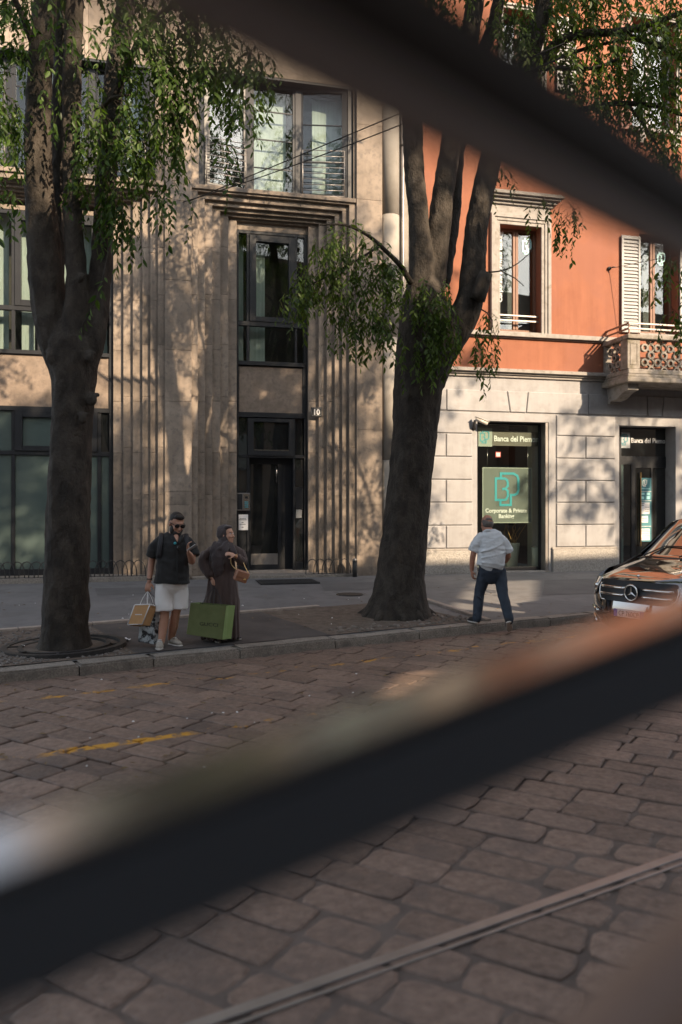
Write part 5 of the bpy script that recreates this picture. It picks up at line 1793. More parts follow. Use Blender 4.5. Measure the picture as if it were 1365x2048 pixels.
# ---- left tree
T1 = Vector((TREE1.x, TREE1.y, TREE1.z))
Y1 = T1.y
tree1 = empty('street_tree', T1)
tag(tree1, 'left street tree with dark multi-stemmed trunk and hanging leafy twigs', 'tree')
BUMPS_T1 = [(163, 555, Y1 - .25, .05), (166, 838, Y1 - .27, .07), (104, 715, Y1 - .24, .09), (180, 715, Y1 - .22, .07), (184, 800, Y1 - .16, .08)]
stems(tree1, T1, [
    [(128, 1306, Y1, 119), (129, 1285, Y1, 101), (131, 1250, Y1, 93), (134, 1150, Y1, 86), (137, 1000, Y1, 83), (143, 880, Y1, 77), (148, 790, Y1, 81), (147, 730, Y1, 94), (143, 690, Y1, 94), (140, 655, Y1 + .02, 72)],
    [(140, 800, Y1, 43), (124, 735, Y1, 53), (108, 670, Y1 - .02, 65), (93, 560, Y1 - .05, 67), (84, 440, Y1 - .05, 60), (76, 300, Y1 - .1, 52), (78, 180, Y1 - .1, 47), (86, 60, Y1 - .15, 45), (95, -90, Y1 - .2, 41), (105, -300, Y1 - .4, 31), (90, -520, Y1 - .7, 19)],
    [(146, 735, Y1 - .08, 52), (148, 650, Y1 - .12, 46), (153, 560, Y1 - .12, 40), (146, 430, Y1 - .1, 36), (143, 300, Y1 - .1, 34), (146, 150, Y1, 36), (150, 0, Y1, 34), (158, -200, Y1 + .2, 28), (170, -450, Y1 + .4, 17)],
    [(158, 800, Y1, 43), (172, 735, Y1, 48), (188, 670, Y1, 48), (200, 560, Y1 + .05, 43), (207, 440, Y1 + .1, 40), (216, 300, Y1 + .15, 40), (228, 170, Y1 + .2, 40), (248, 40, Y1 + .3, 38), (275, -120, Y1 + .4, 34), (320, -330, Y1 + .6, 24), (360, -520, Y1 + .8, 14)],
    [(112, 560, Y1 + .3, 31), (116, 380, Y1 + .45, 29), (118, 220, Y1 + .5, 29), (122, 60, Y1 + .6, 26), (118, -200, Y1 + .8, 19)]], BUMPS_T1)
limb(tree1, T1, 'branch', [(215, 240, Y1 + .2, 18), (255, 130, Y1 - .1, 14), (310, 40, Y1 - .3, 12), (380, 0, Y1 - .5, 10), (450, 20, Y1 - .6, 7), (500, 60, Y1 - .7, 4)], 8)
limb(tree1, T1, 'branch', [(190, 215, Y1 - .1, 10), (200, 225, Y1 - .3, 9), (225, 195, Y1 - .5, 7), (260, 190, Y1 - .6, 4)], 6)
limb(tree1, T1, 'branch', [(78, 120, Y1 - .1, 16), (40, 20, Y1 - .4, 13), (0, -40, Y1 - .7, 10), (-60, -60, Y1 - 1.0, 7)], 8)
f1 = Foliage()
def vol(f, u, v, Y, ru, rv, rY, n, **k):
    c = pp(u, v, Y)
    f.volume(c, (ru * Y / FPX, rY, rv * Y / FPX), n, **k)
def clumps(f, u, v, Y, ru, rv, rY, n):
    c = pp(u, v, Y)
    for i in range(max(1, n // 16)):
        e = nrng.normal(0, 1, 3)
        e = e / np.linalg.norm(e) * nrng.random() ** (1 / 3)
        f.volume(np.array(c) + e * np.array((ru * Y / FPX, rY, rv * Y / FPX)), (.34, .34, .24), 15, leaf=.13, L=(.35, .7), spacing=.06)
c1 = (T1.x, T1.y, 0)
vol(f1, 265, 60, Y1 - .3, 75, 110, .6, 76, centre=c1)
vol(f1, 285, 170, Y1 - .4, 62, 110, .5, 64, centre=c1, droop=.22)
vol(f1, 250, 270, Y1 - .4, 50, 90, .4, 58, centre=c1, droop=.28)
vol(f1, 330, 110, Y1 - .5, 60, 90, .4, 54, centre=c1, droop=.22)
vol(f1, 345, 230, Y1 - .5, 30, 60, .3, 46, droop=.35)
vol(f1, 375, 20, Y1 - .5, 60, 40, .5, 80, centre=c1)
vol(f1, 440, 100, Y1 - .6, 42, 50, .3, 46, droop=.25)
vol(f1, 500, 120, Y1 - .7, 30, 50, .2, 24, droop=.25)
vol(f1, 480, 195, Y1 - .65, 28, 40, .2, 14, droop=.3)
vol(f1, 465, 280, Y1 - .65, 10, 18, .1, 4, droop=.35)
vol(f1, 345, 380, Y1 - .5, 18, 22, .2, 9, droop=.3)
vol(f1, 225, 380, Y1 - .35, 40, 50, .2, 34, droop=.4)
vol(f1, 250, 440, Y1 - .4, 14, 20, .15, 10, droop=.4)
vol(f1, 165, 320, Y1 - .4, 34, 60, .2, 20, droop=.3)
vol(f1, 150, 150, Y1 - .5, 60, 120, .3, 20, centre=c1, droop=.3)
vol(f1, 185, 230, Y1 - .4, 40, 60, .3, 26, droop=.3)
vol(f1, 15, 60, Y1 - .5, 50, 90, .5, 75, centre=c1)
vol(f1, 10, 220, Y1 - .5, 22, 90, .3, 46, droop=.35)
vol(f1, 0, 380, Y1 - .5, 16, 50, .2, 12, droop=.35)
vol(f1, 90, 30, Y1 - .5, 70, 50, .4, 16, centre=c1)
# one low sprig with larger leaves in front of the fork
for (u, v, lf) in ((212, 540, .10), (200, 575, .13), (186, 600, .14), (178, 625, .11), (170, 640, .09), (206, 555, .12)):
    f1.twig(pp(u, v, Y1 - .55), (nrng.normal(-.25, .1), -.1, -.9), 0.2, lf, spacing=.05, droop=.25)
limb(tree1, T1, 'branch', [(222, 470, Y1 - .2, 4), (214, 520, Y1 - .45, 3.5), (196, 590, Y1 - .55, 3), (165, 652, Y1 - .55, 2)], 5)
# crown above the frame
for (u, v, Y, ru, rv, rY, n) in ((150, -150, Y1, 260, 130, 1.6, 420), (300, -350, Y1 + .4, 260, 160, 1.9, 360), (60, -380, Y1 - .6, 240, 160, 1.6, 300), (480, -160, Y1 + .3, 130, 100, 1.2, 160), (180, -620, Y1, 250, 130, 1.8, 300)):
    clumps(f1, u, v, Y, ru, rv, rY, n)
f1.build(tree1, T1, 'leaf')

# ---- right tree
T2 = Vector((TREE2.x, TREE2.y, TREE2.z))
Y2 = T2.y
tree2 = empty('street_tree', T2)
tag(tree2, 'right street tree with broad leaning trunk forking before the orange wall', 'tree')
BUMPS_T2 = [(958, 548, Y2 - .22, .10), (890, 755, Y2 - .28, .06), (820, 640, Y2 - .30, .07)]
stems(tree2, T2, [
    [(796, 1243, Y2, 162), (797, 1226, Y2, 136), (799, 1195, Y2, 112), (801, 1150, Y2, 98), (812, 1050, Y2, 90), (822, 950, Y2, 87), (830, 860, Y2, 90), (838, 770, Y2, 99), (846, 700, Y2, 107), (850, 640, Y2, 103), (848, 590, Y2, 83)],
    [(855, 760, Y2, 77), (880, 705, Y2 - .02, 69), (915, 655, Y2 - .05, 60), (940, 600, Y2 - .08, 55), (948, 530, Y2 - .1, 48), (955, 450, Y2 - .1, 44), (970, 370, Y2 - .1, 44), (996, 270, Y2 - .15, 42), (1035, 180, Y2 - .2, 40), (1062, 110, Y2 - .25, 37), (1085, 20, Y2 - .3, 35), (1110, -110, Y2 - .4, 30), (1150, -300, Y2 - .6, 19)],
    [(842, 660, Y2 + .1, 70), (862, 580, Y2 + .1, 55), (875, 480, Y2 + .1, 48), (888, 380, Y2 + .1, 42), (905, 270, Y2 + .15, 40), (925, 150, Y2 + .2, 39), (945, 40, Y2 + .25, 37), (960, -80, Y2 + .3, 33), (985, -300, Y2 + .4, 21)],
    [(832, 640, Y2 - .1, 53), (843, 540, Y2 - .12, 49), (838, 440, Y2 - .15, 40), (828, 330, Y2 - .15, 39), (824, 230, Y2 - .2, 39), (812, 100, Y2 - .25, 35), (800, -60, Y2 - .3, 30), (770, -260, Y2 - .4, 19)],
    [(885, 560, Y2 + .3, 35), (905, 430, Y2 + .45, 32), (912, 330, Y2 + .5, 30), (935, 180, Y2 + .6, 26), (990, 40, Y2 + .7, 25), (1010, -120, Y2 + .8, 19)]], BUMPS_T2)
for (a, l) in ((0.3, .55), (1.7, .4), (2.9, .6), (4.1, .62), (5.3, .5), (3.5, .5), (4.8, .45)):
    b = Vector((math.cos(a), math.sin(a), 0))
    tube('root', tree2, 'bark', [Vector((0, 0, .38)) + b * .30, b * (.42) + Vector((0, 0, .12)), b * (.3 + l * .75) + Vector((0, 0, -.06))], [.13, .10, .03], 9, .08, wob=.12, wscale=3)
limb(tree2, T2, 'branch', [(1058, 150, Y2 - .2, 30), (1092, 112, Y2 - .3, 24), (1120, 82, Y2 - .4, 20), (1165, 68, Y2 - .5, 17), (1230, 64, Y2 - .6, 15), (1290, 52, Y2 - .7, 12), (1365, 25, Y2 - .9, 9), (1450, 0, Y2 - 1.1, 6)], 9, 0.05)
limb(tree2, T2, 'branch', [(1040, 190, Y2 - .1, 12), (1090, 130, Y2 - .2, 9), (1180, 95, Y2 - .4, 7), (1290, 70, Y2 - .5, 5), (1370, 40, Y2 - .6, 3)], 6, 0.05)
limb(tree2, T2, 'branch', [(1060, 140, Y2 - .3, 12), (1110, 136, Y2 - .5, 10), (1190, 136, Y2 - .7, 8), (1250, 110, Y2 - .8, 5)], 6, 0.05)
limb(tree2, T2, 'branch', [(1000, 270, Y2 - .1, 16), (1080, 240, Y2 - .4, 13), (1180, 216, Y2 - .6, 11), (1240, 207, Y2 - .7, 10), (1310, 212, Y2 - .8, 9), (1370, 232, Y2 - .9, 6)], 8, 0.05)
limb(tree2, T2, 'branch', [(1258, 212, Y2 - .72, 7), (1285, 245, Y2 - .75, 6), (1320, 300, Y2 - .8, 4), (1345, 345, Y2 - .8, 3)], 6, 0.05)
limb(tree2, T2, 'branch', [(1180, 95, Y2 - .4, 6), (1205, 130, Y2 - .45, 5), (1222, 160, Y2 - .5, 3)], 5)
limb(tree2, T2, 'branch', [(822, 565, Y2 - .3, 14), (800, 530, Y2 - .6, 11), (770, 500, Y2 - .8, 9), (735, 470, Y2 - 1.0, 7), (690, 450, Y2 - 1.1, 5), (640, 450, Y2 - 1.2, 3)], 8)
limb(tree2, T2, 'branch', [(760, 492, Y2 - .85, 6), (715, 520, Y2 - .95, 5), (665, 548, Y2 - 1.05, 4), (610, 575, Y2 - 1.1, 2)], 6)
limb(tree2, T2, 'branch', [(955, 600, Y2 - .35, 30), (968, 560, Y2 - .4, 30), (974, 545, Y2 - .42, 26)], 10, 0.12)
limb(tree2, T2, 'branch', [(968, 545, Y2 - .4, 4), (1010, 540, Y2 - .5, 3), (1045, 520, Y2 - .5, 2), (1068, 496, Y2 - .5, 1.2)], 5)
limb(tree2, T2, 'branch', [(1000, 541, Y2 - .48, 2.4), (1030, 556, Y2 - .5, 2), (1048, 572, Y2 - .5, 1.2)], 5)
limb(tree2, T2, 'branch', [(960, 445, Y2 - .3, 4), (970, 500, Y2 - .4, 3), (971, 536, Y2 - .4, 2.5)], 5)
limb(tree2, T2, 'branch', [(962, 618, Y2 - .38, 3), (985, 640, Y2 - .4, 2.5), (975, 700, Y2 - .4, 2)], 5)
f2 = Foliage()
c2 = (T2.x, T2.y, 0)
vol(f2, 690, 490, Y2 - 1.0, 80, 36, .35, 56, centre=c2, droop=.22)
vol(f2, 640, 540, Y2 - 1.1, 60, 50, .3, 46, droop=.3)
vol(f2, 740, 560, Y2 - .9, 60, 60, .3, 52, droop=.3)
vol(f2, 600, 580, Y2 - 1.1, 36, 34, .2, 22, droop=.3)
vol(f2, 700, 620, Y2 - 1.0, 60, 44, .25, 26, droop=.35)
vol(f2, 760, 640, Y2 - .9, 22, 40, .2, 26, droop=.35)
vol(f2, 775, 530, Y2 - .8, 26, 26, .2, 26, droop=.25)
vol(f2, 865, 580, Y2 - .65, 44, 30, .15, 42, droop=.35)
vol(f2, 880, 640, Y2 - .7, 34, 36, .12, 36, droop=.4)
vol(f2, 850, 685, Y2 - .75, 40, 26, .1, 28, droop=.35)
vol(f2, 978, 640, Y2 - .45, 16, 30, .1, 10, droop=.4)
vol(f2, 972, 690, Y2 - .45, 20, 26, .1, 11, droop=.4)
vol(f2, 1140, 425, Y2 - .6, 22, 26, .12, 13, droop=.4)
vol(f2, 1075, 395, Y2 - .6, 26, 10, .12, 5, droop=.3)
vol(f2, 1145, 20, Y2 - .4, 90, 50, .6, 110, centre=c2)
vol(f2, 1180, 110, Y2 - .5, 90, 60, .6, 100, centre=c2, droop=.3)
vol(f2, 1290, 60, Y2 - .8, 90, 90, .6, 120, centre=c2, droop=.25)
vol(f2, 1300, 180, Y2 - .8, 80, 70, .5, 84, centre=c2, droop=.3)
vol(f2, 1170, 190, Y2 - .6, 70, 50, .4, 70, droop=.3)
vol(f2, 1230, 250, Y2 - .7, 50, 40, .3, 34, droop=.35)
vol(f2, 1330, 290, Y2 - .8, 40, 50, .3, 46, droop=.35)
vol(f2, 1050, 50, Y2 - .6, 44, 60, .25, 60, droop=.35)
vol(f2, 1010, 30, Y2 - .5, 30, 40, .2, 24, droop=.3)
vol(f2, 1345, 530, Y2 - .9, 24, 40, .2, 16, droop=.35)
vol(f2, 1350, 620, Y2 - .9, 14, 30, .2, 8, droop=.35)
vol(f2, 990, 330, Y2 + .2, 20, 24, .2, 10, droop=.3)
for (u, v, Y, ru, rv, rY, n) in ((950, -180, Y2, 300, 140, 1.8, 420), (1200, -160, Y2 - .4, 260, 140, 1.6, 360), (750, -120, Y2 - .2, 180, 120, 1.4, 220), (1000, -450, Y2, 320, 160, 2.0, 400), (1430, 60, Y2 - .8, 140, 140, 1.2, 220), (1450, 320, Y2 - .9, 90, 140, .9, 110), (1300, -380, Y2 - .4, 240, 140, 1.8, 300)):
    clumps(f2, u, v, Y, ru, rv, rY, n)
limb(tree2, T2, 'branch', [(1230, 64, Y2 - .6, 13), (1370, 120, Y2 - .5, 11), (1450, 260, Y2 - .3, 9), (1490, 420, Y2 - .1, 7), (1500, 560, Y2, 4)], 7)
limb(tree2, T2, 'branch', [(826, 250, Y2 - .15, 12), (790, 170, Y2 - .3, 10), (730, 110, Y2 - .5, 8), (660, 60, Y2 - .6, 5)], 7)
limb(tree2, T2, 'branch', [(918, 190, Y2 + .2, 10), (880, 130, Y2 + .3, 8), (840, 70, Y2 + .4, 5)], 6)
for i in range(44):  # unseen clumps added to shade the left stone columns
    u = nrng.uniform(600, 930)
    v = nrng.uniform(-60, max(-20, 60 + .42 * (u - 560)))
    f2.volume(pp(u, v, Y2 + nrng.uniform(-.7, .7)), (.26, .26, .14), 11, leaf=.11, L=(.2, .4), droop=.3)
for i in range(34):
    u, v = nrng.uniform(1392, 1600), nrng.uniform(300, 820)
    cc = pp(u, v, Y2 + nrng.uniform(-1.0, .8))
    f2.volume(cc, (.24, .24, .2), 9, leaf=.11, L=(.3, .6), droop=.3)
f2.build(tree2, T2, 'leaf_b')

# ---- trees outside the frame, on both kerbs: they dapple the fronts and show in the glass
def far_tree(p, h, r, label, n, seed, z0, dens=36, lr=.14):
    t = empty('street_tree', p)
    tag(t, label, 'tree')
    tube('trunk', t, 'bark', [(0, 0, -.05), (0, 0, .4), (.05, 0, z0 * .6), (.1, .05, z0)], [.36, .27, .24, .2], 14, .3, wob=.06)
    f = Foliage()
    rg = random.Random(seed)
    for i in range(7):
        a = i * 0.9 + rg.uniform(0, .5)
        e = Vector((math.cos(a) * r * rg.uniform(.5, .9), math.sin(a) * r * rg.uniform(.5, .9), z0 + (h - z0) * rg.uniform(.35, .85)))
        tube('limb', t, 'bark', [(.1, .05, z0 - .3), tuple(e * .5 + Vector((0, 0, z0 * .6))), tuple(e)], [lr, lr * .6, .03], 8, .3)
    for i in range(n):
        a = rg.uniform(0, 6.28); q = r * math.sqrt(rg.random()); z = z0 + (h - z0) * rg.random()
        k = math.sin(math.pi * (0.12 + 0.8 * (z - z0) / (h - z0)))
        c = Vector(p) + Vector((math.cos(a) * q * k, math.sin(a) * q * k, z))
        f.volume(c, (.50, .50, .36), dens, leaf=.19, L=(.3, .5), spacing=.07)
    f.build(t, p, 'leaf_b')
far_tree(Vector((14.4, 2.9, ROADZ)), 21.0, 4.2, 'tall leafy tree outside the frame on the far kerb to the right', 150, 3, 11.9)
far_tree(Vector((10.4, .6, ROADZ)), 17.5, 3.2, 'leafy tree outside the frame on the far kerb second from the right', 105, 14, 9.8)
far_tree(Vector((21.7, 7.3, ROADZ)), 15.8, 3.2, 'sparse leafy tree outside the frame on the far kerb furthest right', 34, 4, 11.6, 26, .06)
far_tree(Vector((6.2, -1.8, ROADZ)), 17.0, 3.8, 'leafy tree outside the frame on the far kerb beside the viewer', 80, 5, 7.5)
far_tree(Vector((-4.0, -7.2, ROADZ)), 16.0, 3.6, 'leafy tree outside the frame on the far kerb behind the viewer', 40, 8, 6.0, 24)
# ------------------------------------------------------------------ people
def rotm(yaw=0, pitch=0, roll=0):
    """yaw > 0 turns the face to the viewer's right, pitch > 0 bows the head"""
    return Matrix.Rotation(math.radians(yaw), 3, 'Z') @ Matrix.Rotation(math.radians(pitch), 3, 'X') @ Matrix.Rotation(math.radians(roll), 3, 'Y')
def head_geo(c, R, s=1.0):
    c = Vector(c)
    def E(p, r): return ell(c + R @ (Vector(p) * s), tuple(q * s for q in r), R, 14)
    def T(pts, rads): return tube_geo([c + R @ (Vector(p) * s) for p in pts], [r * s for r in rads], 8, .02, round_cap=True)
    g = [E((0, .012, .035), (.076, .096, .092)), E((0, -.022, -.03), (.064, .073, .098)), E((0, -.058, -.098), (.036, .034, .030)),
         E((0, -.03, -.07), (.055, .06, .055)),
         T([(0, -.088, .012), (0, -.104, -.018), (0, -.113, -.034)], [.009, .012, .014]), E((.0, -.100, -.040), (.019, .012, .009)),
         E((0, -.091, -.068), (.024, .012, .006)), E((0, -.088, -.080), (.020, .012, .007)),
         E((0, -.084, .030), (.05, .014, .010)), E((.036, -.072, -.03), (.022, .02, .022)), E((-.036, -.072, -.03), (.022, .02, .022))]
    for k in (-1, 1):
        g.append(E((k * .080, .012, -.012), (.010, .022, .032)))
    return g
def face_bits(parent, c, R, s, o, brow='hair_black'):
    c = Vector(c)
    def put(nm, p, r, m):
        v, f = ell(c + R @ (Vector(p) * s) - o, tuple(q * s for q in r), R, 10)
        mesh(nm, v, f, m, parent, True)
    for k in (-1, 1):
        put('eye', (k * .032, -.083, .008), (.014, .010, .008), 'paper_white')
        put('iris', (k * .032, -.0915, .008), (.006, .004, .006), 'hair_black')
        put('eyebrow', (k * .034, -.090, .030), (.021, .007, .004), brow)
    put('mouth', (0, -.101, -.074), (.019, .005, .003), 'lips')
M['lips'] = mat('lips', (0.30, 0.10, 0.085), rough=0.5)
def hand_geo(wrist, d, n, s=1.0, curl=0.5, thumb=1):
    """palm, four unequal bent fingers and a thumb: d along the hand, n out of the palm"""
    w, d, n = Vector(wrist), Vector(d).normalized(), Vector(n).normalized()
    n = (n - d * n.dot(d)).normalized()
    x = d.cross(n)
    Rm = Matrix((x, n, d)).transposed()
    g = [ell(w + d * .045 * s, (.042 * s, .017 * s, .055 * s), Rm, 12)]
    for i, (off, L) in enumerate(((-.030, .072), (-.010, .082), (.011, .077), (.030, .058))):
        cu = curl * (0.85 + .12 * i)
        a = w + d * .085 * s + x * off * s
        b = a + (d * math.cos(cu * .6) + n * math.sin(cu * .6)) * L * .45 * s
        c = b + (d * math.cos(cu * 1.5) + n * math.sin(cu * 1.5)) * L * .32 * s
        e = c + (d * math.cos(cu * 2.3) + n * math.sin(cu * 2.3)) * L * .25 * s
        g.append(tube_geo([a - d * .02 * s, a, b, c, e], [.0095 * s, .0095 * s, .009 * s, .008 * s, .007 * s], 8, .02, round_cap=True))
    t0 = w + d * .02 * s - x * .034 * s * thumb
    t1 = t0 + (d * .6 - x * .7 * thumb + n * .35) * .035 * s
    t2 = t1 + (d * .85 - x * .25 * thumb + n * .45) * .034 * s
    g.append(tube_geo([t0, t1, t2], [.013 * s, .011 * s, .009 * s], 8, .02, round_cap=True))
    return g
def T(pts, rads, n=14, step=.06, side=(1, 0, 0)):
    return tube_geo([Vector(p) for p in pts], rads, n, step, round_cap=True, side=side)
def C(pts, rads, n=16, step=.05, side=(1, 0, 0)):
    """cloth tube with a clean cut hem"""
    return tube_geo([Vector(p) for p in pts], rads, n, step, side=side)
def shoe(parent, o, heel, toe, up, material, sole, s=1.0, laces=None, name='shoe'):
    """a low shoe from heel to toe: upper, sole and laces"""
    h, t = Vector(heel), Vector(toe)
    d = (t - h).normalized(); L = (t - h).length
    up = (Vector(up) - d * Vector(up).dot(d)).normalized(); x = d.cross(up)
    P = lambda a, b: h + d * (L * a) + up * b * s
    sh = blob(name, parent, material, [tube_geo([P(.10, .05), P(.32, .052), P(.6, .045), P(.86, .034)], [(.036 * s, .047 * s), (.040 * s, .042 * s), (.043 * s, .034 * s), (.036 * s, .024 * s)], 12, .03, round_cap=True, side=x),
                                       tube_geo([P(.12, .05), P(.16, .105)], [(.036 * s, .045 * s), (.036 * s, .042 * s)], 10, .03, round_cap=True, side=x)], .008, 2, o)
    so = blob('sole', sh, sole, [tube_geo([P(.04, .012), P(.35, .012), P(.7, .012), P(.97, .016)], [(.040 * s, .014 * s), (.040 * s, .013 * s), (.050 * s, .013 * s), (.030 * s, .012 * s)], 12, .03, round_cap=True, side=x)], .007, 1, o)
    if laces:
        for i in range(4):
            q = P(.42 + .09 * i, .092 - .011 * i) - o
            tube('lace', sh, laces, [q - x * .024 * s, q + up * .006, q + x * .024 * s], .005, 5, .02)
    return sh

# ---- man in black shirt and white shorts
YM = 10.5
om = ground(335, 1296)
man = empty('person', om)
tag(man, 'person in black shirt, white shorts and dark sunglasses looking at a phone', 'person')
P = lambda u, v, dy=0.0: pp(u, v, YM + dy)
Rh = rotm(34, 20, 4)
hc_ = P(354, 1047)
HS = 1.14
body = head_geo(hc_, Rh, HS)
body += [T([P(350, 1052, .03), P(349, 1066, .03), P(348, 1078, .02)], [.062, .066, .09]),
         T([P(348, 1084), P(346, 1110), P(345, 1135), P(345, 1150)], [(.15, .09), (.16, .11), (.16, .11), (.15, .10)]),
         T([P(320, 1084, .02), P(309, 1102, .04), P(304, 1122, .05), P(301, 1145, .02), P(299, 1163, -.02)], [.045, .052, .046, .041, .029]),
         T([P(377, 1086, .02), P(384, 1104, .0), P(384, 1122, -.04)], [.045, .052, .048]),
         T([P(384, 1122, -.04), P(382, 1113, -.16), P(378, 1106, -.27)], [.048, .042, .029]),
         T([P(328, 1190), P(330, 1228, -.02), P(327, 1252, -.02), P(323, 1286, -.06)], [.075, .060, .063, .040]),
         T([P(359, 1190, .05), P(351, 1230, .08), P(347, 1252, .14), P(342, 1278, .17)], [.072, .061, .065, .042])]
body += hand_geo(P(299, 1164, -.02), Vector((-.22, -.15, -1)), Vector((.3, 1, 0)), 1.08, .95, -1)
body += hand_geo(P(378, 1105, -.28), Vector((-.05, -.35, .75)), Vector((.75, -.3, .55)), 1.08, .55, 1)
b_ = blob('body', man, 'skin_a', body, .0085, 3, om)
def sub(g): return g
hairg = [ell(hc_ + Rh @ (Vector((0, .024, .052)) * HS), tuple(q * HS for q in (.080, .094, .080)), Rh, 16), ell(hc_ + Rh @ (Vector((0, -.045, .094)) * HS), tuple(q * HS for q in (.062, .045, .032)), Rh, 12), ell(hc_ + Rh @ (Vector((0, .05, .0)) * HS), tuple(q * HS for q in (.077, .062, .07)), Rh, 14)]
blob('hair', man, 'hair_black', hairg, .008, 2, om)
beard = [ell(hc_ + Rh @ (Vector((0, -.050, -.098)) * HS), tuple(q * HS for q in (.058, .056, .046)), Rh, 14)] + [ell(hc_ + Rh @ (Vector((k * .054, -.020, -.066)) * HS), tuple(q * HS for q in (.020, .046, .055)), Rh, 10) for k in (-1, 1)] + [ell(hc_ + Rh @ (Vector((0, -.092, -.056)) * HS), tuple(q * HS for q in (.026, .010, .005)), Rh, 8)]
blob('beard', man, 'hair_black', beard, .007, 2, om)
# sunglasses
sg = empty('sunglasses', (0, 0, 0)); sg.parent = man
for k in (-1, 1):
    v, f = ell(hc_ + Rh @ (Vector((k * .034, -.100, .004)) * HS) - om, (.031 * HS, .008 * HS, .024 * HS), Rh, 14)
    mesh('lens', v, f, 'black_gloss', sg, True)
    tube('temple', sg, 'black_gloss', [hc_ + Rh @ (Vector(q) * HS) - om for q in ((k * .066, -.092, .012), (k * .082, -.03, .010), (k * .084, .02, .004))], .005, 6, .05)
tube('bridge', sg, 'black_gloss', [hc_ + Rh @ (Vector(q) * HS) - om for q in ((-.012, -.104, .010), (0, -.110, .012), (.012, -.104, .010))], .005, 6, .02)
shirt = [C([P(352, 1070, .02), P(350, 1077, .02), P(348, 1090), P(346, 1115), P(345, 1142), P(344.5, 1166)], [(.125, .085), (.200, .115), (.222, .150), (.212, .160), (.215, .165), (.235, .175)], 18),
         ell(P(324, 1080, .02), (.072, .078, .066)), C([P(324, 1080, .02), P(312, 1094, .03), P(304.5, 1114, .04)], [.074, .084, .092]),
         ell(P(373, 1082, .02), (.070, .078, .066)), C([P(373, 1082, .02), P(384, 1096, .01), P(388, 1112, -.02)], [.072, .078, .080])]
sh_ = blob('shirt', man, 'cloth_black', shirt, .010, 4, om, (.014, (5, 5, 8)))
# open collar showing the chest
blob('neckline', b_, 'skin_a', [tube_geo([P(352, 1073, -.075), P(354, 1080, -.112), P(355.5, 1087, -.128)], [(.040, .03), (.024, .022), (.006, .012)], 10, .02, round_cap=True, side=(1, 0, 0))], .007, 1, om)
for pts in ([(340, 1068, .02), (345, 1075, -.10), (353, 1086, -.145)], [(364, 1070, .0), (362, 1077, -.10), (357, 1087, -.145)]):
    tube('collar', sh_, 'cloth_black', [P(*q) - om for q in pts], [(.012, .030), (.012, .030), (.010, .016)], 8, .04, side=(0, 1, 0))
for pts in ([(323, 1067, -.02), (322, 1080, -.13), (320, 1100, -.155), (318, 1116, -.14)], [(373, 1068, -.02), (374, 1080, -.13), (378, 1098, -.14)]):
    tube('backpack_strap', sh_, 'shoe_dark', [P(*q) - om for q in pts], [(.030, .009)] * len(pts), 8, .04, side=(1, 0, 0))
pl_ = mesh('placket', [P(353, 1090, -.158) - om, P(356, 1090, -.158) - om, P(356, 1166, -.178) - om, P(353, 1166, -.178) - om], [(0, 1, 2, 3)], 'cloth_black', sh_)
for (u, v) in ((350.5, 1086), (351.5, 1087)):
    pass
v, f = ell(P(350.5, 1086.5, -.165) - om, (.020, .008, .018)); mesh('hanging_lens', v, f, 'logo_teal', sh_, True)
v, f = ell(P(357, 1096, -.168) - om, (.020, .008, .030)); mesh('hanging_lens', v, f, 'black_gloss', sh_, True)
shorts = [T([P(344, 1162), P(344, 1172, .01), P(344, 1184, .03)], [(.205, .135), (.205, .13), (.16, .09)], 16),
          C([P(329, 1168), P(328, 1200, -.02), P(328.5, 1222, -.03)], [(.110, .125), (.112, .118), (.115, .118)]),
          C([P(360, 1168, .04), P(361.5, 1198, .06), P(361, 1216, .07)], [(.106, .12), (.106, .115), (.108, .115)])]
blob('shorts', man, 'cloth_white', shorts, .010, 3, om, (.011, (8, 8, 4)))
tube('bracelet', man, 'shoe_dark', [P(299.5, 1158, -.05) - om + Vector((.034 * math.cos(a), .034 * math.sin(a), 0)) for a in [i * .7 for i in range(10)]], .007, 6, .03)
fz = lambda u, v: ground(u, v)
a = fz(322, 1300)
shoe(man, om, Vector((P(321, 1290, -.0).x, YM + .02, gz(P(321, 1290).x, YM) + .002)), Vector((P(327, 1300).x, YM - .26, .002)), (0, 0, 1), 'shoe_grey', 'sole_white', 1.15, 'paper_white')
shoe(man, om, Vector((P(340, 1280, .2).x, YM + .20, .004)), Vector((P(363, 1292, .0).x, YM + .02, .003)), (0, 0, 1), 'shoe_grey', 'sole_white', 1.15, 'paper_white')
ph_ = empty('phone', P(386, 1094, -.36))
tag(ph_, 'pale phone held up in the hand of the person in black shirt', 'phone')
box('phone_body', ph_, 'phone', -.036, .036, -.005, .005, -.074, .074, .004)
box('phone_screen', ph_, 'black_gloss', -.033, .033, .0052, .0062, -.070, .070)
pl3 = Vector((.78, -.30, .52)).normalized(); pn3 = Vector((-.45, .30, .84)); pn3 = (pn3 - pl3 * pn3.dot(pl3)).normalized(); px3 = pn3.cross(pl3)
ph_.rotation_euler = Matrix((px3, pn3, pl3)).transposed().to_euler()
ph_.location = P(385, 1095, -.37)

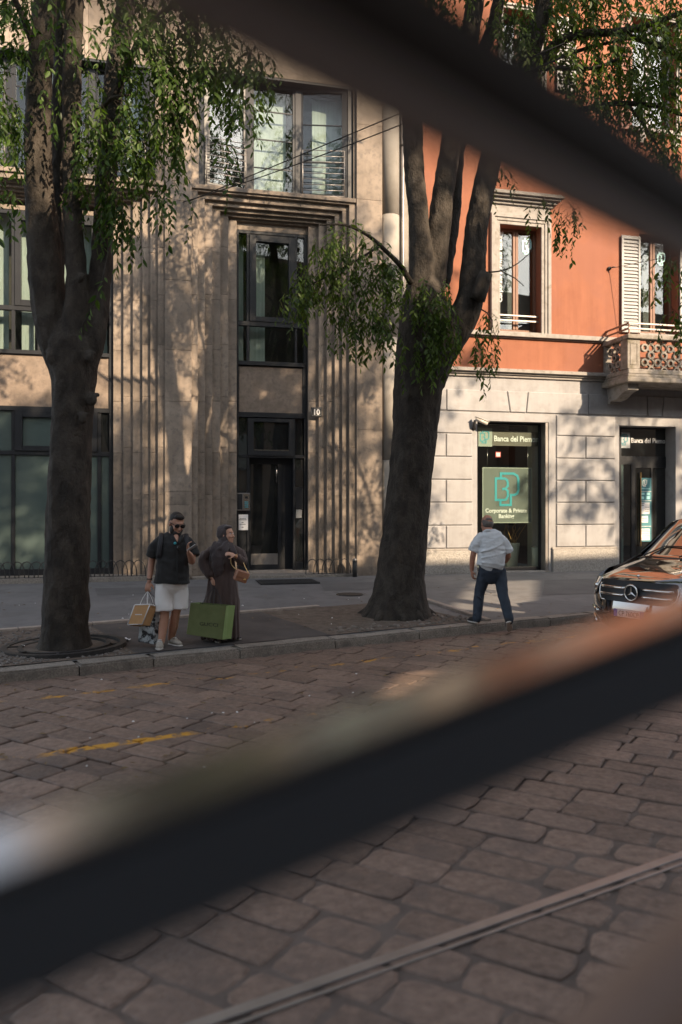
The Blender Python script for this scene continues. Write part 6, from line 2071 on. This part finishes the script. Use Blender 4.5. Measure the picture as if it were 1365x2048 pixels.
# ---- woman in dark brown dress and scarf
YW = 11.0
ow = ground(450, 1283)
wom = empty('person', ow)
tag(wom, 'person in dark brown full-length dress and head scarf looking to the right', 'person')
Q = lambda u, v, dy=0.0: pp(u, v, YW + dy)
Rw = rotm(62, -4, 0)
hw = Q(452.5, 1069)
WS = 1.0
bw = head_geo(hw + Rw @ Vector((0, -.018, 0)), Rw, WS)
bw += [T([Q(450, 1076, .02), Q(447, 1090, .02)], [.05, .07]), T([Q(445, 1095), Q(444, 1150), Q(443, 1200)], [(.13, .09), (.13, .10), (.14, .11)]),
       T([Q(422, 1102), Q(409, 1124, .0), Q(425, 1157, -.12)], [.035, .035, .026]),
       T([Q(472, 1102), Q(487, 1124, -.06), Q(471, 1112, -.24)], [.035, .035, .025]),
       T([Q(432, 1195), Q(434, 1275, .0)], [.09, .045]), T([Q(455, 1195), Q(462, 1270, .1)], [.09, .045])]
bw += hand_geo(Q(425.5, 1158, -.13), Vector((.16, -.1, -1)), Vector((.6, .7, 0)), .95, .8, 1)
bw += hand_geo(Q(470, 1111, -.26), Vector((-.95, -.15, .30)), Vector((-.2, .6, -.75)), .95, .75, -1)
bb_ = blob('body', wom, 'skin_b', bw, .0085, 3, ow)
face_bits(wom, hw + Rw @ Vector((0, -.018, 0)), Rw, WS, ow)
dress = [C([Q(446, 1088, .01), Q(445, 1096), Q(444, 1120), Q(445, 1150), Q(444.5, 1200), Q(443.5, 1245), Q(443, 1272)], [(.11, .09), (.155, .12), (.175, .145), (.190, .155), (.235, .18), (.255, .20), (.262, .205)], 22),
         ell(Q(427, 1100), (.064, .07, .06)), C([Q(427, 1100), Q(411, 1112, .0), Q(408, 1127, -.01), Q(415, 1142, -.06), Q(424, 1154, -.11)], [.062, .074, .074, .062, .050]),
         ell(Q(465, 1099), (.064, .07, .06)), C([Q(465, 1099), Q(481, 1108, -.02), Q(487, 1125, -.07), Q(480, 1119, -.16), Q(473, 1113.5, -.22)], [.062, .070, .068, .058, .046])]
# soft vertical folds in the skirt
for i in range(9):
    a = math.radians(200 + 17.5 * i)
    dress.append(T([Q(444, 1170) + Vector((.185 * math.cos(a), .145 * math.sin(a), 0)), Q(444, 1215) + Vector((.235 * math.cos(a), .18 * math.sin(a), 0)), Q(443, 1273) + Vector((.258 * math.cos(a), .205 * math.sin(a), 0))], [.014, .024, .028], 8))
blob('dress', wom, 'cloth_brown', dress, .010, 2, ow, (.022, (10, 10, 1.6)))
scarf = [ell(hw + Rw @ Vector((0, .030, .022)), (.101, .112, .122), Rw, 16), ell(hw + Rw @ Vector((0, .012, -.06)), (.092, .10, .095), Rw, 14),
         ell(hw + Rw @ Vector((0, -.048, .098)), (.070, .052, .030), Rw, 12), ell(hw + Rw @ Vector((0, -.035, -.125)), (.072, .062, .045), Rw, 12),
         T([Q(449, 1083, .0), Q(446, 1094), Q(444, 1108), Q(442, 1121)], [(.080, .088), (.130, .12), (.165, .15), (.165, .16)], 18),
         T([Q(438, 1090, -.09), Q(436, 1115, -.145), Q(437, 1140, -.16), Q(436, 1151, -.15)], [(.075, .035), (.085, .04), (.075, .03), (.05, .02)], 12),
         T([Q(452, 1088, -.10), Q(450, 1102, -.15), Q(447, 1116, -.16)], [(.05, .03), (.05, .03), (.03, .02)], 10),
         T([Q(460, 1090, -.06), Q(467, 1104, -.11), Q(474, 1118, -.13)], [(.05, .035), (.05, .03), (.03, .02)], 10),
         T([Q(430, 1086, -.06), Q(424, 1102, -.10), Q(428, 1118, -.13)], [.03, .03, .02], 8), T([Q(455, 1084, -.10), Q(443, 1096, -.14), Q(428, 1104, -.12)], [.022, .026, .02], 8)]
blob('scarf', wom, 'cloth_scarf', scarf, .009, 2, ow, (.010, (9, 9, 6)))
shoe(wom, ow, Vector((Q(462, 1275).x, YW + .12, .012)), Vector((Q(481, 1278).x, YW + .02, .010)), (0, 0, 1), 'shoe_dark', 'sole_white', .95, 'sole_white')
shoe(wom, ow, Vector((Q(430, 1280).x, YW + .0, .006)), Vector((Q(444, 1284).x, YW - .20, .004)), (0, 0, 1), 'shoe_dark', 'sole_white', .95, 'sole_white')
tube('bangle', wom, 'gold', [Q(473, 1112.5, -.23) - ow + Vector((.01 * math.cos(a), .03 * math.sin(a), .03 * math.cos(a))) for a in [i * .7 for i in range(10)]], .006, 6, .03)
# shoulder bag on a chain
hb = empty('shoulder_bag', Q(483, 1152, -.30))
tag(hb, 'small tan leather shoulder bag with gold clasp on the person in brown', 'bag')
hb.rotation_euler = (math.radians(8), math.radians(20), math.radians(24))
box('bag_body', hb, 'leather', -.088, .088, -.045, .045, -.075, .065, .012)
box('flap', hb, 'leather', -.092, .092, -.056, .050, -.02, .074, .012)
mesh('clasp', *ell((.045, -.058, -.026), (.020, .006, .016)), 'gold', hb, True)
oq = Vector(hb.location)
ir = hb.rotation_euler.to_matrix().inverted()
for a_, b_, c_ in (((-.09, 0, .06), (463, 1128, -.20), (462, 1112, -.15)), ((.09, 0, .06), (489, 1130, -.20), (484, 1112, -.12))):
    tube('chain', hb, 'gold', [Vector(a_), ir @ (Q(*b_) - oq), ir @ (Q(*c_) - oq)], .006, 6, .04)

# ---- shopping bags
def bag(name, label, front, back, mats, handles, hand, extra=None, trim=None):
    """front: four corners tl, tr, br, bl; back: offset vector; top left open"""
    o = Vector(front[3])
    e = empty(name, o)
    tag(e, label, 'bag')
    F = [Vector(p) - o for p in front]
    B = [p + Vector(back) for p in F]
    def panel(nm, q, m, t=.004):
        n = (q[1] - q[0]).cross(q[3] - q[0]).normalized() * t
        vs = list(q) + [p - n for p in q]
        return mesh(nm, vs, [(0, 1, 2, 3), (7, 6, 5, 4), (0, 4, 5, 1), (1, 5, 6, 2), (2, 6, 7, 3), (3, 7, 4, 0)], m, e)
    panel('front_panel', F, mats[0]); panel('back_panel', [B[1], B[0], B[3], B[2]], mats[0])
    g = (F[1] + B[1]) / 2 + (F[0] - F[1]).normalized() * .025
    h = (F[2] + B[2]) / 2 + (F[3] - F[2]).normalized() * .004
    panel('side_panel', [F[1], g, h, F[2]], mats[1]); panel('side_panel', [g, B[1], B[2], h], mats[1])
    panel('side_panel', [B[0], F[0], F[3], B[3]], mats[1]); panel('base', [F[3], F[2], B[2], B[3]], mats[0])
    for (i0, i1, off) in handles:
        a = F[0] + (F[1] - F[0]) * i0 + Vector(back) * off; b = F[0] + (F[1] - F[0]) * i1 + Vector(back) * off
        c = Vector(hand) - o
        tube('handle', e, mats[2], [a - Vector((0, 0, .02)), a + (c - a) * .5 + Vector((-.008, 0, 0)), c + (a - c).normalized() * .01], .004, 6, .05)
        tube('handle', e, mats[2], [b - Vector((0, 0, .02)), b + (c - b) * .5 + Vector((.008, 0, 0)), c + (b - c).normalized() * .01], .004, 6, .05)
    return e, F, B
hand1 = P(296, 1182, -.06)
YB = 10.32
kb, F_, B_ = bag('paper_bag', 'kraft paper shopping bag with white edges in the hanging hand', [pp(270, 1210, YB), pp(300, 1209, YB), pp(285, 1248, YB), pp(256, 1249, YB)], Vector((.075, .10, -.035)), ('kraft', 'kraft', 'paper_white'), ((.3, .8, 0), (.3, .8, 1)), hand1)
def edge(e, a, b, m='paper_white', w=.009):
    tube('edge_trim', e, m, [a, b], w, 4, 2)
for a, b in ((F_[0], F_[1]), (F_[1], F_[2]), (F_[2], F_[3]), (F_[3], F_[0]), (F_[1], B_[1])):
    edge(kb, a, b)
cen = (F_[0] + F_[1] + F_[2] + F_[3]) / 4
box('print', kb, 'paper_white', cen.x - .045, cen.x + .045, cen.y - .007, cen.y - .005, cen.z - .006, cen.z + .006)
YB = 10.42
bb2, F2_, B2_ = bag('carrier_bag', 'grey and black printed carrier bag hanging below the kraft bag', [pp(283, 1213, YB), pp(311, 1214, YB), pp(308, 1288, YB), pp(277, 1283, YB)], Vector((.085, .09, .02)), ('bag_print', 'bag_print', 'shoe_dark'), ((.4, .9, 0), (.4, .9, 1)), hand1)
# pale upper part of the side and its triangular mark
q = [F2_[1], B2_[1], F2_[1] * .58 + F2_[2] * .42, B2_[1] * .58 + B2_[2] * .42]
off = Vector((.012, -.012, 0))
mesh('grey_print', [q[0] + off, q[1] + off, q[3] + off, q[2] + off], [(0, 1, 2, 3)], 'bag_grey', bb2)
t0 = (q[0] + q[1]) / 2 * .35 + (q[2] + q[3]) / 2 * .65 + off * 1.3
mesh('triangle_mark', [t0 + Vector((-.025, -.006, .02)), t0 + Vector((.025, .006, .02)), t0 + Vector((0, 0, -.03))], [(0, 1, 2)], 'white_ink', bb2)
YB = 10.58
gb, F3, B3 = bag('shopping_bag', 'large green paper shopping bag held by the person in brown', [pp(382, 1206, YB), pp(453, 1212, YB), pp(445, 1279, YB), pp(374, 1268, YB)], Vector((.10, .12, -.005)), ('bag_green', 'bag_green_side', 'shoe_dark'), ((.3, .62, 0), (.3, .62, 1)), Q(430, 1172, -.14))
xd_ = (F3[1] - F3[0]).normalized(); zd_ = (F3[0] - F3[3]).normalized()
tx = text('lettering', gb, 'black_print', 'GUCCI', .065, F3[3] + xd_ * .15 + zd_ * .13 - Vector((0, .006, 0)), (math.radians(90), math.atan2(-xd_.z, xd_.x), 0), 'LEFT', .001, 1.25) if 'black_print' in M else text('lettering', gb, 'interior_dark', 'GUCCI', .065, F3[3] + xd_ * .15 + zd_ * .13 - Vector((0, .006, 0)), (math.radians(90), math.atan2(-xd_.z, xd_.x), 0), 'LEFT', .001, 1.25)

# ---- man stepping up onto the kerb, seen from behind
YK = 12.62
ok_ = ground(955, 1247, 0.0)
mk = empty('person', ok_)
tag(mk, 'person in pale blue shirt and navy trousers stepping onto the kerb', 'person')
V = lambda u, v, dy=0.0: pp(u, v, YK + dy)
Rk = rotm(196, 14, -6)
hk_ = V(974, 1048, .06)
KS = 1.12
bk_ = head_geo(hk_, Rk, KS)
bk_ += [T([V(975, 1055, .03), V(978, 1066)], [.062, .085]), T([V(981, 1074), V(983, 1100, -.02), V(982, 1128, -.03)], [(.16, .10), (.17, .11), (.165, .12)]),
        T([V(960, 1080), V(950, 1098, -.02), V(946.5, 1112, -.01), V(944.5, 1128, .02), V(944, 1141, .03)], [.045, .052, .047, .042, .031]),
        T([V(1006, 1085), V(1015, 1103, -.01), V(1017, 1112, .02), V(1011, 1123, .16)], [.045, .052, .047, .036]),
        T([V(970, 1145), V(959, 1188, .04), V(955, 1236, -.05)], [.07, .06, .042]), T([V(999, 1145), V(1006, 1187, -.12), V(1019, 1243, -.34)], [.07, .06, .042])]
bk_ += hand_geo(V(944, 1141, .03), Vector((.12, .05, -1)), Vector((.8, .2, 0)), 1.08, .6, -1)
bk_ += hand_geo(V(1011, 1123, .16), Vector((-.5, .6, -.4)), Vector((-.5, -.2, .3)), 1.05, .7, 1)
blob('body', mk, 'skin_c', bk_, .009, 3, ok_)
hg = [ell(hk_ + Rk @ (Vector((0, .048, -.012)) * KS), tuple(q * KS for q in (.079, .062, .060)), Rk, 16)] + [ell(hk_ + Rk @ (Vector((k * .064, .022, .008)) * KS), tuple(q * KS for q in (.020, .055, .045)), Rk, 12) for k in (-1, 1)] + [ell(hk_ + Rk @ (Vector((0, .07, .045)) * KS), tuple(q * KS for q in (.058, .038, .035)), Rk, 12)]
blob('hair', mk, 'hair_grey', hg, .008, 2, ok_)
sk = [C([V(979, 1061, .01), V(981, 1067), V(982, 1078), V(984, 1098, -.03), V(983, 1118, -.04), V(980, 1134, -.04)], [(.09, .085), (.165, .11), (.21, .135), (.215, .145), (.22, .155), (.215, .155)], 18),
      ell(V(963, 1076), (.09, .09, .085)), C([V(963, 1076), V(953, 1089, -.01), V(946.5, 1103, -.01)], [.088, .086, .088]), ell(V(1001, 1079), (.09, .09, .085)), C([V(1001, 1079), V(1011, 1091, -.01), V(1018, 1105, -.0)], [.088, .084, .084]),
      T([V(968, 1130, -.10), V(985, 1139, -.12), V(1003, 1130, -.10)], [.05, .05, .05]),
      T([V(962, 1104, -.14), V(985, 1098, -.17), V(1004, 1088, -.13)], [.010, .020, .012], 8), T([V(964, 1116, -.15), V(986, 1112, -.18), V(1008, 1106, -.13)], [.012, .020, .012], 8),
      T([V(966, 1126, -.16), V(990, 1122, -.18), V(1008, 1118, -.13)], [.012, .018, .012], 8), T([V(969, 1092, -.13), V(990, 1084, -.14)], [.010, .014], 8)]
bs_ = blob('shirt', mk, 'cloth_blue', sk, .010, 2, ok_, (.014, (4, 4, 10)))
tube('collar', bs_, 'cloth_blue', [V(966, 1065, .05) - ok_, V(971, 1062, -.06) - ok_, V(979, 1061, -.085) - ok_, V(988, 1064, -.05) - ok_], [(.022, .010)] * 4, 8, .03, side=(0, 0, 1))
pk = [T([V(982, 1128, -.02), V(984, 1142, -.02), V(985, 1152, -.02)], [(.19, .135), (.195, .145), (.17, .13)], 16),
      T([V(972, 1142), V(965, 1165, .04), V(959, 1190, .04), V(956.5, 1215, -.02), V(954.5, 1237, -.05)], [(.115, .12), (.098, .10), (.082, .088), (.076, .08), (.070, .075)]),
      T([V(998, 1142), V(1003, 1166, -.05), V(1006, 1187, -.12), V(1013, 1215, -.23), V(1019, 1240, -.32)], [(.115, .12), (.098, .10), (.085, .09), (.076, .08), (.068, .072)]),
      T([V(955, 1192, -.07), V(963, 1198, -.07)], [.014, .012], 8), T([V(1002, 1194, -.19), V(1013, 1200, -.20)], [.014, .012], 8), T([V(949, 1228, -.1), V(962, 1232, -.1)], [.012, .012], 8)]
blob('trousers', mk, 'cloth_navy', pk, .010, 2, ok_, (.010, (6, 6, 7)))
shoe(mk, ok_, V(955.5, 1247, -.10), Vector((V(942, 1240).x, YK + .18, .012)), (0, 0, 1), 'shoe_dark', 'sole_white', 1.2)
toe_ = ground(1021, 1267, ROADZ) + Vector((0, .06, .012))
shoe(mk, ok_, V(1018, 1245, -.42), toe_ + Vector((.01, .0, 0)), (0, 1, .4), 'shoe_dark', 'sole_white', 1.15)
# ------------------------------------------------------------------ black van
vc = pp(1263, 1188, 11.3)
van = empty('van', (vc.x, vc.y, ROADZ), math.pi + TH)
tag(van, 'glossy black van with three-pointed star grille standing in the road', 'van')
# stations up the front and over the roof: x (forward), z, half width, sweep-back of the corners
ST = [(-.10, .20, .80, .30), (-.02, .27, .90, .32), (.02, .40, .93, .32), (.015, .52, .935, .31), (-.005, .62, .935, .30), (-.03, .74, .93, .29), (-.06, .84, .925, .28), (-.10, .92, .915, .28), (-.17, .985, .90, .27),
      (-.30, 1.03, .885, .25), (-.55, 1.10, .87, .22), (-.85, 1.17, .855, .20), (-1.02, 1.21, .85, .18), (-1.25, 1.36, .825, .17), (-1.50, 1.545, .79, .15), (-1.72, 1.70, .755, .12), (-1.88, 1.80, .72, .08), (-2.10, 1.86, .70, .04), (-2.6, 1.89, .70, 0), (-4.4, 1.89, .70, 0), (-4.85, 1.84, .70, 0)]
NY = 18
def surf(i, t):
    """point on station i at lateral -1..1"""
    x, z, w, c = ST[i]
    a = abs(t)
    dz = -0.05 * a ** 4 if 8 <= i else 0.0
    if 9 <= i <= 12: dz += 0.012 * math.exp(-((a - .62) / .16) ** 2)
    return Vector((x - c * a ** 3.2, t * w, z + dz))
def grid(name, i0, i1, t0, t1, material, off=0.0, nt=NY, mt=0):
    vs, fs = [], []
    for i in range(i0, i1 + 1):
        for j in range(nt + 1):
            vs.append(surf(i, t0 + (t1 - t0) * j / nt))
    for i in range(i1 - i0):
        for j in range(nt):
            a = i * (nt + 1) + j
            fs.append((a, a + 1, a + nt + 2, a + nt + 1))
    bm = bmesh.new()
    vv = [bm.verts.new(v) for v in vs]
    for f in fs: bm.faces.new([vv[k] for k in f])
    bmesh.ops.recalc_face_normals(bm, faces=bm.faces)
    bm.normal_update()
    up = sum((f.normal for f in bm.faces), Vector()).dot(Vector((1, 0, 1)))
    if up < 0: bmesh.ops.reverse_faces(bm, faces=bm.faces[:]); bm.normal_update()
    for v in bm.verts: v.co += v.normal * off
    me = bpy.data.meshes.new(name); bm.to_mesh(me); bm.free()
    me.polygons.foreach_set('use_smooth', [True] * len(me.polygons))
    o = link(name, me, material, van)
    m_ = o.modifiers.new('sub', 'SUBSURF'); m_.levels = 2; m_.render_levels = 2
    return o
n = len(ST) - 1
grid('body', 0, n, -1, 1, 'car_black')
# sides, full width, with shoulder
for k in (-1, 1):
    sec = [(.22, .88), (.5, .94), (.9, .945), (1.05, .92), (1.2, .875), (1.5, .80), (1.75, .73), (1.835, .69)]
    xs_ = [-.34, -.6, -.9, -1.2, -1.5, -1.9, -2.6, -3.6, -4.7, -4.9]
    vs, fs = [], []
    for x in xs_:
        zmax = 1.835
        # follow the bonnet and windscreen line
        prof = [(-.34, .95), (-.6, 1.04), (-.9, 1.10), (-1.2, 1.22), (-1.5, 1.46), (-1.9, 1.76), (-2.6, 1.835), (-9, 1.835)]
        for (a, b) in zip(prof[:-1], prof[1:]):
            if b[0] <= x <= a[0]:
                t = (x - a[0]) / (b[0] - a[0]); zmax = a[1] + (b[1] - a[1]) * t
        for (z, w) in sec:
            zz = min(z, zmax)
            ww = w if z <= zmax else np.interp(zmax, [q[0] for q in sec], [q[1] for q in sec])
            front = max(0, (x + .75) / .41)
            vs.append((x, k * (ww - .06 * front ** 2), zz - .0004 * w))
    m_ = len(sec)
    for i in range(len(xs_) - 1):
        for j in range(m_ - 1):
            a = i * m_ + j
            fs.append((a, a + 1, a + m_ + 1, a + m_))
    mesh('side_panel', vs, fs, 'car_black', van, True)
mesh('rear_panel', [(-4.86, -.93, .25), (-4.86, .93, .25), (-4.86, .93, 1.2), (-4.86, .68, 1.86), (-4.86, -.68, 1.86), (-4.86, -.93, 1.2)], [(0, 1, 2, 3, 4, 5)], 'car_black', van)
M['windscreen'] = mat('windscreen_glass', (0.012, 0.014, 0.014), rough=0.02, coat=1.0, spec=1.0)
M['windscreen'].node_tree.nodes['Principled BSDF'].inputs['IOR'].default_value = 2.2
grid('windscreen', 12, 16, -.90, .90, 'windscreen', .004)
# black cowl and wipers
def sp3(i, t, off=0.0): return surf(i, t) + Vector((off * .6, 0, off))
tube('cowl', van, 'black_gloss', [sp3(12, -.92 + 1.84 * j / 10, .002) for j in range(11)], [(.018, .04)] * 11, 8, .2, side=(0, 0, 1))
for t in (-.75, .05):
    tube('wiper', van, 'rubber', [sp3(12, t, .03), sp3(13, t + .28, .02), sp3(13, t + .66, .02)], .010, 6, .2)
# grille with two slats and the ringed star
grid('grille', 4, 7, -.70, .70, 'frame', .003)
def fp3(z, t, off):
    zs = [s[1] for s in ST[:9]]
    x = np.interp(z, zs, [s[0] for s in ST[:9]]); w = np.interp(z, zs, [s[2] for s in ST[:9]]); c = np.interp(z, zs, [s[3] for s in ST[:9]])
    return Vector((x - c * abs(t) ** 3.2 + off, t * w, z))
for z in (.715, .815):
    for a, b in ((-.66, -.15), (.15, .66)):
        tube('grille_slat', van, 'chrome', [fp3(z, a + (b - a) * j / 6, .018) for j in range(7)], [(.020, .014)] * 7, 8, .3, side=(0, 0, 1))
edge_ = [(-.70, .86), (-.72, .80), (-.70, .70), (-.62, .625), (.62, .625), (.70, .70), (.72, .80), (.70, .86)]
tube('grille_frame', van, 'chrome', [fp3(z, t, .010) for t, z in edge_], .012, 8, .1)
em = empty('star_emblem'); em.parent = van
ec = fp3(.765, 0, .045)
em.location = ec
tube('emblem_ring', em, 'chrome', [(0, .108 * math.cos(a), .108 * math.sin(a)) for a in [2 * math.pi * i / 24 for i in range(25)]], .012, 8, .05, cap=False)
for k in range(3):
    a = math.pi / 2 + k * 2 * math.pi / 3
    d = Vector((0, math.cos(a), math.sin(a))); sdv = Vector((0, -math.sin(a), math.cos(a)))
    mesh('emblem_ray', [d * .104, sdv * .022 - d * .012, -sdv * .022 - d * .012, Vector((.022, 0, 0)), Vector((-.01, 0, 0))], [(0, 1, 3), (0, 3, 2), (1, 2, 3), (0, 4, 1), (0, 2, 4)], 'chrome', em)
mesh('emblem_disc', *tube_geo([(-.035, 0, 0), (-.02, 0, 0)], [.10, .10], 20, 1), 'frame', em)
mesh('bonnet_badge', *ell(surf(8, 0) + Vector((.02, 0, .01)), (.012, .028, .024)), 'chrome', van, True)
# headlamps wrapping the corners
for k in (-1, 1):
    hl = empty('headlight'); hl.parent = van
    vs = []
    rows = [(.93, .76, 1.0), (.86, .74, 1.005), (.79, .76, 1.01), (.72, .80, 1.01), (.67, .88, 1.01)]
    nt = 8
    for z, t0, t1 in rows:
        for j in range(nt + 1):
            vs.append(fp3(z, k * (t0 + (min(t1, 1.0) - t0) * j / nt), .012) + Vector((0, k * .006, 0)))
    fs = [(i * (nt + 1) + j, i * (nt + 1) + j + 1, (i + 1) * (nt + 1) + j + 1, (i + 1) * (nt + 1) + j) for i in range(4) for j in range(nt)]
    mesh('lens', vs, fs, 'lamp_lens', hl, True)
    tube('chrome_strip', hl, 'chrome', [fp3(.66 + .27 * (1 - j / 6), k * (.75 + .13 * (j / 6) ** 2), .022) for j in range(7)], .010, 6, .1)
    mesh('lamp_bowl', *ell(fp3(.80, k * .87, .01), (.03, .055, .05)), 'chrome', hl, True)
    # lower air intake with a bright blade
    grid_pts = [fp3(.50, k * .62, .006), fp3(.50, k * .95, .006), fp3(.33, k * .93, .006), fp3(.33, k * .60, .006)]
    mesh('air_intake', grid_pts, [(0, 1, 2, 3)], 'frame', van)
    tube('chrome_blade', van, 'chrome', [fp3(.50, k * .90, .03), fp3(.465, k * .78, .035), fp3(.45, k * .66, .03)], [(.012, .02)] * 3, 6, .1)
    tube('chrome_blade', van, 'chrome', [fp3(.36, k * .97, .02), fp3(.30, k * .93, .03), fp3(.275, k * .86, .03)], [(.016, .02)] * 3, 6, .1)
    # mirror
    if k > 0:
        mi = empty('wing_mirror'); mi.parent = van
        blob('mirror_shell', mi, 'car_black', [ell((-1.28, k * 1.08, 1.30), (.06, .12, .12), None, 14)], .012, 1)
        tube('mirror_arm', mi, 'black_gloss', [(-1.30, k * .90, 1.22), (-1.28, k * 1.02, 1.24)], .03, 8, .1)
    # wheels
    for x in (-.98, -4.05):
        wh = empty('wheel'); wh.parent = van; wh.location = (x, k * .86, .335)
        mesh('tyre', *tube_geo([(0, -k * .12, 0), (0, -k * .10, 0), (0, k * .10, 0), (0, k * .12, 0)], [.27, .335, .335, .27], 28, .5), 'rubber', wh, True)
        mesh('rim', *tube_geo([(0, k * .10, 0), (0, k * .125, 0)], [.235, .22], 24, .5), 'steel', wh, True)
grid('lower_grille', 1, 2, -.5, .5, 'frame', .006)
npl = empty('number_plate'); npl.parent = van
npl.location = fp3(.47, 0, .03); npl.rotation_euler = (0, 0, math.radians(90))
box('plate', npl, 'plate_white', -.26, .26, -.012, .0, -.055, .055, .004)
for s_ in (-1, 1):
    box('blue_band', npl, 'plate_blue', s_ * .225 - .03, s_ * .225 + .03, -.0145, -.0125, -.052, .052)
text('lettering', npl, 'black_ink', 'CP 760CP', .10, (0, -.0145, -.036), RX90, 'CENTER', .001, .82)

# ------------------------------------------------------------------ bars close to the lens (out of focus)
def beam(name, parent, material, a, b, w, h, bevel=0.008, up=Vector((0, 0, 1))):
    """box beam from a to b, w wide and h high"""
    a, b = Vector(a), Vector(b)
    d = (b - a).normalized(); x = d.cross(up).normalized(); u_ = x.cross(d)
    bm = bmesh.new()
    vv = []
    for p in (a, b):
        for sx, su_ in ((-1, -1), (1, -1), (1, 1), (-1, 1)):
            vv.append(bm.verts.new(p + x * (sx * w / 2) + u_ * (su_ * h / 2)))
    for f in ((0, 1, 2, 3), (7, 6, 5, 4), (0, 4, 5, 1), (1, 5, 6, 2), (2, 6, 7, 3), (3, 7, 4, 0)):
        bm.faces.new([vv[i] for i in f])
    if bevel: bmesh.ops.bevel(bm, geom=bm.edges[:], offset=bevel, segments=2, affect='EDGES')
    return from_bm(name, bm, material, parent)
def on_line(p, q, X):
    t = (X - p.x) / (q.x - p.x)
    return p + (q - p) * t
# lower rail: runs along the street just below eye height
LA, LB = pp(0, 1866, .36), pp(1365, 1314, .61)
zr = (LA.z + LB.z) / 2
g0 = W(rm(LA)[0] - 1.2, rm(LA)[1]); g1 = LA + (LB - LA) * 3.2
g0 = LA - (LB - LA) * 1.1
lowr = empty('guard_rail', (g1.x, g1.y, ROADZ))
tag(lowr, 'out of focus blue-black guard rail with polished top crossing the lower foreground', 'guard rail')
og = Vector((g1.x, g1.y, ROADZ))
dirL = (LB - LA).normalized(); outL = Vector((-dirL.y, dirL.x, 0)).normalized()
H_ = .058
beam('rail_beam', lowr, 'bar_paint', g0 - og, g1 - og, .034, H_, .006)
beam('top_plate', lowr, 'bar_top', g0 - og + Vector((0, 0, H_ / 2 + .003)) + outL * .010, g1 - og + Vector((0, 0, H_ / 2 + .003)) + outL * .010, .054, .005, .002)
for q in (g0, g1):
    beam('post', lowr, 'bar_paint', Vector((q.x, q.y, ROADZ + .01)) - og, Vector((q.x, q.y, q.z - H_ / 2)) - og, .05, .05, .004, Vector((1, 0, 0)))
    beam('foot_plate', lowr, 'bar_paint', Vector((q.x, q.y, ROADZ - .01)) - og, Vector((q.x, q.y, ROADZ + .012)) - og, .16, .16, .004, Vector((1, 0, 0)))
# upper bar: slopes across the top right corner
UA, UB = pp(915, 150, .32), pp(1365, 424, .545)
u0_ = UA - (UB - UA) * .75; u1_ = UB + (UB - UA) * 2.2
upr = empty('sloping_bar', (u1_.x, u1_.y, ROADZ))
tag(upr, 'out of focus dark brown bar sloping across the upper right foreground', 'bar')
ou = Vector((u1_.x, u1_.y, ROADZ))
beam('bar_beam', upr, 'bar_brown', u0_ - ou, u1_ - ou, .036, .038, .006)
beam('lower_trim', upr, 'bar_trim', u0_ - ou - Vector((0, 0, .0245)), u1_ - ou - Vector((0, 0, .0245)), .028, .009, .003)  # paler strip paints reflected ground light under the bar
beam('post', upr, 'bar_brown', Vector((0, 0, .01)), Vector((0, 0, u1_.z - ROADZ - .03)), .06, .06, .004, Vector((1, 0, 0)))
beam('foot_plate', upr, 'bar_brown', Vector((0, 0, -.01)), Vector((0, 0, .012)), .18, .18, .004, Vector((1, 0, 0)))
# rounded brown solid added for an unidentified blur at the bottom right
ra, rb = pp(1265, 2130, .44), pp(1560, 1830, .52)
brown_solid = empty('padded_rest', (rb.x + .05, rb.y + .02, ROADZ))
tag(brown_solid, 'out of focus brown padded rest in the bottom right corner', 'rest')
op = Vector(brown_solid.location)
blob('pad', brown_solid, 'brown_pad', [tube_geo([ra - (rb - ra) * .6, ra, rb, rb + (rb - ra) * .2], [.034, .040, .042, .036], 16, .03, round_cap=True)], .006, 2, op)
tube('post', brown_solid, 'bar_brown', [(0, 0, 0), (0, 0, rb.z - ROADZ)], .03, 10, 1)
